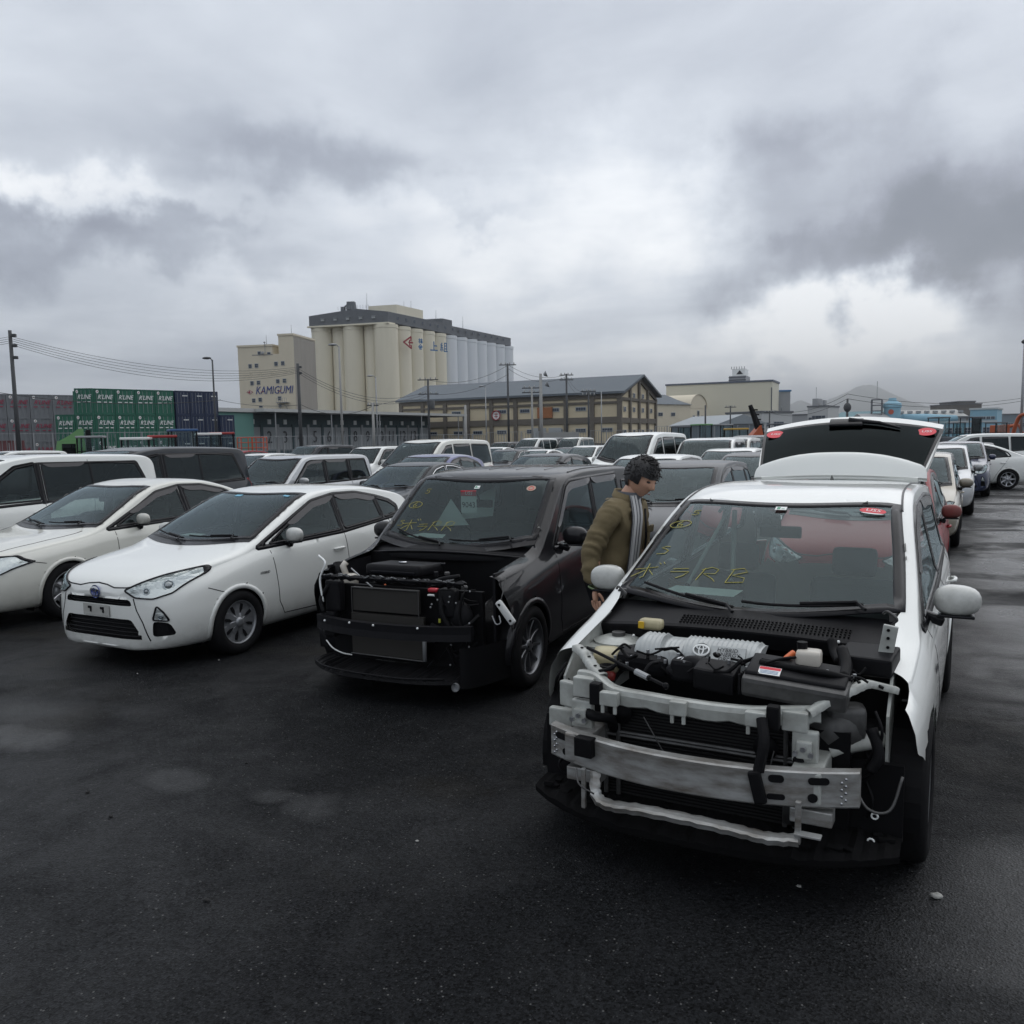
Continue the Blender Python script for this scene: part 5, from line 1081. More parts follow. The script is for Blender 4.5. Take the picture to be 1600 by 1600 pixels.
    g = MB(); v = (Vector((0, 0, 0)) - p).normalized(); g.lathe([(0, 0), (.75, 0), (.75, .08)], 20, Matrix.Translation(v * 2.32 + Vector((-.3, 0, H * .66))) @ v.to_track_quat('Z', 'Y').to_matrix().to_4x4()); g.build('disc', mat('disc_orange', (.45, .09, .05), .6), t)
    q = _rt * -4.6; g = MB()
    for dx in (-1.4, 1.4):
        for dy in (-1.2, 1.2): g.tube([q + Vector((dx, dy, 0)), q + Vector((dx, dy, H - .5))], .18, 4)
    for i in range(8): z = i * (H - .5) / 7; g.box(q + Vector((0, 0, z + .1)), (2.9, 2.5, .25))
    g.build('lattice_stair', M_CONC, t); g = MB(); g.tube([q + Vector((0, 0, H)), q + Vector((0, 0, H + 5))], .08, 4); g.build('antenna', M_STEEL, t)
    g = MB(); g.smooth = True; g.tube([Vector((0, 0, 0)) + _rt * x + Vector((0, 0, 5.8 - abs(x) * .02)) for x in (3, 10, 19)], [1.5, 1.6, 1.2], 12); g.build('pipe_duct', mlb, t)
others()

# ---------------------------------------------------------------- shipping containers
def container(w, l, h, m, seed=0):
    """corrugated box; end with doors faces -y, origin at the front lower left corner"""
    mb = MB(); n = 15
    def corr(p, u, nrm, L_, z0, z1, k, dep=.05):
        rows = [[], []]
        for i in range(k * 4 + 1):
            s = i * L_ / (k * 4); o = dep if (i % 4) in (1, 2) else 0
            for r, z in zip(rows, (z0, z1)): r.append(p + u * s - nrm * o + Vector((0, 0, z)))
        mb.sheet(rows)
    X, Y = Vector((1, 0, 0)), Vector((0, 1, 0)); e = .09
    corr(Vector((e, .04, 0)), X, -Y, w - 2 * e, e, h - e, 5, .035); corr(Vector((0.01, l - e, 0)), -Y, -X, l - 2 * e, e, h - e, 22); corr(Vector((w - .01, e, 0)), Y, X, l - 2 * e, e, h - e, 22); corr(Vector((w - e, l - .01, 0)), -X, Y, w - 2 * e, e, h - e, 5)
    mb.add([(.03, .03, h - .03), (w - .03, .03, h - .03), (w - .03, l - .03, h - .03), (.03, l - .03, h - .03)], [(0, 1, 2, 3)])
    for x in (0, w - e):
        for y in (0, l - e): mb.b2((x, y, 0), (x + e, y + e, h))
    for z in (0, h - e):
        for y in (0, l - e): mb.b2((e, y, z), (w - e, y + e, z + e))
        for x in (0, w - e): mb.b2((x, e, z), (x + e, l - e, z + e))
    return mb
def containers():
    mg = mat('container_green', (.018, .135, .085), .55, vary=(.8, .5, (.015, .10, .07))); my = mat('container_grey', (.20, .21, .225), .6, vary=(.7, .6, (.15, .155, .17)), stretch=(1, 1, .3)); mb_ = mat('container_navy', (.016, .03, .075), .5, vary=(.7, .5, (.012, .02, .05))); mr = mat('container_maroon', (.11, .03, .035), .6, vary=(.7, .5, (.08, .025, .03)))
    G = 'stacked freight containers'; h = 2.6
    def base(kind, m, txt, tm, l=5.8):
        t = empty('shipping_container'); o = container(2.42, l, h, m).build('shell', m, t)
        g = MB()
        for x in (.35, .95, 1.5, 2.1): g.tube([(x, -.02, .15), (x, -.02, h - .2)], .022, 5)
        g.build('door_bar', M_STEEL if kind != 'grey' else my, t)
        if txt:
            text_mesh(txt, .62, 'lettering', tm, t, Matrix.Translation((1.28, -.06, 1.72)) @ FACE, .01, .35, bold=.006, sx=1.0)
            g = MB()
            for k, (a, b) in enumerate(((.35, .8), (1.15, 1.5), (1.75, 2.1))): g.b2((a, -.07, 1.18), (b, -.05, 1.27))
            g.build('code_marks', tm, t)
            g = MB(); g.lathe([(0, 0), (.17, 0)], 16, Matrix.Translation((.42, -.07, 2.28)) @ FACE); g.build('badge', M_STW if kind != 'grey' else M_STW, t); g = MB(); g.add([(.34, -.085, 2.2), (.5, -.085, 2.24), (.44, -.085, 2.38)], [(0, 1, 2)]); g.build('badge_mark', M_SRED, t)
        return t
    tg = base('green', mg, "R'LINE", M_STW); ty = base('grey', my, "R'LINE", mat('mark_crimson', (.30, .02, .06), .6)); tb = base('navy', mb_, None, None); tr = base('maroon', mr, None, None)
    g = MB()
    for k in range(5): g.b2((1.2 + k * .18, -.06, 2.0), (1.32 + k * .18, -.04, 2.12))
    g.build('code_marks', M_STW, tb)
    used = set()
    def row(src, px0, px1, d0, d1, n, levels, word, gap=.06, lz=0, off=0):
        a, b = gnd(px0, d0), gnd(px1, d1); f = Fr(a, b)
        for lv in levels:
            for i in range(n):
                t = src if src.name not in used else dup(src); used.add(src.name)
                w = f.w / n; t.location = f.P(i * w + .02, off, lv * (h + .02)); t.rotation_euler = (0, 0, f.rz); t.scale = ((w - .06) / 2.42, 1, 1)
                lvn = ['bottom', 'middle', 'top'][lv]; ords = ['leftmost', 'second from the left', 'third from the left', 'fourth from the left', 'rightmost'][i if i < n - 1 or n > 5 else 4]
                tag(t, f'{word} container, {ords} in the {lvn} row', 'container', G)
    D = 91.
    row(tg, 150, 275, 88, 94, 4, (0, 1, 2), 'green R LINE'); row(tg, 88, 149.5, 87.5, 87.8, 2, (0, 1), 'green left hand R LINE')
    row(tg, 120, 149.5, 87.65, 87.8, 1, (2,), 'green left hand R LINE')
    row(ty, -24, 120, 93, 99, 4, (0, 1, 2), 'grey red lettered R LINE')
    row(tb, 277, 344, 94, 97.5, 3, (0, 1, 2), 'navy blue'); row(tb, 345.5, 368, 97, 98, 1, (0, 1), 'single navy blue')
    row(tr, -30, 38, 74, 78, 1, (0,), 'maroon'); 
containers()
# ---------------------------------------------------------------- the four cars in front
random.seed(3)
BLK = paint('black_paint', (.010, .010, .012)); PEARL = paint('pearl_paint', (.60, .60, .55))
def put(root, x, y, rz, label, cat='car', group=None):
    root.location = (x, y, 0); root.rotation_euler = (0, 0, R(rz)); return tag(root, label, cat, group)
AQ, AQs = make_car('parked_car', Car(**T_hatch()), M_WHITE)
put(AQ, -6.50, 4.87, -1.0, 'white hatchback with silver hubcaps and a blue round bonnet badge, beside the stripped black car')
TE, TEs = make_car('parked_car', Car(**T_sedan()), PEARL)
put(TE, -9.48, 5.17, -.5, 'pearl white saloon at the left edge, next to the white hatchback with silver hubcaps')
def front_kill(yh, xh, yf, xin=None):
    def k(c):
        if c.y < yf: return True
        if c.y < yh and abs(c.x) < xh: return True
        return c.y < yh and c.z < .34
    return k
PA = T_alpha(); PB = T_box()
PA['cuts'] = [('T', [(-.705, -.6), (-.70, .5), (-.70, 1.22), (-.735, 1.34), (-.4, 1.19), (0, 1.14), (.4, 1.19), (.735, 1.34), (.70, 1.22), (.70, .74, .04), (.80, .70, .04), (.80, -.6)]),
    ('L', [(-.6, 1.3), (-.6, 0), (.93, 0), (.93, .36), (.60, .58), (.50, .62, .04), (.54, .82), (.56, 1.3)]), ('R', [(-.6, 1.3), (-.6, 0), (.93, 0), (.93, .36), (.66, .60), (.62, .82), (.66, 1.3)])]
PB['cuts'] = [('T', [(-.715, -.6), (-.70, .6), (-.70, 1.02), (-.735, 1.24), (-.4, 1.14), (0, 1.10), (.4, 1.14), (.735, 1.24), (.70, 1.02), (.70, .6), (.78, .3), (.78, -.6)]), ('L', [(-.6, 1.3), (-.6, 0), (.8, 0), (.8, .35), (.50, .55), (.42, .80), (.50, 1.3)]), ('R', [(-.6, 1.3), (-.6, 0), (.8, 0), (.8, .35), (.45, .55), (.36, .80), (.40, 1.3)])]
def killA(c):
    if c.y < 1.14 and abs(c.x) < .69: return True
    if c.y < 1.16 and c.z < .34: return True
    return c.y < .50 or (c.x < 0 and c.y < .60)
PA['kill'] = lambda c: killA(c) or (c.y > 4.22 and c.z > .78 and abs(c.x) < .70); PA['norear'] = True
def killB(c):
    if c.y < 1.06 and abs(c.x) < .69: return True
    if c.y < 1.1 and c.z < .34: return True
    return c.y < .34
PB['kill'] = killB
ALF, ALs = make_car('dismantled_car', Car(**PA), M_WHITE)
AX, AY, AR = -.92, 3.18, -1.9
put(ALF, AX, AY, AR, 'white estate car stripped of bonnet and bumper with its tailgate open, nearest on the right')
BOX, BXs = make_car('dismantled_car', Car(**PB), BLK)
BX_, BY_, BR_ = -3.60, 4.92, 2.2
put(BOX, BX_, BY_, BR_, 'black boxy car with its bonnet and front bumper stripped off, 9043 card behind the windshield')

# badge, plate and side lettering of the hatchback
def badge(parent, M, r, mblue, m2=M_CHR):
    g = MB(); g.smooth = True; g.cur = 0; g.lathe([(0, 0), (r * .98, 0), (r * .98, .006)], 24, M); g.cur = 1
    def ell(a, b, cx, cy, w):
        rows = [[], []]
        for k in range(25): t = 2 * math.pi * k / 24; c, s = math.cos(t), math.sin(t); rows[0].append(M @ Vector((cx + (a + w) * c, cy + (b + w) * s, .009))); rows[1].append(M @ Vector((cx + (a - w) * c, cy + (b - w) * s, .011)))
        g.sheet(rows)
    ell(r, r * .72, 0, 0, r * .1); ell(r * .28, r * .66, 0, 0, r * .08); ell(r * .62, r * .26, 0, r * .34, r * .08)
    return g.build('emblem', [mblue, m2], parent)
c = AQs; q, n = c.cast('F', 0, .66)
badge(AQ, Matrix.Translation(q + Vector((0, -.004, 0))) @ FACE, .058, mat('emblem_blue', (.01, .04, .25), .2, coat=1))
mb = MB(); P_ = rpoly([(-.17, .55), (.17, .55), (.17, .45), (-.17, .45)], .008); c.patch(mb, 'F', P_, .010, .05)
pl = mb.build('licence_plate_panel', M_PLATE, AQ); mb = MB()
for x in (-.08, .08): mb.rbox((x, -.0, .52), (.045, .03, .022), .004); mb.rbox((x + .012, -.0, .495), (.018, .03, .03), .004)
q, n = c.cast('F', .08, .50); o = mb.build('plate_bracket', M_TRIM, pl, loc=(0, q.y - .002, 0))
def front_grille(parent, c, poly, dep, bars):
    mb = MB(); P = [Vector(p) for p in rpoly(poly, .03)]
    y = c.cast('F', 0, (poly[0][1] + poly[2][1]) / 2)[0].y
    mb.patch = None; c.patch(mb, 'F', offset2(P, .012), -dep, .05); g = MB(); z0, z1 = min(p.y for p in P), max(p.y for p in P)
    for k in range(bars):
        z = z0 + (z1 - z0) * (k + .6) / bars; xs = [p.x for p in P if abs(p.y - z) < (z1 - z0) * .6]; w = max(xs) - .01
        g.tube([c.cast('F', x, z)[0] + Vector((0, dep * .55, 0)) for x in np.linspace(-w, w, 12)], .006, 5)
    o = mb.build('grille', M_BLACK, parent, smooth=True); g.build('grille_bar', M_BLACK, o)
for hh in T_hatch()['holes']: 
    P = hh[1]
    if P[0][0] < 0 and abs(P[0][0]) < .5: front_grille(AQ, c, P, .05, 5 if P[2][1] < .3 else 3)
for sg in (1, -1):
    mb = MB(); P = [Vector((p[0] * sg, p[1])) for p in ((.59, .44), (.71, .42), (.735, .29), (.58, .285))]; c.patch(mb, 'F', rpoly(P, .02), -.035, .04); mb.build('fog_lamp_recess', M_BLACK, AQ)
q, n = c.cast('L', 1.20, .80)
def side_text(parent, c, s, y, z, size, m):
    q, n = c.cast('L', y, z); up = Vector((0, 0, 1)); X = Vector((0, 1, 0)); M = Matrix.Translation(q + n * .004) @ Matrix((X, up - n * n.dot(up), n)).transposed().to_4x4(); text_mesh(s, size, 'lettering', m, parent, M, .001, .2)
side_text(AQ, AQs, 'HYBRID', 1.16, .70, .035, M_INK); side_text(ALF, ALs, 'HYBRID', 1.28, .78, .035, M_INK)

# things on and behind the windshields
def on_glass(car, c, x, y, w, h, nm, m, off=.006, shape='rect', ang=0.):
    """small flat thing stuck on the windshield, y along the centre line"""
    q, n = c.cast('T', x, y); q2, _ = c.cast('T', x, y + .05); v = (q2 - q).normalized(); u = v.cross(n).normalized(); n2 = u.cross(v)
    M = Matrix.Translation(q + n2 * off) @ Matrix((u, v, n2)).transposed().to_4x4() @ Matrix.Rotation(ang, 4, 'Z')
    g = MB()
    if shape == 'oval': g.prism([(w / 2 * math.cos(a), h / 2 * math.sin(a)) for a in [2 * math.pi * k / 24 for k in range(24)]], .001, M)
    else: g.prism([(-w / 2, -h / 2), (w / 2, -h / 2), (w / 2, h / 2), (-w / 2, h / 2)], .001, M)
    return g.build(nm, m, car), M
def marker(car, c, x, y, w, lines, nm='marker_writing', width=.0042):
    """yellow grease-pencil strokes on the glass"""
    q, n = c.cast('T', x, y); q2, _ = c.cast('T', x, y + .05); v = (q2 - q).normalized(); u = v.cross(n).normalized(); n2 = u.cross(v); M = Matrix.Translation(q + n2 * .005) @ Matrix((u, v, n2)).transposed().to_4x4()
    g = MB(); 
    for ln in lines:
        pts = [M @ Vector((a * w, b * w, 0)) for a, b in ln]; g.tube(pts, width / 2, 5)
    g.build(nm, M_YEL, car)
G5 = [[(.4, .5), (-.2, .5), (-.25, .1), (.2, .1), (.35, -.2), (0, -.5), (-.35, -.35)]]
G6 = [[(.1, .4), (-.25, 0), (-.2, -.35), (.1, -.35), (.2, -.1), (-.15, 0)], [(.9 * math.cos(t) , .55 * math.sin(t)) for t in np.linspace(.3, 6.6, 18)]]
GS = [[(.5, .45), (.1, .55), (-.2, .4), (.3, .1), (.5, -.1), (.3, -.5), (-.4, -.45)]]
GBO = [[(-.7, .25), (.6, .35)], [(0, .7), (-.02, -.5), (-.2, -.6)], [(-.1, .1), (-.75, -.45)], [(.15, .1), (.5, -.4)], [(.55, .75), (.68, .6)], [(.78, .8), (.9, .62)]]
GRA = [[(-.5, .35), (.5, .45)], [(-.6, .05), (.6, .1), (.3, -.35), (-.1, -.6)]]
GRR = [[(-.2, .5), (-.45, -.5)], [(-.35, .35), (.1, .6), (.45, .45), (.35, .1), (-.2, .05), (.3, -.3), (.45, -.5)]]
GB = [[(-.2, .5), (-.4, -.5)], [(-.35, .45), (.2, .6), (.4, .35), (-.2, .05), (.35, -.1), (.35, -.4), (-.4, -.5)]]
for car, c, rows in ((ALF, ALs, [(-.50, 2.0, .07, G5), (-.56, 1.88, .085, G6), (-.585, 1.62, .085, GS), (-.62, 1.43, .12, GBO), (-.42, 1.41, .10, GRA), (-.26, 1.40, .13, GRR), (-.10, 1.40, .14, GB)]),
                     (BOX, BXs, [(-.50, 1.66, .07, G5), (-.55, 1.52, .085, G6), (-.60, 1.34, .07, GS), (-.50, 1.31, .12, GBO), (-.36, 1.30, .09, GRA), (-.24, 1.31, .12, GRR), (-.11, 1.31, .12, GRR)])):
    for x, y, w, gl in rows: marker(car, c, x, y, w * .88, gl)
o, M = on_glass(ALF, ALs, .50, 2.06, .14, .075, 'oval_sticker', M_STK, .012, 'oval'); text_mesh('USS', .05, 'sticker_text', M_STW, o, M @ Matrix.Translation((0, .004, .0025)), 0, .2); g = MB(); g.prism([(.06 * math.cos(a), -.036 + .012 * math.sin(a)) for a in np.linspace(math.pi, 2 * math.pi, 10)], .001, M @ Matrix.Translation((0, .004, .0015))); g.build('sticker_edge', M_STW, o)
o, M = on_glass(ALF, ALs, -.0, 2.04, .065, .045, 'inspection_sticker', M_STW, .012); g = MB(); g.b2((-.022, -.015, .0015), (-.004, .016, .002)); g.b2((.004, -.012, .0015), (.022, -.004, .002)); g.v = [tuple(M @ Vector(v)) for v in g.v]; g.build('sticker_print', M_GRN, o)
o, M = on_glass(BOX, BXs, -.02, 1.70, .05, .04, 'inspection_sticker', M_STW, .006); g = MB(); g.b2((-.018, -.012, .0015), (-.002, .014, .002)); g.b2((.002, -.012, .0015), (.018, -.004, .002)); g.v = [tuple(M @ Vector(v)) for v in g.v]; g.build('sticker_print', M_GRN, o)
o, M = on_glass(BOX, BXs, .50, 1.70, .085, .07, 'round_sticker', mat('sticker_tan', (.45, .33, .26), .6), .006, 'oval'); g = MB(); g.add(*_torus(.022, .004, 12, 4), M @ Matrix.Translation((0, 0, .001))); g.build('sticker_print', M_STK, o)
# lot card hanging behind the glass of the black car
g = MB(); g.b2((-.075, 0, -.12), (.075, .003, .08)); card = g.build('lot_card', M_PAPER, BOX, loc=(-.09, 1.66, 1.375)); card.rotation_euler = (R(-38) * 0, 0, R(3))
g = MB(); g.b2((-.075, -.003, .03), (.075, -.001, .08)); g.build('card_header', M_STK, card)
text_mesh('USS', .045, 'card_text', M_STW, card, Matrix.Translation((0, -.005, .054)) @ FACE, 0, .25); text_mesh('9043', .072, 'card_number', M_INK, card, Matrix.Translation((0, -.004, -.05)) @ FACE, 0, 0, sx=.92)
def paper(car, pts, nm='paper_sheet', m=M_PAPER): g = MB(); g.add(pts, [tuple(range(len(pts)))]); return g.build(nm, m, car)
# sheets and clear wrapping seen through the windshields
paper(BOX, [(-.62, 1.36, 1.06), (-.20, 1.36, 1.06), (-.24, 1.50, 1.075), (-.48, 1.52, 1.08)]); paper(BOX, [(-.58, 1.9, 1.10), (-.22, 1.9, 1.12), (-.40, 1.9, 1.36)], m=M_PAPER); paper(BOX, [(-.36, 2.0, 1.16), (-.02, 2.0, 1.20), (.02, 2.0, 1.47), (-.30, 2.0, 1.34)])
paper(ALF, [(-.50, 1.36, 1.045), (-.10, 1.33, 1.045), (-.08, 1.46, 1.06), (-.46, 1.48, 1.06)])
paper(AQ, [(-.38, 1.25, 1.0), (-.1, 1.22, 1.0), (-.1, 1.34, 1.01), (-.35, 1.36, 1.01)]); 
o, M = on_glass(AQ, AQs, -.16, 1.86, .09, .05, 'film_tag', mat('tag_blue', (.15, .4, .55), .5), .004); on_glass(AQ, AQs, .46, 1.90, .07, .035, 'inspection_sticker', mat('tag_blue', (.15, .4, .55), .5), .006)
g = MB(); g.tube([(-.30, 2.1, 1.0), (-.34, 2.3, 1.42)], .016, 6); g.tube([(-.52, 1.9, 1.0), (-.36, 2.2, 1.42)], .012, 6); g.build('seat_belt_strap', mat('strap_pale', (.35, .38, .37), .8), ALF)
# roof aerial fins
g = MB(); g.add([(0, -.09, 0), (.022, .05, 0), (-.022, .05, 0), (0, .045, .05), (0, .01, .045)], [(0, 1, 3, 4), (0, 4, 3, 2), (1, 2, 3), (0, 2, 1)]); q, n = ALs.cast('T', 0, 3.95); g.build('roof_aerial', M_TRIM, ALF, loc=q + Vector((0, 0, -.004)))
g = MB(); g.rbox((0, 0, .015), (.06, .09, .03), .01); g.tube([(0, 0, .03), (-.10, .03, .04)], .006, 5); q, n = BXs.cast('T', 0, 3.75); g.build('roof_aerial', M_TRIM, BOX, loc=q)
# roof pressings of the black car
g = MB()
for x in (-.42, -.14, .14, .42): g.tube([BXs.cast('T', x, y)[0] + Vector((0, 0, -.004)) for y in np.linspace(2.2, 3.7, 14)], .009, 6)
g.smooth = True; g.build('roof_rib', BLK, BOX)
for c, car, xs in ((ALs, ALF, .675), (BXs, BOX, .70)):
    for sg in (1, -1):
        g = MB(); ys = np.linspace(2.15, c.L - .5, 24); g.tube([c.cast('T', sg * (c.xedge(y) - .06), y)[0] + Vector((0, 0, .001)) for y in ys], .007, 6); g.build('roof_moulding', M_TRIM, car)

# ---- open tailgate of the white estate car
def tailgate():
    T = Matrix.Translation((0, 4.24, 1.52)) @ Matrix.Rotation(R(27), 4, 'X')
    root = MB(); root.smooth = True
    def shell(pts_top, th): pass
    # outline in gate coordinates: u across, v along the gate; slightly crowned
    def S(u, v): return T @ Vector((u, v, .05 + .06 * (v / .9) * (1 - (u / .8) ** 2) - .05 * (u / .8) ** 2 - .10 * max(0, v - .55) ** 1.5))
    def sheet(us, v0, v1, w0, w1, dz=0., n=16, m=8):
        rows = []
        for i in range(m + 1):
            t = i / m; v = v0 + (v1 - v0) * t; w = w0(t); rows.append([S(w * (2 * j / n - 1), v - .05 * (abs(2 * j / n - 1)) ** 3 * (0 if v1 > .8 else 1)) + T.to_3x3() @ Vector((0, 0, dz)) for j in range(n + 1)])
        return rows
    g = MB(); g.smooth = True
    g.sheet(sheet(0, .0, .98, lambda t: .60 + .14 * t ** .5, 0)); low = sheet(0, .0, .98, lambda t: .60 + .14 * t ** .5, 0, dz=-.045); g.sheet([r[::-1] for r in low])
    top = sheet(0, .0, .98, lambda t: .60 + .14 * t ** .5, 0); g.sheet([[r[0] for r in top], [r[0] for r in low]]); g.sheet([[r[-1] for r in low], [r[-1] for r in top]]); g.sheet([top[-1], low[-1]]); g.sheet([low[0], top[0]])
    o = g.build('tailgate', M_WHITE, ALF)
    # spoiler standing off the gate with rounded shoulders
    g = MB(); g.smooth = True; rows = []
    for i in range(9):
        t = i / 8; w = .665 * (1 - .30 * t ** 3); rows.append([Vector((w * (2 * j / 20 - 1), 4.19 + .10 * t + .06 * (2 * j / 20 - 1) ** 2, 1.535 + .025 * (1 - (2 * j / 20 - 1) ** 2) + (.185 - .055 * (2 * j / 20 - 1) ** 4) * math.sin(t * math.pi / 2 * .98))) for j in range(21)])
    g.sheet(rows); l2 = [[p + T.to_3x3() @ Vector((0, .0, -.028)) for p in r] for r in rows]; g.sheet([r[::-1] for r in l2]); g.sheet([rows[-1], l2[-1]]); g.sheet([[r[0] for r in rows], [r[0] for r in l2]]); g.sheet([[r[-1] for r in l2], [r[-1] for r in rows]]); g.build('spoiler', M_WHITE, o)
    g = MB(); g.smooth = True; g.sheet(sheet(0, .06, .82, lambda t: .61 + .105 * t, 0, dz=.012)); g.build('rear_window', M_GG, o); g = MB(); g.smooth = True; g.sheet(sheet(0, .03, .87, lambda t: .625 + .125 * t, 0, dz=.007)); g.build('window_frame', M_TRIM, o)
    g = MB(); g.smooth = True; g.rbox(S(-.02, .80) + T.to_3x3() @ Vector((.0, 0, .028)), (.28, .12, .03), .014, rx=R(27)); g.tube([S(.0, .80) + Vector((0, 0, .05)), S(.25, .77) + Vector((0, 0, .04)), S(.42, .72) + Vector((0, 0, .03))], [.022, .016, .008], 8); g.build('rear_wiper', M_TRIM, o)
    for sg in (1, -1):
        M = Matrix.Translation(S(sg * .62, .73) + T.to_3x3() @ Vector((0, 0, .02))) @ T.to_3x3().to_4x4(); g = MB(); g.prism([(.075 * math.cos(a), .07 * math.sin(a)) for a in np.linspace(0, 2 * math.pi, 24, endpoint=False)], .002, M); s = g.build('oval_sticker', M_STK, o); text_mesh('USS', .05, 'sticker_text', M_STW, s, M @ Matrix.Translation((0, 0, .004)), 0, .2)
    for sg in (1, -1):
        g = MB(); g.tube([(sg * .60, 4.22, 1.15), S(sg * .64, .42)], [.014, .009], 8); g.build('gas_strut', M_TRIM, o)
tailgate()
# ---------------------------------------------------------------- stripped front ends
M_ALB = mat('bare_aluminium', (.45, .46, .455), .42, .55, vary=(9, 1.0, (.15, .13, .11)), stretch=(.6, 1, 2.2), bump=(40, .25), bdist=.002)
M_APR = mat('primer_white', (.42, .44, .42), .45, vary=(9, .8, (.20, .20, .18)), coat=.3); M_DAL = mat('dirty_cast', (.10, .10, .10), .5, .5, vary=(20, .6, (.04, .04, .04))); M_HOSE = mat('rubber_hose', (.007, .007, .008), .55, spec=.1)
M_RAD = mat('radiator_core', (.022, .022, .022), .55, .4, bump=(300, .5)); M_BOT = mat('bottle_beige', (.42, .38, .24), .4, vary=(10, .5, (.3, .25, .15))); M_PNK = mat('coolant_pink', (.45, .10, .12), .35); M_ORG = mat('cable_orange', (.62, .13, .03), .4)
M_BEIGE = mat('tank_white', (.50, .47, .42), .35); M_COV = mat('cover_silver', (.40, .42, .42), .42, .35, vary=(14, .5, (.28, .29, .29)))
def caps(fr):
    pass
class Bay:
    """places things in a car's own coordinates; p() takes a photograph pixel and the depth y from the bumper line"""
    def __init__(s, car, x, y, rz): s.car = car; s.M = Matrix.Translation((x, y, 0)) @ Matrix.Rotation(R(rz), 4, 'Z'); s.I = s.M.inverted(); s.o = s.I @ Vector((0, 0, CAM_H)); s.R3 = s.I.to_3x3()
    def p(s, px, py, y): v = s.R3 @ ray(px, py); t = (y - s.o.y) / v.y; return s.o + v * t
    def pz(s, px, py, z): v = s.R3 @ ray(px, py); t = (z - s.o.z) / v.z; return s.o + v * t
def ribbon(mb, pts, w, th=.004, up=(0, 0, 1), lip=.018, waves=0.):
    """pressed sheet-metal rail: a band with down-turned lips"""
    pts = [Vector(p) for p in pts]; rows = []; up = Vector(up)
    for i, p in enumerate(pts):
        d = (pts[min(i + 1, len(pts) - 1)] - pts[max(i - 1, 0)]).normalized(); a = d.cross(up).normalized(); b = a.cross(d)
        ww = w * (1 + waves * math.sin(i * 2.3)); rows.append([p - a * ww / 2 - b * lip, p - a * ww / 2, p - a * ww * .2 + b * .004, p + a * ww * .2 + b * .004, p + a * ww / 2, p + a * ww / 2 - b * lip])
    mb.sheet(rows); mb.sheet([[q - up * th for q in r][::-1] for r in rows])
def sm(pts, n=6):
    """smooth polyline (Catmull-Rom)"""
    P = [Vector(p) for p in pts]; P = [P[0] * 2 - P[1]] + P + [P[-1] * 2 - P[-2]]; out = []
    for i in range(1, len(P) - 2):
        for k in range(n):
            t = k / n; a, b, c, d = P[i - 1], P[i], P[i + 1], P[i + 2]; out.append(.5 * ((2 * b) + (c - a) * t + (2 * a - 5 * b + 4 * c - d) * t * t + (3 * b - a - 3 * c + d) * t ** 3))
    out.append(P[-2]); return out
def hose(name, pts, r, m, parent, n=8): g = MB(); g.smooth = True; g.tube(sm(pts), r, n); return g.build(name, m, parent)

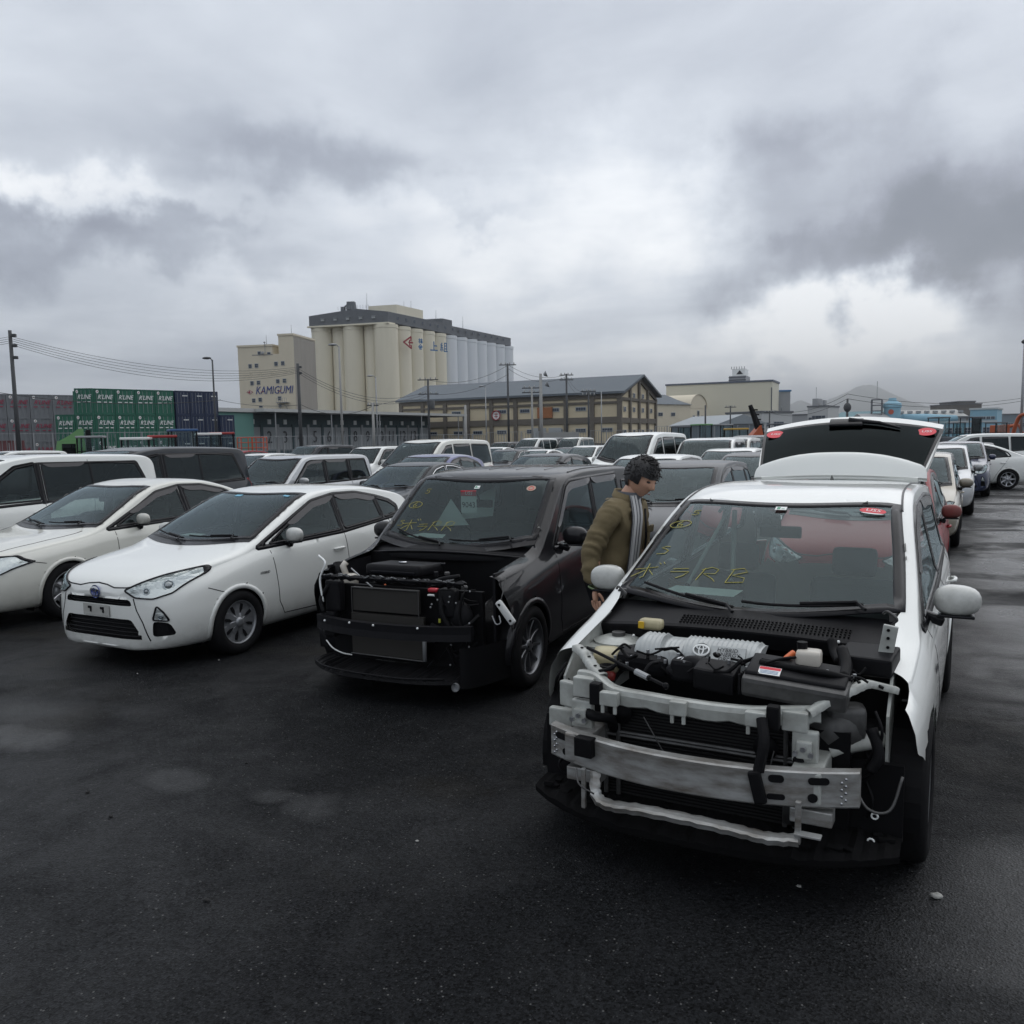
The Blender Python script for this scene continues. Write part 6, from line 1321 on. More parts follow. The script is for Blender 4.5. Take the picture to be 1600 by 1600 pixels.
def bay_alpha():
    b = Bay(ALF, AX, AY, AR); car = ALF; rnd = random.Random(4)
    def part(name, g, m, par=car, **k): return g.build(name, m, par, **k)
    # bumper beam, bowed, boxed section with lightening slots
    g = MB(); n = 24; rows = []; beam = lambda x: .10 + .16 * (abs(x) / .66) ** 2.2
    for i in range(n + 1):
        x = -.66 + 1.32 * i / n; y = beam(x); rows.append([(x, y + .05, .60), (x, y + .006, .60), (x, y, .594), (x, y + .002, .55), (x, y + .002, .51), (x, y, .462), (x, y + .006, .455), (x, y + .05, .455)])
    g.sheet([r[::-1] for r in rows]); g.add(rows[0], [tuple(range(8))]); g.add(rows[-1], [tuple(range(7, -1, -1))]); o = part('bumper_beam', g, M_ALB)
    for x, z, w, h in ((-.585, .565, .075, .028), (-.56, .50, .04, .03), (.37, .495, .07, .022), (.52, .565, .08, .028), (.50, .497, .038, .035), (.37, .568, .06, .03)):
        g = MB(); y = beam(x) - .008; a = math.atan2(beam(x + .02) - beam(x - .02), .04)
        g.prism([(w / 2 * c_ + (h / 2) * math.cos(t), h / 2 * math.sin(t)) for c_, t in [(1 - h / w, tt) for tt in np.linspace(-math.pi / 2, math.pi / 2, 7)] + [(-(1 - h / w), tt) for tt in np.linspace(math.pi / 2, 3 * math.pi / 2, 7)]], .006, Matrix.Translation((x, y + .006, z)) @ Matrix.Rotation(a, 4, 'Z') @ FACE); part('beam_slot', g, M_HOSE, o)
    for x in (.60, -.635):
        for k in range(8):
            g = MB(); g.smooth = True; xx = x + (k % 2) * .014; g.sph((xx, beam(xx) - .002, .475 + .014 * k), .006, 8, (1, .5, 1)); part('weld_nub', g, M_ALU, o)
    g = MB(); g.rbox((-.44, beam(-.44) - .02, .565), (.085, .05, .085), .006, rz=-.1); part('rubber_block', g, M_HOSE, o)
    g = MB(); g.rbox((.305, beam(.3) - .012, .53), (.05, .03, .13), .01, ry=R(-14)); g.tube(sm([(.305, .13, .59), (.32, .15, .70), (.30, .2, .78)]), .022, 8); part('hanging_bracket', g, M_HOSE, o)
    # crush boxes and lower cross piece
    for x in (-.50, .47):
        g = MB(); g.rbox((x, .36, .53), (.12, .34, .13), .01); part('crash_rail', g, M_APR if x > 0 else M_ALB)
        g = MB(); g.rbox((x - .02, .31, .655), (.10, .04, .13), .008); g.rbox((x - .02, .28, .65), (.06, .03, .07), .006); part('rail_bracket', g, M_APR)
        for k in range(3): g = MB(); g.lathe([(0, .0), (.011, 0), (.011, -.012), (0, -.012)], 8, Matrix.Translation((x - .05 + .03 * k, .245, .64 + .02 * (k % 2))) @ FACE); part('bolt', g, M_ALU)
        g = MB(); g.rbox((x + .02, .25, .405), (.16, .08, .06), .006); part('tow_bracket', g, M_ALB)
    # lower tube frame
    lo = sm([b.p(930, 1205, .17), b.p(931, 1238, .14), b.p(950, 1254, .13), b.p(1000, 1262, .11), b.p(1080, 1278, .10), b.p(1150, 1294, .10), b.p(1200, 1306, .11), b.p(1247, 1309, .13)]); g = MB(); ribbon(g, lo, .045, lip=.02, up=(0, -.35, 1), waves=.15); g.smooth = True; part('lower_cross_member', g, M_ALB, fix=True)
    q = b.p(1247, 1285, .13); g = MB(); g.rbox(q, (.022, .022, .17), .004); part('lower_strut', g, M_ALB); g = MB(); g.rbox((-.445, .14, .38), (.018, .02, .18), .004); part('lower_strut', g, M_ALB); q = b.p(1262, 1305, .13); g = MB(); g.rbox(q, (.10, .04, .010), .003); part('lower_foot', g, M_ALB)
    # undertray: ragged rubbery valance
    g = MB(); rows = []
    for i in range(61):
        x = -.80 + 1.60 * i / 60; y = .13 + .30 * (abs(x) / .86) ** 3.0; w = rnd.uniform(-.01, .012); rows.append([(x, y + .40, .27), (x, y + .14, .265 + w), (x, y + .04, .26 + w * 1.3), (x, y - .005, .245 + w * .5), (x, y + .0, .215), (x, y + .05, .20)])
    g.smooth = False; g.sheet(rows); M_TRAY = mat('tray_rubber', (.007, .007, .0075), .9, spec=.05); part('undertray', g, M_TRAY)
    g = MB()
    for i in range(26):
        x = rnd.uniform(-.76, .76); y = .17 + .30 * (abs(x) / .86) ** 3.0 + rnd.uniform(0, .18); g.rbox((x, y, .27), (rnd.uniform(.02, .07), rnd.uniform(.01, .03), rnd.uniform(.01, .02)), .004, rz=rnd.uniform(-.6, .6), rx=rnd.uniform(-.4, .4))
    o_ = part('tray_clutter', g, M_TRAY); tag(o_, kind='stuff')
    # radiator pack
    g = MB(); g.b2((-.44, .40, .27), (.40, .44, .72)); part('radiator', g, M_RAD); rad = g
    g = MB()
    for z in (.70, .565, .55, .42): g.tube([(-.44, .385, z), (.40, .385, z)], .008, 6)
    for x in (-.44, -.38, .36, .40): g.tube([(x, .385, .27), (x, .385, .72)], .011, 6)
    part('radiator_frame', g, M_DAL)
    g = MB()
    for k in range(30): z = .285 + k * .0145; g.b2((-.43, .392, z), (.39, .398, z + .004))
    part('radiator_fin', g, M_HOSE)
    for x, zz, r in ((-.36, .66, .05), (.28, .60, .05)): g = MB(); g.smooth = True; g.lathe([(0, -.02), (r * .4, -.02), (r * .5, -.008), (r, -.008), (r, .01)], 20, Matrix.Translation((x, .375, zz)) @ FACE @ Matrix.Rotation(math.pi, 4, 'X')); part('horn', g, M_HOSE)
    hose('hose', [(-.52, .33, .67), (-.46, .28, .66), (-.40, .33, .64), (-.40, .38, .58)], .024, M_HOSE, car); hose('hose', [(.40, .34, .66), (.43, .30, .58), (.40, .3, .50), (.36, .36, .44)], .028, M_HOSE, car); hose('hose', [(.42, .34, .50), (.45, .28, .42), (.42, .3, .33)], .026, M_HOSE, car)
    g = MB(); g.smooth = True; g.tube([(.385, .37, .30), (.385, .37, .46)], .03, 10); part('receiver_drier', g, M_DAL)
    # upper radiator support: boxed rail, painted body colour, with tabs
    up = sm([(-.57, .36, .83), (-.50, .34, .835), (-.44, .30, .83), (-.36, .27, .80), (-.2, .255, .795), (0, .25, .79), (.2, .26, .79), (.33, .28, .80), (.44, .33, .805), (.50, .36, .81)], 4); g = MB(); rows = []
    for i, p in enumerate(up): wv = .006 * math.sin(i * 1.7) + rnd.uniform(-.003, .003); rows.append([p + Vector((0, .07, -.005)), p + Vector((0, .02, .004)), p + Vector((0, 0, 0)), p + Vector((0, -.006, -.02)), p + Vector((0, .0, -.062 + wv)), p + Vector((0, .012, -.07 + wv))])
    g.sheet(rows); o = part('radiator_support', g, M_APR, fix=True)
    for x in (-.36, -.05, .27):
        k = .075 if x != -.05 else .065; g = MB(); g.rbox((x, .235, .765), (k * 1.1, .04, .06), .005); 
        for s in (-1, 1): g.rbox((x + s * k * .38, .225, .722), (.016, .012, .045), .004)
        part('mount_tab', g, M_APR, o); g = MB(); g.lathe([(0, 0), (.007, 0), (.007, .006)], 8, Matrix.Translation((x + .01, .222, .775)) @ FACE); part('tab_hole', g, M_HOSE, o)
    for x in (-.43, .335): g = MB(); g.rbox((x, .25, .775), (.05, .05, .10), .01); part('rubber_strap', g, M_HOSE, o)
    g = MB(); g.rbox((-.51, .31, .78), (.10, .05, .09), .006); g.rbox((.41, .31, .755), (.10, .05, .08), .006); part('end_bracket', g, M_APR, o)
    # side arms sweeping back to the fender rails
    for nm, pts, w in (('side_arm', [b.p(1262, 1110, .32), b.p(1288, 1094, .37), b.p(1312, 1082, .42), b.p(1334, 1072, .48), b.p(1354, 1064, .54), b.p(1376, 1068, .60), b.p(1400, 1074, .66)], .042), ('side_arm', [b.p(942, 1054, .35), b.p(930, 1042, .40), b.p(922, 1030, .45), b.p(914, 1018, .50), b.p(902, 1008, .56)], .05)):
        g = MB(); g.smooth = True; P = sm(pts, 5); ribbon(g, P, w, lip=.022, waves=.12); o2 = part(nm, g, M_APR, fix=True)
        for k in range(3): q = P[5 + k * 6] + Vector((0, 0, .006)); g = MB(); g.lathe([(0, 0), (.008, 0), (.008, .002)], 10, Matrix.Translation(q)); part('arm_hole', g, M_HOSE, o2)
    # inner aprons / fender rails
    for sg in (-1, 1):
        g = MB(); g.smooth = False
        x0 = sg * .735
        prof = [(.55, .42), (.56, .74), (.70, .86), (.95, .93), (1.16, .95), (1.16, .60), (1.0, .60), (.93 + .0, .70), (.72, .62), (.62, .45)]
        g.add([(x0, y, z) for y, z in prof] + [(x0 - sg * .012, y, z) for y, z in prof], [tuple(range(len(prof))), tuple(range(2 * len(prof) - 1, len(prof) - 1, -1))] + [(i, (i + 1) % 10, 10 + (i + 1) % 10, 10 + i) for i in range(10)]); part('inner_apron', g, M_APR)
        g = MB(); g.b2((min(sg * .60, sg * .74), .78, .60), (max(sg * .60, sg * .74), 1.14, .84)); g.lathe([(.13, 0), (.13, .03), (.07, .05), (0, .05)], 24, Matrix.Translation((sg * .60, .95, .82))); g.smooth = True; o2 = part('strut_tower', g, M_APR if sg < 0 else M_HOSE, angle=30)
        g = MB(); g.lathe([(.035, 0), (.035, .02), (0, .02)], 12, Matrix.Translation((sg * .60, .95, .87))); part('strut_cap', g, M_DAL, o2)
        if sg < 0: g = MB(); g.rbox((sg * .64, .42, .70), (.09, .04, .12), .008, rz=sg * .3); part('headlamp_bracket', g, M_APR); g = MB(); g.rbox((sg * .655, .37, .60), (.12, .04, .09), .008); part('headlamp_bracket', g, M_APR)
        # wheel-house liner behind the bare corner
        g = MB(); a = [Vector((sg * .86, p.x, p.y)) for p in circ(.93, .325, .365, 20, -10, 190)]; c = [Vector((sg * .56, p.x, p.y)) for p in circ(.93, .325, .365, 20, -10, 190)]; g.sheet([a, c]); g.smooth = True; part('wheel_liner', g, M_HOSE)
    g = MB(); g.smooth = True; P = [(.52, .46, .60), (.58, .48, .625), (.64, .52, .635), (.72, .6, .64)]; ribbon(g, sm(P, 4), .06, lip=.03, up=(0, -.9, .5)); part('apron_flange', g, M_APR, fix=True)
    hose('hose', [(.68, .45, .72), (.71, .43, .62), (.68, .42, .55)], .022, M_HOSE, car); hose('wire', [(.62, .40, .50), (.68, .36, .42), (.76, .38, .42), (.80, .42, .55)], .006, M_DAL, car)
    # black filled corner behind the bumper and bulkheads
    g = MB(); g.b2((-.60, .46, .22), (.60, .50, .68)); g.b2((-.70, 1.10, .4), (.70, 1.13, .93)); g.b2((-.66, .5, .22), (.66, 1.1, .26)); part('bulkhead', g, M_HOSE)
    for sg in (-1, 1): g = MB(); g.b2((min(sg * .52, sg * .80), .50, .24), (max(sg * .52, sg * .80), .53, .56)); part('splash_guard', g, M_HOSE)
    # cowl tray with slotted grille
    g = MB(); g.smooth = True; rows = []
    for i in range(21):
        x = -.78 + 1.56 * i / 20; bow = .20 * (x / .78) ** 2; rows.append([(x, 1.17 + bow * .85, 1.025 - .04 * (x / .78) ** 2), (x, 1.06 + bow * .7, .995 - .05 * (x / .78) ** 2), (x, .96 + bow * .4, .965 - .05 * (x / .78) ** 2), (x, .94 + bow * .4, .955 - .05 * (x / .78) ** 2), (x, .94 + bow * .4, .945 - .05 * (x / .78) ** 2), (x, .97 + bow * .4, .87 - .03 * (x / .78) ** 2)])
    g.smooth = False; g.sheet(rows); o = part('cowl', g, M_BLACK)
    g = MB()
    for i in range(44):
        for j in range(4): x = -.28 + i * .0185; y = .975 + j * .022 + .20 * (x / .78) ** 2 * .5; g.box((x, y, (.967 + (y - .96 - .08 * (x / .78) ** 2) * .30) - .05 * (x / .78) ** 2), (.008, .016, .008))
    part('cowl_grille', g, M_HOSE, o)
    for i in range(3): g = MB(); g.smooth = True; g.sph(b.p((990, 1160, 1310)[i], (993, 1002, 1003)[i], .93), .008, 8); part('clip', g, M_STW, o)
    for px, py in ((975, 925), (1395, 965)):
        q = b.p(px, py, .98); g = MB(); g.tube(sm([q + Vector((-.04, 0, .015)), q + Vector((-.02, -.02, .03)), q + Vector((.02, -.03, .0)), q + Vector((0, 0, -.03))]), .006, 6); g.rbox(q, (.03, .02, .04), .006); part('hood_hinge', g, M_DAL)
    # ribbed silver engine cover
    q0, q1 = b.p(1005, 1000, .72), b.p(1190, 1022, .66); zc = (q0.z + q1.z) / 2; x0, x1 = q0.x, q1.x; yc = .70
    g = MB(); g.smooth = True; rows = []; n = 26
    for i in range(n * 4 + 1):
        x = x0 + (x1 - x0) * i / (n * 4); rib = .0045 if i % 4 in (1, 2) else 0; e = 1 if .02 < i / (n * 4) < .98 else .6; dip = .02 if .22 < i / (n * 4) < .40 else 0
        rows.append([(x, yc - .11 - rib * .6, zc - .075), (x, yc - .10 - rib * .6, zc - .02), (x, yc - .075, zc + .015 * e + rib - dip), (x, yc - .03, zc + .033 * e + rib - dip), (x, yc + .04, zc + .035 * e + rib - dip), (x, yc + .1, zc + .01)])
    g.sheet(rows); g.add(rows[0], [(0, 1, 2, 3, 4, 5)]); g.add(rows[-1], [(5, 4, 3, 2, 1, 0)]); g.smooth = False; cov = part('engine_cover', g, M_COV, fix=True, angle=50)
    p1, p2 = x0 + (x1 - x0) * .56, x0 + (x1 - x0) * .78
    T = Matrix.Translation((p1, yc - .098, zc + .003)) @ Matrix.Rotation(R(52), 4, 'X')
    g = MB(); g.rbox((p2 - .01, yc - .097, zc + .0), (.16, .012, .072), .004, rx=-R(38)); part('label_plate', g, M_COV, cov)
    badge(cov, T @ Matrix.Translation((0, 0, .006)), .036, mat('cover_grey', (.2, .21, .21), .5), M_STW)
    for k, s in enumerate(('HYBRID', 'SYNERGY', 'DRIVE')): text_mesh(s, .027, 'lettering', M_INK, cov, Matrix.Translation((p2 - .01, yc - .109 + .013 * (1 - k) - .004, zc + .018 - .0175 * k)) @ Matrix.Rotation(R(52), 4, 'X'), .0005, .1)
    # boxes of the engine room
    def bx(nm, px, py, y, d, m, r=.012, rz=0., rx=0., ry=0.): q = b.p(px, py, y); g = MB(); g.smooth = False; g.rbox(q, d, r, rz=rz, rx=rx, ry=ry); return part(nm, g, m), q
    o, q = bx('air_box', 1120, 1056, .47, (.18, .13, .10), M_BLACK, .015, rx=.2, ry=.08); g = MB()
    for k in range(5): g.rbox(q + Vector((.11 + .003 * k, -.05 + .025 * k, -.01)), (.012, .010, .09), .003)
    part('box_rib', g, M_BLACK, o)
    bx('resonator', 1008, 1032, .62, (.25, .14, .09), M_BLACK, .03, ry=.06, rx=.15); bx('throttle_body', 1070, 1045, .54, (.11, .10, .10), M_BLACK, .02)
    hose('intake_duct', [b.p(1048, 1052, .52), b.p(1064, 1040, .53), b.p(1085, 1036, .53), b.p(1105, 1046, .5)], .034, M_BLACK, car, 12)
    g = MB()
    for px in (1062, 1070): q = b.p(px, 1040, .53); g.add(*_torus(.036, .005, 18, 5), Matrix.Translation(q) @ Matrix.Rotation(R(90), 4, 'Y') @ Matrix.Rotation(R(30), 4, 'X'))
    part('hose_clamp', g, M_ALU)
    # inverter with warning label
    o, q = bx('inverter', 1245, 1070, .46, (.42, .20, .09), M_DAL, .02, ry=.06, rx=.2); g = MB(); g.smooth = True; g.rbox(q + Vector((0, .02, .05)), (.40, .19, .03), .012, rx=.2, ry=.06); part('inverter_lid', g, M_BLACK, o)
    Mx = Matrix.Translation(q + Vector((-.10, -.055, .060))) @ Matrix.Rotation(R(30), 4, 'X') @ Matrix.Rotation(-.05, 4, 'Z')
    g = MB(); g.prism([(-.045, -.022), (.045, -.022), (.045, .022), (-.045, .022)], .002, Mx); lab = part('warning_label', g, M_STW, o); g = MB(); g.prism([(-.043, .006), (.043, .006), (.043, .020), (-.043, .020)], .003, Mx); part('label_band', g, M_STK, lab); g = MB()
    for k in range(3): g.prism([(-.038, -.016 + .007 * k), (.036, -.016 + .007 * k), (.036, -.014 + .007 * k), (-.038, -.014 + .007 * k)], .003, Mx)
    part('label_print', g, M_SBLUE, lab)
    q = b.p(1264, 1030, .56); g = MB(); g.smooth = True; g.rbox(q + Vector((0, 0, .005)), (.10, .09, .075), .018); tk = part('coolant_tank', g, M_BEIGE); g = MB(); g.smooth = True; g.rbox(q + Vector((.0, 0, -.042)), (.096, .088, .04), .016); part('tank_fluid', g, M_PNK, tk); g = MB(); g.lathe([(.022, 0), (.022, .03), (0, .03)], 14, Matrix.Translation(q + Vector((-.03, .01, .04)))); part('tank_cap', g, M_HOSE, tk)
    hose('orange_cable', [b.p(1216, 1048, .52), b.p(1226, 1032, .55), b.p(1240, 1020, .6)], .014, M_ORG, car); hose('orange_cable', [b.p(1208, 1047, .55), b.p(1225, 1052, .52), b.p(1232, 1064, .5)], .012, M_ORG, car); hose('orange_cable', [b.p(1250, 1052, .5), b.p(1262, 1050, .5), b.p(1275, 1046, .52)], .011, M_ORG, car)
    hose('hose', [b.p(1188, 1035, .48), b.p(1230, 1042, .46), b.p(1290, 1052, .45), b.p(1330, 1062, .5)], .016, M_HOSE, car); hose('hose', [b.p(1168, 1080, .42), b.p(1172, 1055, .44), b.p(1190, 1038, .5)], .022, M_HOSE, car); hose('hose', [b.p(1316, 1015, .7), b.p(1322, 1040, .6), b.p(1318, 1060, .5)], .026, M_HOSE, car)
    bx('fuse_box', 1358, 1030, .78, (.22, .20, .08), M_BLACK, .012, rz=-.1, rx=.1); hose('vent_pipe', [b.p(1300, 1000, .85), b.p(1304, 1020, .8), b.p(1312, 1035, .7)], .022, M_HOSE, car)
    # transmission casting and junk under the arm
    g = MB(); g.smooth = True; q = b.p(1300, 1140, .55); g.sph(q, .12, 16, (1.1, .8, 1.0)); g.rbox(q + Vector((.05, 0, .05)), (.16, .12, .14), .03, rz=.3); part('transmission_case', g, M_DAL)
    # bottles
    q = b.p(948, 1030, .60); g = MB(); g.smooth = True; g.rbox(q, (.13, .12, .11), .035, rz=.3, rx=.2); g.tube([q + Vector((.02, 0, .04)), q + Vector((.03, -.03, .0))], .02, 8); o = part('washer_bottle', g, M_BOT); g = MB(); g.smooth = True; g.rbox(q + Vector((-.01, -.02, -.07)), (.12, .10, .05), .02, rz=.3); part('bottle_fluid', g, mat('fluid_red', (.30, .04, .035), .4), o)
    g = MB(); g.add(*_torus(.03, .012, 14, 6), Matrix.Translation(b.p(948, 1042, .5))); part('filler_ring', g, M_HOSE)
    q = b.p(1018, 975, .88); g = MB(); g.smooth = True; g.rbox(q, (.12, .07, .055), .02); o = part('brake_reservoir', g, M_BOT); g = MB(); g.rbox(q + Vector((-.04, -.04, .0)), (.03, .01, .035), .003); part('reservoir_tag', g, mat('tag_yellow', (.6, .38, .02), .5), o)
    # hood prop rod lying across
    g = MB(); A, B_ = b.p(918, 1012, .50), b.p(1040, 1072, .24); g.tube([A, B_], .008, 8); m_ = A.lerp(B_, .72); g.tube([A.lerp(B_, .64), A.lerp(B_, .82)], .013, 8); g.sph(B_, .016, 8); part('prop_rod', g, M_HOSE)
    g = MB(); g.tube([A.lerp(B_, .65), A.lerp(B_, .80)], .0145, 8); part('rod_sleeve', g, M_STEEL)
    for i in range(40):
        px = rnd.uniform(960, 1340); py = 1010 + (px - 960) * .11 + rnd.uniform(-6, 30); q = b.p(px, py, rnd.uniform(.42, .6)); q2 = q + Vector((rnd.uniform(-.12, .12), rnd.uniform(-.1, .1), rnd.uniform(-.06, .02))); hose('wiring', [q, (q + q2) / 2 + Vector((0, 0, rnd.uniform(-.03, .03))), q2], rnd.uniform(.004, .009), M_HOSE, car, 6)
    for i in range(28):
        px = rnd.uniform(960, 1340); py = 1020 + (px - 960) * .11 + rnd.uniform(-10, 20); q = b.p(px, py, .5); g = MB(); g.lathe([(.008, -.01), (.008, .006), (0, .006)], 6, Matrix.Translation(q)); part('bolt', g, M_ALU)
    for i in range(14):
        sg = -1 if i < 7 else 1; g = MB(); q = Vector((sg * rnd.uniform(.62, .74), rnd.uniform(.45, .60), rnd.uniform(.35, .8))); hose('wiring', [q, q + Vector((sg * .03, -.04, -.06)), q + Vector((rnd.uniform(-.06, .06), -.02, -.14))], .007, M_HOSE, car, 6)
    hose('wire', [(-.25, .36, .66), (-.20, .34, .60), (-.15, .34, .52), (-.10, .33, .47)], .003, M_DAL, car, 5); hose('wire', [(.32, .35, .60), (.30, .33, .52), (.24, .33, .47)], .003, M_DAL, car, 5); hose('wire', [(-.47, .12, .47), (-.44, .08, .42), (-.38, .1, .38)], .004, M_DAL, car, 5)
    for q in ((.70, .44, .36), (.69, .42, .26)): g = MB(); g.add(*_torus(.012, .004, 10, 5), Matrix.Translation(q) @ FACE); part('clip', g, M_STW)
    # fender edge strip on the far side and hanging bracket on the near one
    g = MB(); q = b.p(1388, 1000, .78); g.rbox(q, (.06, .02, .13), .005, ry=.15); o = part('fender_bracket', g, M_APR)
    for dz in (-.03, .01, .045): g = MB(); g.lathe([(0, 0), (.007, 0), (.007, .003)], 8, Matrix.Translation(q + Vector((0, -.012, dz))) @ FACE); part('bracket_hole', g, M_HOSE, o)
bay_alpha()

def bay_box():
    b = Bay(BOX, BX_, BY_, BR_); car = BOX; rnd = random.Random(9)
    def part(name, g, m, par=car, **k): return g.build(name, m, par, **k)
    MK = mat('black_steel', (.010, .010, .012), .45, .1, spec=.2, bump=(30, .1)); MC = mat('condenser_brown', (.028, .026, .023), .6, .2, bump=(260, .4))
    g = MB(); rows = []; bm_ = lambda x: .06 + .14 * (abs(x) / .66) ** 2.4
    for i in range(21): x = -.68 + 1.34 * i / 20; y = bm_(x); rows.append([(x, y + .05, .585), (x, y, .585), (x, y + .004, .53), (x, y, .48), (x, y + .05, .48)])
    g.sheet([r[::-1] for r in rows]); g.add(rows[0], [(0, 1, 2, 3, 4)]); g.add(rows[-1], [(4, 3, 2, 1, 0)]); o = part('bumper_beam', g, MK)
    for x in (-.56, -.28, -.06, .30): g = MB(); g.smooth = True; g.sph((x, bm_(x) - .004, .575 if x > -.5 else .555), .009, 8); part('clip', g, M_STW, o)
    g = MB(); g.b2((-.40, .30, .62), (.18, .33, .80)); g.b2((-.42, .30, .28), (.22, .33, .60)); part('radiator', g, MC)
    g = MB(); g.tube([(-.40, .285, .80), (.20, .285, .80)], .005, 6); g.tube([(-.40, .285, .60), (-.40, .285, .80)], .003, 6); g.tube([(-.42, .285, .285), (.22, .285, .275)], .005, 6); g.tube([(.19, .285, .60), (.19, .285, .80)], .004, 6); part('radiator_frame', g, M_DAL)
    g = MB(); g.smooth = True; g.tube([(.235, .28, .28), (.235, .28, .50)], .016, 10); part('receiver_drier', g, M_STEEL)
    # torn upper edge of the front panel
    g = MB(); rows = []
    for i in range(49):
        x = -.66 + 1.25 * i / 48; j = rnd.uniform(-.012, .012); rows.append([(x, .30, .885 + j), (x, .26 + j, .895 + j * .6), (x, .245, .88), (x, .255, .862 + j), (x, .27, .855 + j)])
    g.sheet(rows); part('radiator_support', g, MK)
    g = MB()
    for i in range(30): x = -.62 + 1.15 * rnd.random(); g.rbox((x, .245 + rnd.uniform(-.01, .02), .89 + rnd.uniform(-.01, .012)), (rnd.uniform(.02, .06), .012, .008), .003, rz=rnd.uniform(-.4, .4), ry=rnd.uniform(-.2, .2))
    o_ = part('torn_plastic', g, mat('scuffed_edge', (.12, .125, .13), .5)); tag(o_, kind='stuff')
    g = MB(); rows = []
    for i in range(61):
        x = -.76 + 1.35 * i / 60; y = .02 + .30 * (abs(x) / .8) ** 3; w = rnd.uniform(-.012, .014); rows.append([(x, y + .35, .22), (x, y + .05, .215 + w), (x, y, .205 + w), (x, y - .01, .18), (x, y + .03, .16)])
    g.sheet(rows); part('undertray', g, M_HOSE)
    hose('torn_seam', [(-.74, .24, .24), (-.66, .16, .23), (-.5, .07, .225), (-.2, .02, .22), (.2, .02, .215), (.5, .09, .22)], .007, M_BLACK, car)
    # engine cover, badge and bottles
    q = b.p(633, 915, .62); g = MB(); g.smooth = True; g.rbox((q.x, .62, .905), (.50, .36, .09), .03, rx=-.06); cov = part('engine_cover', g, M_BLACK); g = MB(); g.rbox((q.x, .45, .90), (.40, .03, .03), .01); g.rbox((q.x + .05, .78, .93), (.46, .03, .02), .008); part('cover_ridge', g, M_TRIM, cov)
    badge(cov, Matrix.Translation((q.x, .60, .953)), .035, M_BLACK)
    q = b.p(545, 908, .50); g = MB(); g.smooth = True; g.rbox(q, (.14, .13, .12), .035, rz=.3); g.tube([q + Vector((-.02, 0, .04)), q + Vector((-.05, 0, .12)), q + Vector((-.03, .02, .15))], .026, 8); o = part('washer_bottle', g, M_BEIGE); g = MB(); g.smooth = True; g.rbox(q + Vector((.0, -.02, -.05)), (.12, .11, .05), .02, rz=.3); part('bottle_fluid', g, mat('fluid_orange', (.5, .16, .08), .4), o)
    g = MB(); g.smooth = True; g.tube([b.p(530, 880, .55), b.p(530, 905, .5)], [.05, .04], 12); part('reservoir', g, M_BLACK)
    q = b.p(615, 890, .85); g = MB(); g.smooth = True; g.rbox(q, (.12, .06, .04), .015); part('brake_reservoir', g, M_BOT)
    q = b.p(677, 922, .40); g = MB(); g.smooth = True; g.rbox(q, (.075, .05, .03), .012, rz=.1); part('battery_terminal_cover', g, mat('cap_red', (.45, .02, .035), .35))
    q = b.p(602, 916, .45); g = MB(); g.smooth = True; g.sph(q, .012, 8, (1, 1, 1.8)); part('dipstick_handle', g, M_ORG)
    for px, py in ((675, 930), (701, 932)): q = b.p(px, py, .33); g = MB(); g.rbox(q, (.07, .02, .012), .004); part('bare_metal_tab', g, M_STW)
    hose('prop_rod', [b.p(549, 888, .5), b.p(582, 918, .35)], .006, M_STEEL, car, 6)
    # dangling lamp on its wire, beside the left wheel
    q = b.p(790, 957, .40); g = MB(); g.smooth = True; g.rbox((0, 0, 0), (.055, .03, .20), .018); o = g.build('side_lamp', mat('lamp_white', (.6, .61, .6), .35), car, loc=q); o.rotation_euler = (0, R(-38), 0)
    for dz in (-.07, .07): g = MB(); g.lathe([(0, 0), (.01, 0), (.01, .004)], 10, Matrix.Translation((.0, -.016, dz)) @ FACE); part('screw_hole', g, M_HOSE, o)
    hose('wire', [b.p(790, 900, .5), b.p(786, 925, .42), b.p(782, 940, .40)], .005, M_DAL, car); hose('wire', [b.p(769, 962, .4), b.p(775, 975, .38), b.p(782, 973, .38), b.p(780, 962, .4)], .005, M_STEEL, car)
    g = MB(); g.smooth = True; q = b.p(687, 970, .30); g.rbox(q + Vector((0, 0, .0)), (.018, .01, .03), .003); part('tag', g, mat('tag_yellow_green', (.4, .42, .05), .5))
    for pts, r in (([(.30, .28, .56), (.45, .22, .54), (.58, .25, .56), (.66, .34, .64)], .016), ([(.25, .3, .85), (.40, .30, .90), (.52, .32, .92)], .018), ([(.38, .3, .80), (.40, .26, .66), (.46, .26, .55)], .02), ([(.55, .3, .8), (.53, .28, .62), (.58, .27, .45), (.54, .26, .32)], .010), ([(-.60, .3, .82), (-.66, .25, .70), (-.62, .22, .60)], .018)): hose('hose', pts, r, M_HOSE, car)
    for i in range(34):
        q = Vector((rnd.uniform(.28, .66), rnd.uniform(.28, .40), rnd.uniform(.28, .85))); q2 = q + Vector((rnd.uniform(-.1, .1), rnd.uniform(-.05, .03), rnd.uniform(-.14, .02))); hose('wiring', [q, (q + q2) / 2 + Vector((0, -.02, rnd.uniform(-.03, .03))), q2], rnd.uniform(.004, .012), M_HOSE, car, 6)
    for i in range(14): q = Vector((rnd.uniform(.28, .66), .27, rnd.uniform(.25, .85))); g = MB(); g.smooth = True; g.sph(q, .008, 6); part('bolt', g, M_STEEL)
    for i in range(12): q = b.p(rnd.uniform(560, 730), rnd.uniform(885, 930), .55); g = MB(); g.rbox(q, (rnd.uniform(.02, .07), .04, rnd.uniform(.02, .05)), .008, rz=rnd.random()); part('engine_fitting', g, M_DAL if i % 3 else M_BLACK)
    g = MB(); g.smooth = True; g.sph((.50, .34, .62), .11, 16, (1, .5, 1.1)); g.rbox((.42, .33, .72), (.14, .10, .22), .03); part('headlamp_mount', g, M_BLACK)
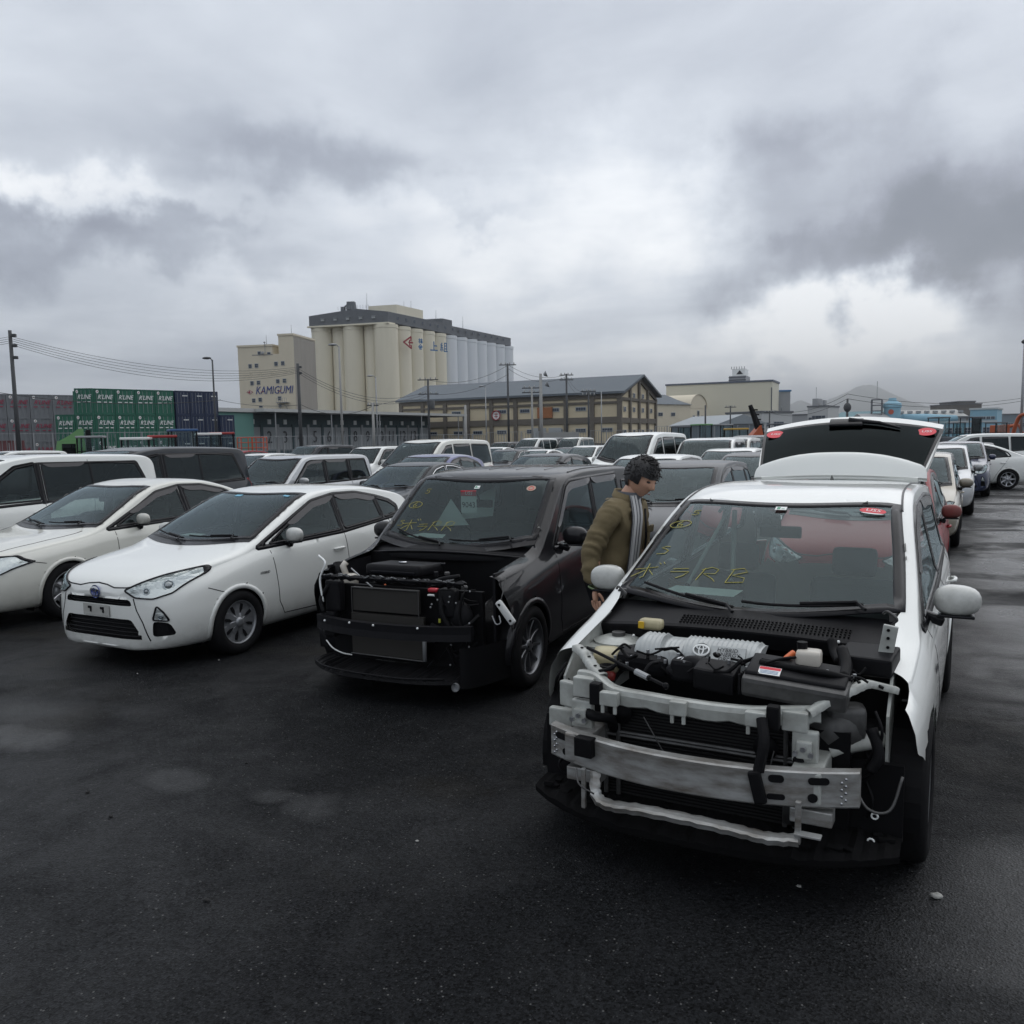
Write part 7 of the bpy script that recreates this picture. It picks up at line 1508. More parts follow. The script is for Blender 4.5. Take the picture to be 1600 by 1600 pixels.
    g = MB(); g.rbox((-.58, .32, .72), (.14, .08, .24), .02); g.rbox((-.60, .30, .50), (.10, .1, .2), .02); part('headlamp_mount', g, M_BLACK)
    hose('bare_edge', [b.p(498, 868, .3), b.p(508, 880, .25), b.p(500, 905, .25), b.p(505, 940, .25)], .008, M_STW, car)
    g = MB(); g.tube(sm([b.p(510, 1000, .12), b.p(520, 1012, .12), b.p(535, 1020, .15), b.p(550, 1023, .2)]), .005, 6); part('wire', g, M_STW)
    g = MB(); g.lathe([(0, 0), (.022, 0), (.03, .01), (.03, .03)], 14, Matrix.Translation(b.p(714, 1073, .12)) @ FACE); part('tow_plug', g, M_STEEL)
    for sg in (-1, 1):
        g = MB(); a = [Vector((sg * .85, p.x, p.y)) for p in circ(.83, .32, .37, 20, -10, 190)]; c = [Vector((sg * .55, p.x, p.y)) for p in circ(.83, .32, .37, 20, -10, 190)]; g.smooth = True; g.sheet([a, c]); part('wheel_liner', g, M_HOSE)
        g = MB(); g.b2((min(sg * .72, sg * .74), .45, .4), (max(sg * .72, sg * .74), 1.1, .93)); part('inner_apron', g, MK)
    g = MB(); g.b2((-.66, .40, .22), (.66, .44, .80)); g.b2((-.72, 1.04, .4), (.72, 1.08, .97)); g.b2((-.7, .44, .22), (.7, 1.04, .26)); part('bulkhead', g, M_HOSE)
    g = MB(); g.smooth = True; rows = []
    for i in range(17): x = -.78 + 1.56 * i / 16; bow = .17 * (x / .78) ** 2; rows.append([(x, 1.13 + bow, 1.045 - .03 * (x / .78) ** 2), (x, 1.02 + bow, 1.02 - .04 * (x / .78) ** 2), (x, .97 + bow * .8, 1.0 - .05 * (x / .78) ** 2), (x, .98 + bow * .8, .93)])
    g.sheet(rows); part('cowl', g, M_BLACK); hose('cowl_seal', [(x, .965 + .136 * (x / .78) ** 2, 1.0 - .05 * (x / .78) ** 2) for x in np.linspace(-.72, .72, 9)], .010, M_TRIM, car)
    # lower liner flap in front of the left wheel
    g = MB(); g.smooth = True; rows = []
    for i in range(9): t = i / 8; rows.append([(.62 + .2 * t, .10 + .42 * t * t, z) for z in (.16, .3, .45)])
    g.sheet(rows); part('liner_flap', g, M_HOSE)
bay_box()
# ---------------------------------------------------------------- the rows of parked cars behind
random.seed(11)
GR = 'cars parked in the rows behind'
SILV = paint('silver_paint', (.42, .435, .45), .5, .32); CHAR = paint('charcoal_paint', (.020, .024, .030), .2); BLU = paint('blue_paint', (.012, .025, .16), .3); NAVY = paint('navy_paint', (.010, .018, .06), .2); REDP = paint('red_paint', (.22, .008, .012), .0); GOLD = paint('beige_paint', (.28, .25, .19), .4); CREAM = paint('cream_paint', (.66, .655, .60)); DKG = paint('dark_grey_paint', (.030, .033, .040), .3); WIN = paint('maroon_paint', (.09, .012, .02), .2)
def mirm(P): P = dict(P); P['mirm'] = None; return P
_base = {}
def get(kind, P, pm, key):
    P = dict(P); P.pop('mirm', None); k = key
    if k not in _base: _base[k] = [make_car('parked_car', Car(**P), pm, detail=1)[0], pm, False]; return _base[k][0]
    src, pm0, _ = _base[k]; return dup(src, None, {pm0.name: pm})
van1 = T_van(4.7, 1.75, 1.85); 
V185 = scaled(T_van(4.7, 1.75, 1.85), 1, 1.02, 1, n=130); SUVP = scaled(T_suv(), .94, .93, .93, R=.34, n=130)
HAT = dict(T_hatch(), style='s5', rimm=M_ALU, n=120); WAG = scaled(dict(T_alpha()), .95, .97, .98, cowl=True, n=120, style='s7', R=.32); WAG['lamps'] = WAG['lamps'] + [('headlight', 'F', [(.40, .66), (.44, .58), (.66, .62), (.78, .76), (.70, .78)], 'head', [(.6, .68, .04)])]; WAG['panels'] = [('grille', 'F', [(-.34, .62), (.34, .62), (.30, .52), (-.30, .52)], M_TRIM, .004), ('lower_grille', 'F', [(-.4, .40), (.4, .40), (.44, .28), (-.44, .28)], M_TRIM, .004)]; WAG['noarch'] = []
SED = dict(T_sedan(), n=120); SED2 = scaled(dict(T_sedan(), n=120), 1.0, 1.0, 1.0); SED2['side'] = [dict(s, chrome=1) for s in SED2['side']]; SED2['visor'] = []
MPV = scaled(T_van(4.8, 1.82, 1.80, .9), 1, 1, 1, n=120); MPV['side'] = [MPV['side'][0], dict(p=[(2.58, 1.06), (2.56, 1.645), (3.6, 1.65), (4.28, 1.61), (4.50, 1.16)])]; MPV['dlo'] = [(1.34, 1.03), (1.86, 1.42), (2.14, 1.60), (2.5, 1.66), (4.30, 1.64), (4.54, 1.13)]; MPV['pil'] = [((2.52, 1.04), (2.50, 1.66), .08), ((3.42, 1.06), (3.40, 1.66), .035)]; MPV['visor'] = [[(2.6, 1.655), (3.3, 1.655)]]
def place(kind, P, pm, key, x, y, rz, label, cat='car', sz=1., swap=None):
    o = get(kind, P, pm, key); o.name = 'parked_car' if 'van' not in cat else 'parked_van'; put(o, x, y, rz, label, cat, GR); o.scale = (1, 1, sz); return o
def by(px, d, lx=0., ly=0., rz=0.):
    q = gnd(px, d); c, s = math.cos(R(rz)), math.sin(R(rz)); return q.x - (c * lx - s * ly), q.y - (s * lx + c * ly)
place('suv', SUVP, SILV, 'suv', -13.1, 12.6, 0, 'silver boxy four wheel drive behind the white hatchback, its dark side windows to the right', sz=.95)
place('sedan', SED2, CHAR, 'sed2', -10.2, 13.0, 0, 'dark saloon with chrome lined windows between the silver boxy car and the black boxy car', sz=.98)
place('van', V185, CREAM, 'van', -12.8, 18.0, 0, 'creamy white tall van with dark rear windows, left of the blue hatchback', 'van', 1.03)
place('hatch', HAT, BLU, 'hat', -10.6, 14.9, 4, 'blue hatchback with a rounded roof in front of the creamy white van', sz=1.10)
place('hatch', HAT, DKG, 'hat', -8.9, 17.2, 0, 'dark grey hatchback showing only its wet roof over the black boxy car', sz=1.06)
place('van', V185, M_WHITE, 'van', -8.0, 21.4, -3, 'bright white tall van with a sliding window, standing behind the man', 'van', 1.08)
place('wag', WAG, M_WHITE, 'wag', -5.5, 15.0, 0, 'white estate car behind the head of the man, before the bright white van')
place('wag', WAG, CHAR, 'wag', -3.55, 10.35, 0, 'dark estate car with a windshield full of sky, immediately right of the man')
place('wag', WAG, M_WHITE, 'wag', -5.2, 21.2, 0, 'white compact car between the bright white van and the open tailgate', sz=1.02)
place('wag', WAG, DKG, 'wag', -3.9, 17.8, 0, 'dark grey compact car left of the open tailgate, in front of a white compact', sz=.98)
place('mpv', MPV, M_WHITE, 'mpv', *by(240, 15.2, .70, 4.75), 0, 'long white people carrier at the left edge with its tail to the right', 'van', 1.0)
place('mpv', MPV, CHAR, 'mpv', *by(384, 18.0, .70, 4.75), 0, 'charcoal people carrier with black side glass behind the long white people carrier', 'van', 1.045)
place('mpv', MPV, M_WHITE, 'mpv', *by(1163, 26.5, .70, 4.7, 5), 5, 'white side on people carrier with a long black window band, right of the bright van', 'van', 1.02)
place('mpv', MPV, PEARL, 'mpv', *by(1188, 30., .70, 4.7, 3), 3, 'pearl people carrier whose tail shows just past the side on white people carrier', 'van', 1.02)
place('van', V185, CHAR, 'van', *by(1216, 36., .70, 4.5), 0, 'black van behind the open tailgate, farthest left of it', 'van', 1.0)
far = [('sed2', SED2, BLK, 800, 36., 'black saloon with a chrome window line far behind the creamy white van'), ('hat', HAT, M_WHITE, 850, 37., 'white hatchback far back between the black saloon and the bright white van'), ('van', V185, M_WHITE, 836, 56., 'white van with a dark window band in the farthest row, left one'), ('van', V185, CHAR, 866, 60., 'black van in the farthest row below the warehouse'),
       ('van', V185, PEARL, 902, 58., 'pale van in the farthest row, right of the black van'), ('hat', HAT, CHAR, 896, 43., 'charcoal hatchback far back, touching a white one on its left'), ('wag', WAG, M_WHITE, 925, 42., 'white estate car far back just left of the bright white van'), ('wag', WAG, M_WHITE, 405, 34., 'white estate car behind the tail of the charcoal people carrier'), ('mpv', MPV, DKG, 492, 42., 'dark people carrier with roof rails under the dock door numbers'),
       ('suv', SUVP, M_WHITE, 590, 33., 'white four wheel drive with a red tail lamp left of the creamy white van'), ('wag', WAG, M_WHITE, 540, 45., 'white estate car far back under dock doors five and six'), ('wag', WAG, REDP, 640, 58., 'red car peeping over the roofs left of the creamy white van'), ('sed', SED, M_WHITE, 775, 48., 'white saloon far back, right of the creamy white van'), ('suv', SUVP, DKG, 790, 60., 'dark four wheel drive in the farthest row near the round sign'),
       ('sed', SED, BLK, 826, 47., 'black saloon behind the white hatchback far back'), ('hat', HAT, SILV, 954, 52., 'silver hatchback hidden behind the bright white van'), ('wag', WAG, REDP, 372, 50., 'red estate car far back at the foot of the navy containers'), ('mpv', MPV, M_WHITE, 10, 36., 'white people carrier at the far left edge below the maroon container'), ('sed', SED, DKG, 700, 62., 'dark saloon in the farthest row behind the creamy white van')]
for key, P, pm, px, d, lb in far:
    x, y = by(px, d, .3, 2.2); place(key, P, pm, key, x, y, random.uniform(-2, 2), lb, 'van' if key in ('van', 'mpv') else 'car', 1.0 + (.04 if key == 'van' else 0))
# the column behind the white estate car along the aisle
col = [('hat', HAT, REDP, 8.55, -.84, 'red hatchback directly behind the open tailgate, its door mirror in the aisle', 1.04), ('wag', WAG, GOLD, 15.0, -.62, 'beige car with a tan door mirror, second behind the open tailgate', 1.0), ('wag', WAG, SILV, 21.3, -.25, 'silver compact car along the aisle in front of a navy one', 1.03), ('hat', HAT, NAVY, 27.6, .35, 'navy hatchback with a yellowed headlight along the aisle', 1.1), ('sed', SED, BLK, 33.5, .9, 'black saloon at the far end of the aisle line', 1.0)]
for key, P, pm, y, x, lb, sz in col: place(key, P, pm, key, x, y, -1.5, lb, sz=sz)
x, y = by(1577, 27.5); 
place('sed', SED, M_WHITE, 'sed', *by(1577, 27.5, .8, 3.755, -78), -78, 'white saloon parked side on across the end of the aisle, silver wheel showing', sz=1.02)
place('van', V185, M_WHITE, 'van', *by(1528, 34., .0, 2.4, -80), -80, 'white wagon side on with roof rails behind the side on white saloon', 'van', .95)
place('sed', SED, SILV, 'sed', *by(1606, 42., .0, 2.0, -70), -70, 'silver saloon at the right edge, nearer of the two half hidden ones')
place('hat', HAT, M_WHITE, 'hat', *by(1600, 35., .0, 1.0, -74), -74, 'white hatchback at the right edge with its nose hidden', sz=1.05)
place('suv', SUVP, DKG, 'suv', *by(1580, 50., .0, 2.0, -80), -80, 'dark four wheel drive far back below the tall mast')
# red ovals and slips on other windshields
# ---------------------------------------------------------------- poles, wires, fence, machines
def pole(px, py, d, r, m, label, name='utility_pole', cat='utility pole', lean=0., group=None):
    p = gnd(px, d); H = zat(px, py, d); t = thing(name, label, cat, (p.x, p.y, 0), CAM_A, group); g = MB(); g.smooth = True; g.tube([(0, 0, 0), (lean, 0, H)], [r, r * .72], 10); g.build('shaft', m, t); return t, H, p
def crossarm(t, H, zs, w, m=M_DPOLE, n=4):
    for z in zs:
        g = MB(); g.box((0, 0, H - z), (w, .1, .1)); o = g.build('crossarm', m, t); g = MB(); g.smooth = True
        for k in range(n): g.lathe([(.05, 0), (.07, .06), (.05, .12), (.07, .18), (0, .22)], 8, Matrix.Translation((-w / 2 + w * (k + .5) / n, 0, H - z + .05)))
        g.build('insulator', mat('insulator_grey', (.35, .35, .34), .3), o)
def lamp_head(t, H, dx=-.5, m=M_STEEL):
    g = MB(); g.smooth = True; g.tube([(0, 0, H - .1), (dx * .4, 0, H + .12), (dx, 0, H + .15)], .04, 6); g.build('arm', m, t); g = MB(); g.smooth = True; g.sph((dx * 1.2, 0, H + .13), .32, 12, (1.1, .5, .3)); g.build('lamp_head', m, t)
PW = {}
t, H, p = pole(28, 516, 52, .14, M_DPOLE, 'thick dark utility pole in front of the grey containers at the left edge'); PW['a'] = (p, H)
for z in (.3, .9, 1.6): g = MB(); g.rbox((.22, 0, H - z), (.25, .2, .18), .03); g.build('cable_bracket', M_DPOLE, t)
t, H, p = pole(470, 568, 74, .17, M_DPOLE, 'dark utility pole standing before the KAMIGUMI tower'); PW['b'] = (p, H)
for z in (.3, .8): g = MB(); g.rbox((.2, 0, H - z), (.25, .2, .18), .03); g.build('cable_bracket', M_DPOLE, t)
t, H, p = pole(338, 562, 66, .08, M_DPOLE, 'slim street lamp rising behind the navy containers', 'street_lamp', 'street lamp'); lamp_head(t, H, -.35, M_DPOLE)
t, H, p = pole(535, 541, 66, .10, M_CPOLE, 'tall pale street lamp in front of the nearest silos and dock door six', 'street_lamp', 'street lamp'); lamp_head(t, H, -.4)
t, H, p = pole(590, 589, 95, .09, M_STEEL, 'slim street lamp in front of the middle silos', 'street_lamp', 'street lamp'); lamp_head(t, H, -.5)
t, H, p = pole(584, 629, 74, .14, M_CPOLE, 'short pale concrete pole beside dock door nine with a small crossarm'); crossarm(t, H, (.25,), 1.0); PW['c'] = (p, H)
t, H, p = pole(671, 592, 92, .15, M_DPOLE, 'dark utility pole with crossarms and a transformer before the warehouse roof end'); crossarm(t, H, (.1, 1.6), 2.2); g = MB(); g.smooth = True; g.lathe([(.3, 0), (.32, .9), (0, .95)], 14, Matrix.Translation((.35, 0, H - 3.2))); g.build('transformer', M_DPOLE, t); PW['d'] = (p, H)
t, H, p = pole(795, 568, 96, .15, M_DPOLE, 'tall dark utility pole at the right end of the white silos'); crossarm(t, H, (.15,), 1.9); PW['e'] = (p, H)
t, H, p = pole(760, 605, 105, .08, M_STEEL, 'slim street lamp in front of the warehouse roof, left of the tall dark pole', 'street_lamp', 'street lamp'); lamp_head(t, H, -.4)
t, H, p = pole(846, 584, 72, .17, M_CPOLE, 'thick pale concrete mast with two loudspeakers before the warehouse', 'speaker_mast', 'mast'); g = MB(); g.smooth = True
for sx, z in ((.25, .1), (.38, .95)): g.lathe([(.08, 0), (.26, .25), (.28, .26), (.0, .05)], 14, Matrix.Translation((sx, 0, H - z)) @ Matrix.Rotation(R(70), 4, 'Y'))
g.build('loudspeaker', M_STEEL, t)
t, H, p = pole(886, 584, 100, .14, M_DPOLE, 'dark utility pole with a crossarm in front of the warehouse middle'); crossarm(t, H, (.15, .7), 1.6); PW['f'] = (p, H)
t, H, p = pole(832, 604, 88, .13, M_CPOLE, 'pale grey utility pole just left of the loudspeaker mast'); crossarm(t, H, (.15, .6), 2.0); PW['g'] = (p, H)
t, H, p = pole(920, 610, 90, .13, M_DPOLE, 'dark utility pole with small crossarms in front of the warehouse gable end'); crossarm(t, H, (.1, .5), 1.6); PW['h'] = (p, H)
t, H, p = pole(728, 633, 70, .13, M_CPOLE, 'short pale concrete post at the right end of the dock canopy'); 
t, H, p = pole(940, 612, 110, .08, M_STEEL, 'slim steel pole right of the small crossarm pole')
t, H, p = pole(1102, 633, 95, .12, M_DPOLE, 'dark utility pole in front of the arched shed')
t, H, p = pole(1141, 634, 120, .12, M_DPOLE, 'utility pole with a crossarm in front of the beige block'); crossarm(t, H, (.2,), 1.6)
t, H, p = pole(1202, 642, 120, .12, M_DPOLE, 'utility pole with a crossarm at the right corner of the beige block'); crossarm(t, H, (.2,), 1.6)
t, H, p = pole(1323, 623, 110, .18, M_DPOLE, 'dark pole with a round head between the small office and the blue tower'); g = MB(); g.smooth = True; g.sph((0, 0, H - 1.1), .5, 12, (1, .7, 1.2)); g.build('switch_head', M_DPOLE, t); PW['i'] = (p, H)
t, H, p = pole(1595, 534, 92, .16, M_STEEL, 'tall slender floodlight mast at the right edge', 'floodlight_mast', 'mast'); g = MB(); g.smooth = True; g.lathe([(.2, -.2), (.36, 0), (.2, .2), (0, .25)], 14, Matrix.Translation((0, 0, H))); g.build('lamp_cluster', M_DPOLE, t)
def wire(pts, r, label, sag=.6, name='overhead_wire'):
    g = MB()
    for a, b, s in pts:
        g.tube([a.lerp(b, i / 20) - Vector((0, 0, s * 4 * (i / 20) * (1 - i / 20))) for i in range(21)], r, 4)
    tag(g.build(name, M_DPOLE), label, 'wire')
def top(k, dz=0.): p, H = PW[k]; return Vector((p.x, p.y, H - dz))
wire([(top('a', .35 + .12 * k), top('b', .3 + .12 * k), 1.0 + .08 * k) for k in range(5)], .013, 'bundle of thin wires sagging from the thick left pole towards the KAMIGUMI tower')
q0 = at(-60, 521, 44); wire([(q0 + Vector((0, 0, -.12 * k)), top('a', .35 + .12 * k), .2) for k in range(4)], .012, 'short run of wires leaving the left edge from the thick pole')
wire([(top('b', .4 + .2 * k), top('d', 1.2 + .3 * k), 1.6) for k in range(3)] + [(top('d', .1), top('e', .2), .9), (top('d', 1.6), top('e', 1.2), .7)], .018, 'sagging wires in front of the silos, from the KAMIGUMI pole to the tall dark pole')
wire([(top('e', .1), top('f', .1), .8), (top('e', .5), top('f', .3), 1.0), (top('f', .2), top('h', .1), .7), (top('f', .6), top('h', .3), .9)], .018, 'wires between the utility poles in front of the warehouse')
wire([(at(-40, 607, 80), at(345, 625, 84), .8)], .03, 'dark cable passing just above the grey containers')
g_ = at(1640, 616, 150); g2 = at(1640, 620, 150); wire([(at(1205, 640, 150), top('i', -.6) , 1.2), (at(1205, 645, 150), top('i', .0), 1.2), (top('i', -.6), at(1640, 614, 130), 1.4), (top('i', 0), at(1640, 618, 130), 1.4)], .03, 'pair of long wires crossing the sky over the small office and the blue tower')
wire([(top('b', 3.5), at(343, 625, 90), .3), (top('b', 3.4), top('c', .3), .8), (top('c', .3), top('d', 2.2), -.2)], .02, 'lower wires running past the foot of the KAMIGUMI tower')
def fence(p0, p1, d0, d1, H, n, label, panel=True):
    a, b = gnd(p0, d0), gnd(p1, d1); f = Fr(a, b); t = thing('yard_fence', label, 'fence', f.a, f.rz)
    for i in range(n + 1): g = MB(); x = f.w * i / n; g.box((x, 0, H / 2), (.09, .09, H)); g.build('post', M_STEEL, t)
    g = MB()
    for z in (H - .05, H * .5, .2): g.box((f.w / 2, 0, z), (f.w, .05, .05))
    g.build('rail', M_STEEL, t)
    if panel:
        g = MB(); k = int(f.w / .32)
        for i in range(k): g.box((f.w * (i + .5) / k, .03, H / 2), (.05, .02, H - .3))
        g.build('wire_panel', mat('fence_mesh', (.16, .17, .18), .6), t)
fence(1024, 1420, 105, 108, 3.2, 22, 'tall grey bar fence running in front of the beige block and small office')
fence(-40, 300, 66, 74, 3.1, 12, 'steel post fence in front of the containers at the left')
fence(300, 760, 74, 100, 2.6, 16, 'low steel fence in front of the loading dock doors')
fence(760, 1024, 100, 105, 2.8, 10, 'steel bar fence at the foot of the brown framed warehouse')
def wall_blocks():
    a, b = gnd(848, 98), gnd(905, 98); f = Fr(a, b); t = thing('low_wall', 'low concrete wall with small openings at the foot of the warehouse', 'wall', f.a, f.rz); g = MB(); g.b2((0, 0, 0), (f.w, .3, 2.6)); g.build('panel', M_CPOLE, t)
    for i in range(6): g = MB(); x = f.w * (i + .5) / 6; g.b2((x - .25, -.03, 1.5), (x + .25, -.005, 2.0)); g.build('opening', M_CONC, t)
wall_blocks()
M_CG = glass('cab_glass', (.72, .78, .78), grain=False)
def tractor(px, d, m, label, rz=0., cab=2.55, name='farm_tractor'):
    p = gnd(px, d); t = thing(name, label, 'tractor', (p.x, p.y, 0), rz, 'tractors and machines along the fence')
    g = MB(); g.rbox((0, 0, cab), (1.5, 1.6, .14), .05); g.build('cab_roof', m, t)
    g = MB()
    for x in (-.66, .66):
        for y in (-.7, .7): g.tube([(x * 1.05, y, 1.0), (x, y, cab)], .05, 6)
    for y in (-.7, .7): g.box((0, y, 1.65), (1.3, .05, .06))
    g.build('cab_frame', M_BLACK, t); g = MB(); g.b2((-.62, -.68, 1.1), (.62, -.67, cab - .1)); g.build('cab_window', M_CG, t)
    g = MB(); g.rbox((0, -1.5, 1.0), (.75, 1.6, .7), .12); g.build('bonnet', m, t); g = MB(); g.b2((-.5, -.7, .7), (.5, .9, 1.1)); g.build('chassis', M_BLACK, t)
    for x, y, r, w in ((-.85, .6, .72, .4), (.85, .6, .72, .4), (-.65, -1.8, .45, .25), (.65, -1.8, .45, .25)): g = MB(); g.smooth = True; g.lathe([(r * .5, -w / 2), (r, -w / 2), (r, w / 2), (r * .5, w / 2)], 20, Matrix.Translation((x, y, r)) @ Matrix.Rotation(R(90), 4, 'Y')); g.build('wheel', M_RUB, t, angle=40)
    return t
mre, mbl, mgn, mor, mylw = (mat('tractor_red', (.30, .03, .03), .45), mat('tractor_blue', (.03, .09, .22), .45), mat('tractor_green', (.10, .26, .09), .5), mat('tractor_orange', (.40, .09, .03), .5), mat('tractor_yellow', (.45, .28, .04), .5))
for px, d, m, rz, cab, lb in ((253, 47, mre, .4, 2.4, 'red roofed tractor cab over the charcoal people carrier, left of the blue roofed one'), (285, 49, mbl, .5, 2.75, 'blue roofed tractor cab in front of the navy containers'), (325, 52, M_WHITE, .4, 2.55, 'white roofed tractor cab right of the blue roofed one'), (347, 54, mre, .3, 2.6, 'red roofed tractor cab at the foot of the single navy container'), (215, 46, M_WHITE, .2, 2.3, 'white roofed tractor in front of the green containers'), (142, 52, M_STEEL, .3, 2.5, 'grey framed tractor cab beside the light green lorry'),
                          (1064, 84, M_CONC, .3, 2.8, 'dark tractor cab in front of the low blue grey shed, left one'), (1096, 82, mgn, .4, 2.95, 'green tinged tractor cab in front of the low blue grey shed, middle one'), (1128, 82, M_STEEL, .4, 2.9, 'grey tractor cab at the right end of the low blue grey shed'), (1150, 70, mylw, .2, 2.4, 'yellow topped machine left of the crane arm'), (1218, 84, M_CONC, .4, 2.9, 'dark tractor cab right of the crane arm'), (1262, 84, M_STEEL, .3, 2.9, 'grey tractor cab in front of the small office'),
                          (1428, 88, M_STEEL, .1, 2.9, 'dark cab machine in front of the light blue hall, leftmost there'), (1466, 88, M_CONC, .3, 3.3, 'dark cab machine in front of the light blue hall, second there'), (1492, 92, M_STEEL, .1, 2.8, 'grey cab machine in front of the light blue hall, third there'), (1516, 90, M_CONC, .4, 3.3, 'tall dark cab machine in front of the light blue hall, under its pale fascia'), (1556, 90, M_CONC, .2, 2.7, 'low dark machine beside the orange digger')): tractor(px, d, m, lb, rz + CAM_A, cab)
def digger(px, d, label, s=1., m=mor, rz=0.):
    p = gnd(px, d); t = thing('digger', label, 'excavator', (p.x, p.y, 0), rz, None); g = MB(); g.rbox((0, 0, 1.2), (1.5, 1.7, .7), .1); g.rbox((-.35, -.2, 2.0), (.7, .9, 1.0), .08); g.build('cab', m, t)
    g = MB(); g.smooth = True; g.tube(sm([(.3, -.6, 1.4), (.6, -1.2, 3.2 * s), (1.0, -2.2, 3.6 * s)]), [.2] * 12 + [.15], 6); g.tube([(1.0, -2.2, 3.6 * s), (1.4, -2.6, 2.0 * s)], .13, 6); g.build('boom', m, t); g = MB(); g.rbox((1.45, -2.7, 1.8 * s), (.6, .6, .5), .1); g.build('bucket', m, t)
    for x in (-.7, .7): g = MB(); g.rbox((x, 0, .35), (.4, 2.4, .65), .25); g.build('track', M_RUB, t)
digger(1574, 92, 'orange digger with a raised boom at the right, below the floodlight mast', 1.0, mor, .3); digger(1243, 92, 'small orange and yellow digger in front of the annex', .8, mylw, .8); digger(1553, 99, 'second smaller orange machine left of the orange digger', .7, mor, 1.2); digger(1272, 90, 'small yellow digger bucket just above the tailgate, right of the annex one', .75, mylw, 1.5)
def crane():
    d = 64; p = gnd(1186, d); t = thing('mobile_crane', 'dark lattice crane arm leaning left above an orange base', 'crane', (p.x, p.y, 0), CAM_A); top_ = at(1172, 633, d) - Vector((p.x, p.y, 0)); top_ = Matrix.Rotation(-CAM_A, 3, 'Z') @ top_
    g = MB(); g.tube([(.2, 0, 1.6), top_], [.26, .16], 6); g.tube([(.55, 0, 1.6), top_ + Vector((.2, 0, -.2))], .06, 4)
    for k in range(7): q = Vector((.2, 0, 1.6)).lerp(top_, k / 7); g.box(q + Vector((.15, 0, 0)), (.5, .3, .1))
    g.build('boom', M_BLACK, t); g = MB(); g.smooth = False; g.rbox((0, 0, 1.2), (2.2, 2, 1.0), .15); g.add([(-.9, -.6, 1.6), (.2, -.6, 1.6), (.0, -.6, 2.6), (-.9, .6, 1.6), (.2, .6, 1.6), (.0, .6, 2.6)], [(0, 1, 2), (3, 5, 4), (0, 2, 5, 3), (1, 4, 5, 2)]); g.build('base', mor, t)
    for x in (-.8, .8): g = MB(); g.smooth = True; g.lathe([(.2, -.2), (.5, -.2), (.5, .2), (.2, .2)], 18, Matrix.Translation((x, -.8, .5)) @ Matrix.Rotation(R(90), 4, 'Y')); g.build('wheel', M_RUB, t, angle=40)
crane()
def lift():
    for px, lb in ((385, 'orange red work platform cage at the foot of the teal shed'), (402, 'orange red railing cage right of the first work platform')):
        p = gnd(px, 57); t = thing('work_platform', lb, 'platform', (p.x, p.y, 0), CAM_A); g = MB(); o = mat('platform_orange', (.50, .08, .03), .5)
        for x in (-.5, .5):
            for y in (-.4, .4): g.tube([(x, y, .5), (x, y, 2.35)], .035, 6)
        for z in (2.33, 2.0, 1.65):
            for y in (-.4, .4): g.tube([(-.5, y, z), (.5, y, z)], .03, 6)
            for x in (-.5, .5): g.tube([(x, -.4, z), (x, .4, z)], .03, 6)
        g.build('railing', o, t); g = MB(); g.rbox((0, 0, 1.4), (1.1, .9, .1), .02); g.rbox((0, 0, .5), (1.2, 1.0, .6), .1); g.tube([(-.4, 0, .7), (.4, 0, 1.35)], .06, 6); g.tube([(.4, 0, .7), (-.4, 0, 1.35)], .06, 6); g.build('base', M_CONC, t)
lift()
def lorry():
    p = gnd(84, 60); t = thing('green_lorry', 'light green lorry cab with a sloping air deflector before the grey containers', 'lorry', (p.x, p.y, 0), CAM_A + R(-62)); o = mat('lorry_green', (.14, .30, .12), .45)
    def prof(pl, w, m, nm): g = MB(); g.add([(-w / 2, y, z) for y, z in pl] + [(w / 2, y, z) for y, z in pl], [tuple(range(len(pl)))[::-1], tuple(range(len(pl), 2 * len(pl)))] + [(i, (i + 1) % len(pl), len(pl) + (i + 1) % len(pl), len(pl) + i) for i in range(len(pl))]); return g.build(nm, m, t)
    prof([(0, .6), (0, 1.5), (.18, 2.35), (1.9, 2.35), (1.9, .6)], 2.2, o, 'cab'); prof([(.3, 2.36), (.9, 2.7), (1.5, 3.15), (1.85, 3.2), (1.85, 2.36)], 1.9, o, 'air_deflector')
    g = MB(); g.b2((-1.12, .45, 1.45), (-1.105, 1.3, 2.15)); g.b2((1.105, .45, 1.45), (1.12, 1.3, 2.15)); g.add([(-1, -.015, 1.5), (1, -.015, 1.5), (1, .14, 2.25), (-1, .14, 2.25)], [(0, 1, 2, 3)]); g.build('cab_window', M_PG, t)
    g = MB(); g.rbox((0, 3.6, .8), (1.0, 6, .3), .05); g.rbox((0, 2.15, 1.9), (2.0, .3, 2.4), .05); g.build('chassis', M_BLACK, t)
    for y in (.9, 4.8, 6.0):
        for x in (-.95, .95): g = MB(); g.smooth = True; g.lathe([(.25, -.15), (.5, -.15), (.5, .15), (.25, .15)], 20, Matrix.Translation((x, y, .5)) @ Matrix.Rotation(R(90), 4, 'Y')); g.build('wheel', M_RUB, t, angle=40)
lorry()
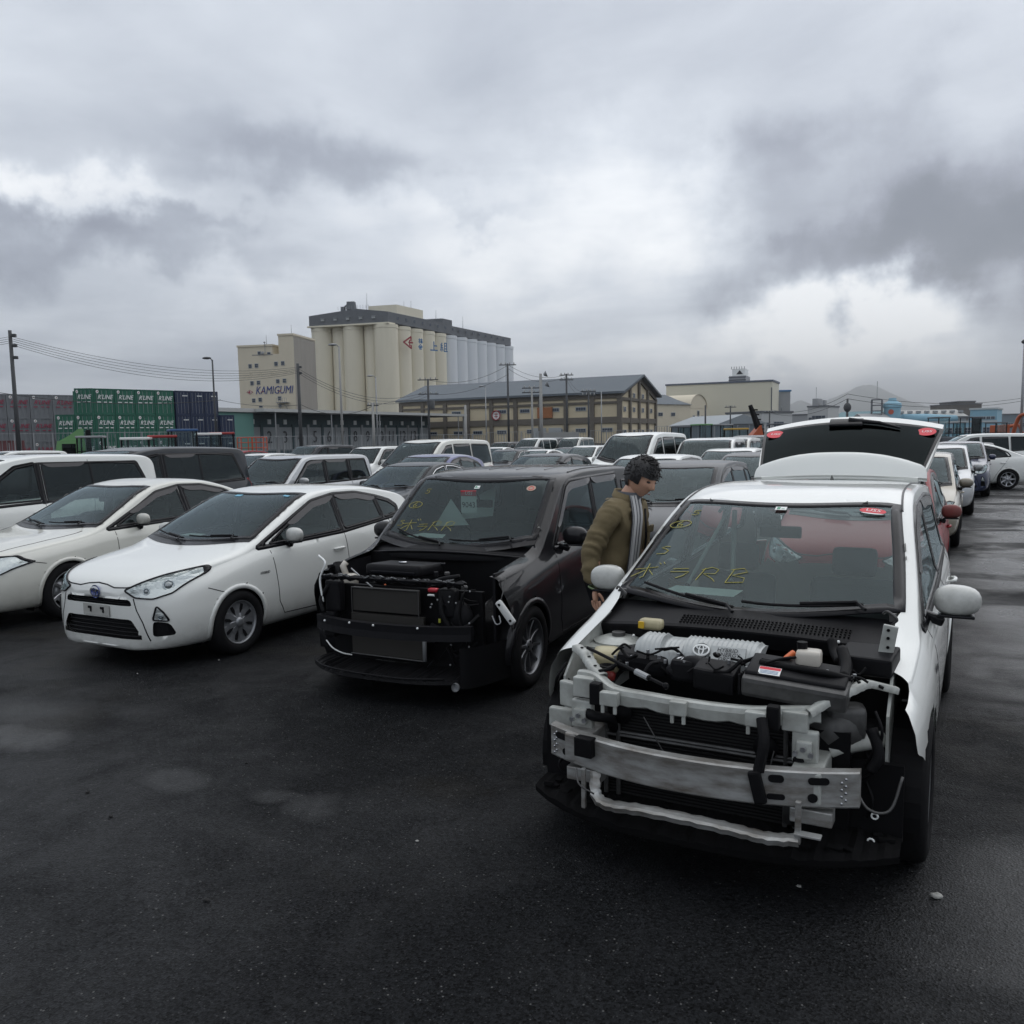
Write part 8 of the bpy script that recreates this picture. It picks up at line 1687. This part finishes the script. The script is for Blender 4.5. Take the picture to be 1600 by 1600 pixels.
def mountain():
    rnd = random.Random(3); pts = [(1180, 648), (1225, 640), (1250, 625), (1275, 633), (1300, 622), (1325, 612), (1340, 604), (1358, 601), (1375, 606), (1395, 618), (1430, 634), (1480, 644), (1560, 652), (1660, 655), (1720, 662)]
    f = pchip(pts); g = MB(); d = 7000.; rows = [[], [], [], []]
    for px in np.arange(1180, 1722, 4):
        py = float(f(px)) + rnd.uniform(-.6, .6); a = at(px, py, d); b = at(px, py, d); n = Vector((-math.sin(CAM_A), math.cos(CAM_A), 0)); z = a.z
        rows[0].append((a.x - n.x * 1600, a.y - n.y * 1600, -20)); rows[1].append((a.x - n.x * 700 + rnd.uniform(-40, 40), a.y - n.y * 700, z * .5 * rnd.uniform(.8, 1.1))); rows[2].append((a.x, a.y, z)); rows[3].append((a.x + n.x * 2000, a.y + n.y * 2000, -20))
    g.sheet(rows); g.smooth = True; tag(g.build('hills', mat('hill_forest', (.11, .13, .12), .9), smooth=True), kind='structure')
mountain()
HAZE = 2.2e-4
def haze():
    m = bpy.data.materials.new('haze_air'); m.use_nodes = True; nt = m.node_tree; nt.nodes.clear(); o = nt.nodes.new('ShaderNodeOutputMaterial'); v = nt.nodes.new('ShaderNodeVolumePrincipled'); v.inputs['Color'].default_value = (.93, .95, .97, 1); v.inputs['Density'].default_value = HAZE; v.inputs['Anisotropy'].default_value = .8
    nt.links.new(v.outputs[0], o.inputs['Volume']); g = MB(); g.b2((-4200, -4200, -30), (4200, 11000, 440)); h = g.build('haze', m); tag(h, kind='stuff')
haze()
# ---------------------------------------------------------------- the man between the two stripped cars
def skin_mesh(name, nodes, edges, m, parent, sub=2, root=0):
    """one continuous surface grown round a skeleton; nodes: (x, y, z, rx, ry)"""
    me = bpy.data.meshes.new(name + '_sk'); me.from_pydata([n[:3] for n in nodes], edges, []); o = bpy.data.objects.new(name + '_sk', me); COL.objects.link(o)
    md = o.modifiers.new('s', 'SKIN'); md.use_smooth_shade = True; sv = me.skin_vertices[0].data
    for i, n in enumerate(nodes): sv[i].radius = (n[3], n[4] if len(n) > 4 else n[3]); sv[i].use_root = (i == root)
    o.modifiers.new('u', 'SUBSURF').levels = sub
    dg = bpy.context.evaluated_depsgraph_get(); out = bpy.data.meshes.new_from_object(o.evaluated_get(dg)); bpy.data.objects.remove(o); bpy.data.meshes.remove(me)
    out.name = name; out.materials.clear(); out.materials.append(m); r = bpy.data.objects.new(name, out); COL.objects.link(r); r.parent = parent; return r
def person():
    fdir = Vector((_rt.x, _rt.y)) * .88 - Vector((-math.sin(CAM_A), math.cos(CAM_A))) * .47
    rz = math.atan2(fdir.y, fdir.x) + math.pi / 2
    p = Vector((-2.06, 5.50, 0)); t = thing('person', 'man in olive brown jacket and grey striped scarf, looking down between two stripped cars', 'person', p, rz)
    t.rotation_euler = (R(6), 0, rz)
    sk = mat('skin', (.50, .29, .20), .5, vary=(30, .3, (.44, .23, .16))); hair = mat('black_hair', (.008, .007, .008), .5); jk = mat('olive_jacket', (.16, .125, .066), .85, vary=(9, .5, (.11, .087, .044)), bump=(35, .35)); dk = mat('dark_trousers', (.02, .022, .028), .85); sc = mat('scarf_grey', (.12, .125, .14), .85); scw = mat('scarf_white', (.5, .5, .5), .85)
    # faces -y; his right is -x
    body = [(0, .02, .95, .15, .12), (0, .03, 1.15, .15, .11), (0, .02, 1.35, .17, .12), (0, .01, 1.47, .10, .085), (0, -.02, 1.53, .058, .06), (0, -.05, 1.62, .055, .06),
            (-.19, .02, 1.43, .055), (-.27, .10, 1.17, .045), (-.30, .06, .93, .034), (.19, .0, 1.43, .055), (.24, -.04, 1.17, .045), (.20, -.20, .98, .034),
            (-.10, .02, .88, .09), (-.11, .0, .50, .065), (-.11, .04, .09, .042), (-.12, -.12, .04, .035), (.10, .02, .88, .09), (.12, .0, .50, .065), (.13, .05, .09, .042), (.14, -.11, .04, .035)]
    ed = [(0, 1), (1, 2), (2, 3), (3, 4), (4, 5), (2, 6), (6, 7), (7, 8), (2, 9), (9, 10), (10, 11), (0, 12), (12, 13), (13, 14), (14, 15), (0, 16), (16, 17), (17, 18), (18, 19)]
    bd = skin_mesh('body', body, ed, sk, t)
    # head: shaped sphere, front is -y
    H = Matrix.Translation((0, -.085, 1.645)) @ Matrix.Rotation(R(-22), 4, 'Z') @ Matrix.Rotation(R(20), 4, 'X') @ Matrix.Rotation(R(4), 4, 'Y') @ Matrix.Diagonal((1.12, 1.12, 1.12, 1)); bm = bmesh.new(); bmesh.ops.create_uvsphere(bm, u_segments=48, v_segments=36, radius=1)
    for v in bm.verts:
        x, y, z = v.co; ax = .078; ay = .098; az = .118
        w = 1 - .30 * max(0, -z) ** 1.4 - .04 * max(0, z) ** 2
        X = x * ax * w; Y = y * ay * (1 - .12 * max(0, -z)); Z = z * az
        f = max(0, -y)
        g = lambda cx, cz, sx, sz: math.exp(-((X - cx) / sx) ** 2 - ((Z - cz) / sz) ** 2) * (1 if y < -.1 else 0)
        Y -= .024 * g(0, -.022, .011, .013) + .017 * g(0, -.002, .009, .020) + .007 * (g(.010, -.026, .007, .006) + g(-.010, -.026, .007, .006))   # nose
        Y += .011 * (g(.032, .012, .016, .009) + g(-.032, .012, .016, .009))                                                    # eye sockets
        Y -= .005 * (g(.030, .030, .02, .006) + g(-.030, .030, .02, .006)) + .004 * (g(.042, -.018, .016, .014) + g(-.042, -.018, .016, .014))
        Y -= .008 * g(0, -.055, .018, .006) + .007 * g(0, -.066, .016, .005) - .005 * g(0, -.060, .024, .002) + .010 * g(0, -.094, .018, .014)   # mouth and chin
        v.co = (X, Y, Z)
    bm.verts.index_update(); g = MB(); g.smooth = True; g.add([v.co for v in bm.verts], [[v.index for v in f.verts] for f in bm.faces], H); bm.free()
    for s in (-1, 1): g.sph((s * .076, .010, -.005), .024, 12, (.35, .7, 1.15), H)
    hd = g.build('head', sk, t)
    for s in (-1, 1):
        g = MB(); g.smooth = True; g.sph((s * .030, -.085, .010), .0125, 12, (1.15, .8, .42), H); g.build('eye', mat('eye_dark', (.02, .015, .015), .3), hd); g = MB(); g.tube([H @ Vector((s * .016, -.094, .028)), H @ Vector((s * .030, -.097, .033)), H @ Vector((s * .046, -.088, .030))], [.002, .0035, .0015], 6); g.build('eyebrow', hair, hd)
    g = MB(); g.smooth = True; g.tube([H @ Vector((-.020, -.094, -.060)), H @ Vector((0, -.104, -.0585)), H @ Vector((.020, -.094, -.060))], [.001, .0035, .001], 6); g.build('lips', mat('lips', (.28, .10, .09), .5), hd)
    # hair: cap plus many short locks
    rnd = random.Random(6); bm = bmesh.new(); bmesh.ops.create_uvsphere(bm, u_segments=32, v_segments=20, radius=1)
    for v in bm.verts:
        x, y, z = v.co; k = 1.0 + .06 * noise.noise(v.co * 3.5)
        v.co = (x * .089 * k, y * .108 * k + .006, z * .120 * k + .012)
    bmesh.ops.delete(bm, geom=[f for f in bm.faces if (f.calc_center_median().z < .038 and f.calc_center_median().y < -.045) or (f.calc_center_median().z < -.02 and f.calc_center_median().y < .02) or f.calc_center_median().z < -.075], context='FACES')
    bm.verts.index_update(); g = MB(); g.smooth = True; g.add([v.co for v in bm.verts], [[v.index for v in f.verts] for f in bm.faces], H); bm.free()
    for i in range(700):
        a = rnd.uniform(0, 2 * math.pi); e = rnd.uniform(-.25, 1.5); d = Vector((math.cos(e) * math.cos(a), math.cos(e) * math.sin(a), math.sin(e)))
        if d.y < -.5 and d.z < .35: continue
        if d.z < -.1 and d.y < .1: continue
        o = Vector((d.x * .088, d.y * .106 + .006, d.z * .118 + .012)); fl = Vector((rnd.uniform(-.3, .3), -.55 if d.y < .2 else .2, -.35 if d.z < .8 else .1)) + Vector((rnd.uniform(-.2, .2), rnd.uniform(-.25, .25), rnd.uniform(-.2, .3))); L = rnd.uniform(.02, .036)
        if d.y < -.35 and d.z > .3: L *= 1.25
        g.tube([H @ (o - d * .008), H @ (o + d * .004 + fl * L * .4), H @ (o + d * .003 + fl * L)], [.0045, .0035, .0006], 4)
    g.build('hair', hair, t)
    # jacket and sleeves as one surface
    jn = [(0, .02, .84, .215, .145), (0, .03, 1.02, .205, .15), (0, .03, 1.22, .195, .15), (0, .02, 1.38, .185, .13), (0, .015, 1.475, .11, .095),
          (-.205, .02, 1.425, .082), (-.255, .075, 1.28, .076), (-.285, .12, 1.13, .070), (-.30, .10, 1.03, .062), (-.315, .06, .93, .052), (.205, .0, 1.425, .082), (.245, -.02, 1.28, .075), (.26, -.05, 1.14, .068), (.235, -.15, 1.06, .058), (.205, -.22, 1.0, .050)]
    je = [(0, 1), (1, 2), (2, 3), (3, 4), (3, 5), (5, 6), (6, 7), (7, 8), (8, 9), (3, 10), (10, 11), (11, 12), (12, 13), (13, 14)]
    j = skin_mesh('jacket', jn, je, jk, t, 3)
    for v in j.data.vertices:   # folds
        n = noise.noise(Vector((v.co.x * 9, v.co.y * 9, v.co.z * 16))) * .014 + (noise.noise(Vector((v.co.x * 6, v.co.y * 6, v.co.z * 30 + v.co.x * 25))) ** 2) * .030 + noise.noise(v.co * 34) * .004; v.co += v.normal * n
    g = MB(); g.smooth = True; rows = []
    for i in range(25): a = 2 * math.pi * i / 24; s_, c_ = math.sin(a), math.cos(a); rr = .085; rows.append([(rr * s_ * 1.0, .0 + rr * -c_ * .95 * .9, 1.47), (rr * s_ * 1.12, rr * -c_ * 1.0, 1.53 - .02 * c_), (rr * s_ * 1.2, rr * -c_ * 1.08, 1.535 - .02 * c_), (rr * s_ * 1.35, rr * -c_ * 1.25, 1.48 - .03 * c_)])
    g.sheet(rows[2:-2]); g.build('collar', jk, j)
    g = MB(); g.smooth = True; g.tube([(.02, -.125, 1.44), (.03, -.148, 1.25), (.03, -.15, 1.0), (.03, -.145, .82)], .008, 6); g.build('zip', M_TRIM, j)
    for z in (1.32, 1.2, 1.08): g = MB(); g.lathe([(.008, 0), (.008, .004), (0, .004)], 10, Matrix.Translation((.075, -.155, z)) @ FACE); g.build('button', M_TRIM, j)
    g = MB(); g.rbox((.10, -.150, 1.30), (.09, .02, .05), .008, rx=0); g.build('pocket_flap', jk, j)
    # scarf: striped band round the neck hanging down the right front
    def band(x0, x1, y, m, nm, z1=.98):
        g = MB(); g.smooth = True; rows = []
        for i in range(14): u = i / 13; z = 1.53 - (1.53 - z1) * u; yy = y - .045 * math.sin(min(1, u * 3) * math.pi / 2) - .01 * math.sin(u * 3); xo = -.045 * math.sin(min(1, u * 2.2) * math.pi / 2); rows.append([(x0 + xo, yy + .012, z), ((x0 + x1) / 2 + xo, yy, z), (x1 + xo, yy + .005, z)])
        g.sheet(rows); g.sheet([[Vector(q) + Vector((0, .012, 0)) for q in r][::-1] for r in rows]); return g.build(nm, m, t)
    s0 = band(-.125, .0, -.078, sc, 'scarf')
    for a, b, zz in ((-.125, -.108, .955), (-.075, -.060, .98), (-.012, .002, 1.0)): o = band(a, b, -.086, scw, 'scarf_stripe', zz); o.parent = s0
    g = MB(); g.smooth = True; rows = []
    for i in range(19): a = math.pi * 2 * i / 18; rows.append([(.080 * math.sin(a), -.005 - .080 * math.cos(a), 1.475), (.088 * math.sin(a), -.01 - .088 * math.cos(a), 1.51), (.078 * math.sin(a), -.01 - .078 * math.cos(a), 1.545)])
    g.sheet(rows); g.build('scarf_loop', sc, s0)
    tn = [(0, .02, .93, .165, .13), (-.10, .02, .84, .098), (-.115, .0, .50, .080), (-.115, .04, .10, .066), (.10, .02, .84, .098), (.12, .0, .50, .080), (.13, .05, .10, .066)]
    skin_mesh('trousers', tn, [(0, 1), (1, 2), (2, 3), (0, 4), (4, 5), (5, 6)], dk, t)
    for x in (-.115, .13): g = MB(); g.smooth = True; g.rbox((x, -.04, .045), (.10, .28, .09), .035); g.build('shoe', M_BLACK, t)
    # hands: palm and five bent fingers, curled loosely
    for sg, w, tilt in ((-1, (-.318, .052, .905), 8), (1, (.20, -.235, .975), 55)):
        Hn = Matrix.Translation(w) @ Matrix.Rotation(R(-tilt), 4, 'X')
        nodes = [(0, 0, 0, .026, .018), (0, -.004, -.045, .036, .016), (0, -.008, -.085, .038, .014)]; e = [(0, 1), (1, 2)]
        hp = skin_mesh('hand', [(*(Hn @ Vector(n[:3])), n[3], n[4]) for n in nodes], e, sk, t)
        for k, (ox, L) in enumerate(((-.03, .070), (-.01, .080), (.01, .074), (.029, .058))):
            P = [Hn @ Vector((0 + sg * 0, 0, 0) ) for _ in ()] + [Hn @ Vector(q) for q in ((ox * .3, -.006 + ox, -.07), (ox * .35, -.010 + ox, -.085 - L * .35), (ox * .35 + sg * .0, -.026 + ox, -.085 - L * .75), (ox * .35, -.040 + ox, -.085 - L))]
            skin_mesh('finger', [(*q, r) for q, r in zip(P, (.0095, .0092, .0085, .0072))], [(0, 1), (1, 2), (2, 3)], sk, hp, 1)
        P = [Hn @ Vector(q) for q in ((0, -.022, -.02), (sg * -.012, -.045, -.05), (sg * -.014, -.055, -.082))]; skin_mesh('thumb', [(*q, r) for q, r in zip(P, (.012, .0105, .0085))], [(0, 1), (1, 2)], sk, hp, 1)
    g = MB(); g.smooth = True; g.add(*_torus(.037, .007, 20, 6), Matrix.Translation((-.317, .055, .918)) @ Matrix.Rotation(R(10), 4, 'X')); o = g.build('wristwatch', mat('watch_green', (.12, .17, .08), .5), t)
person()
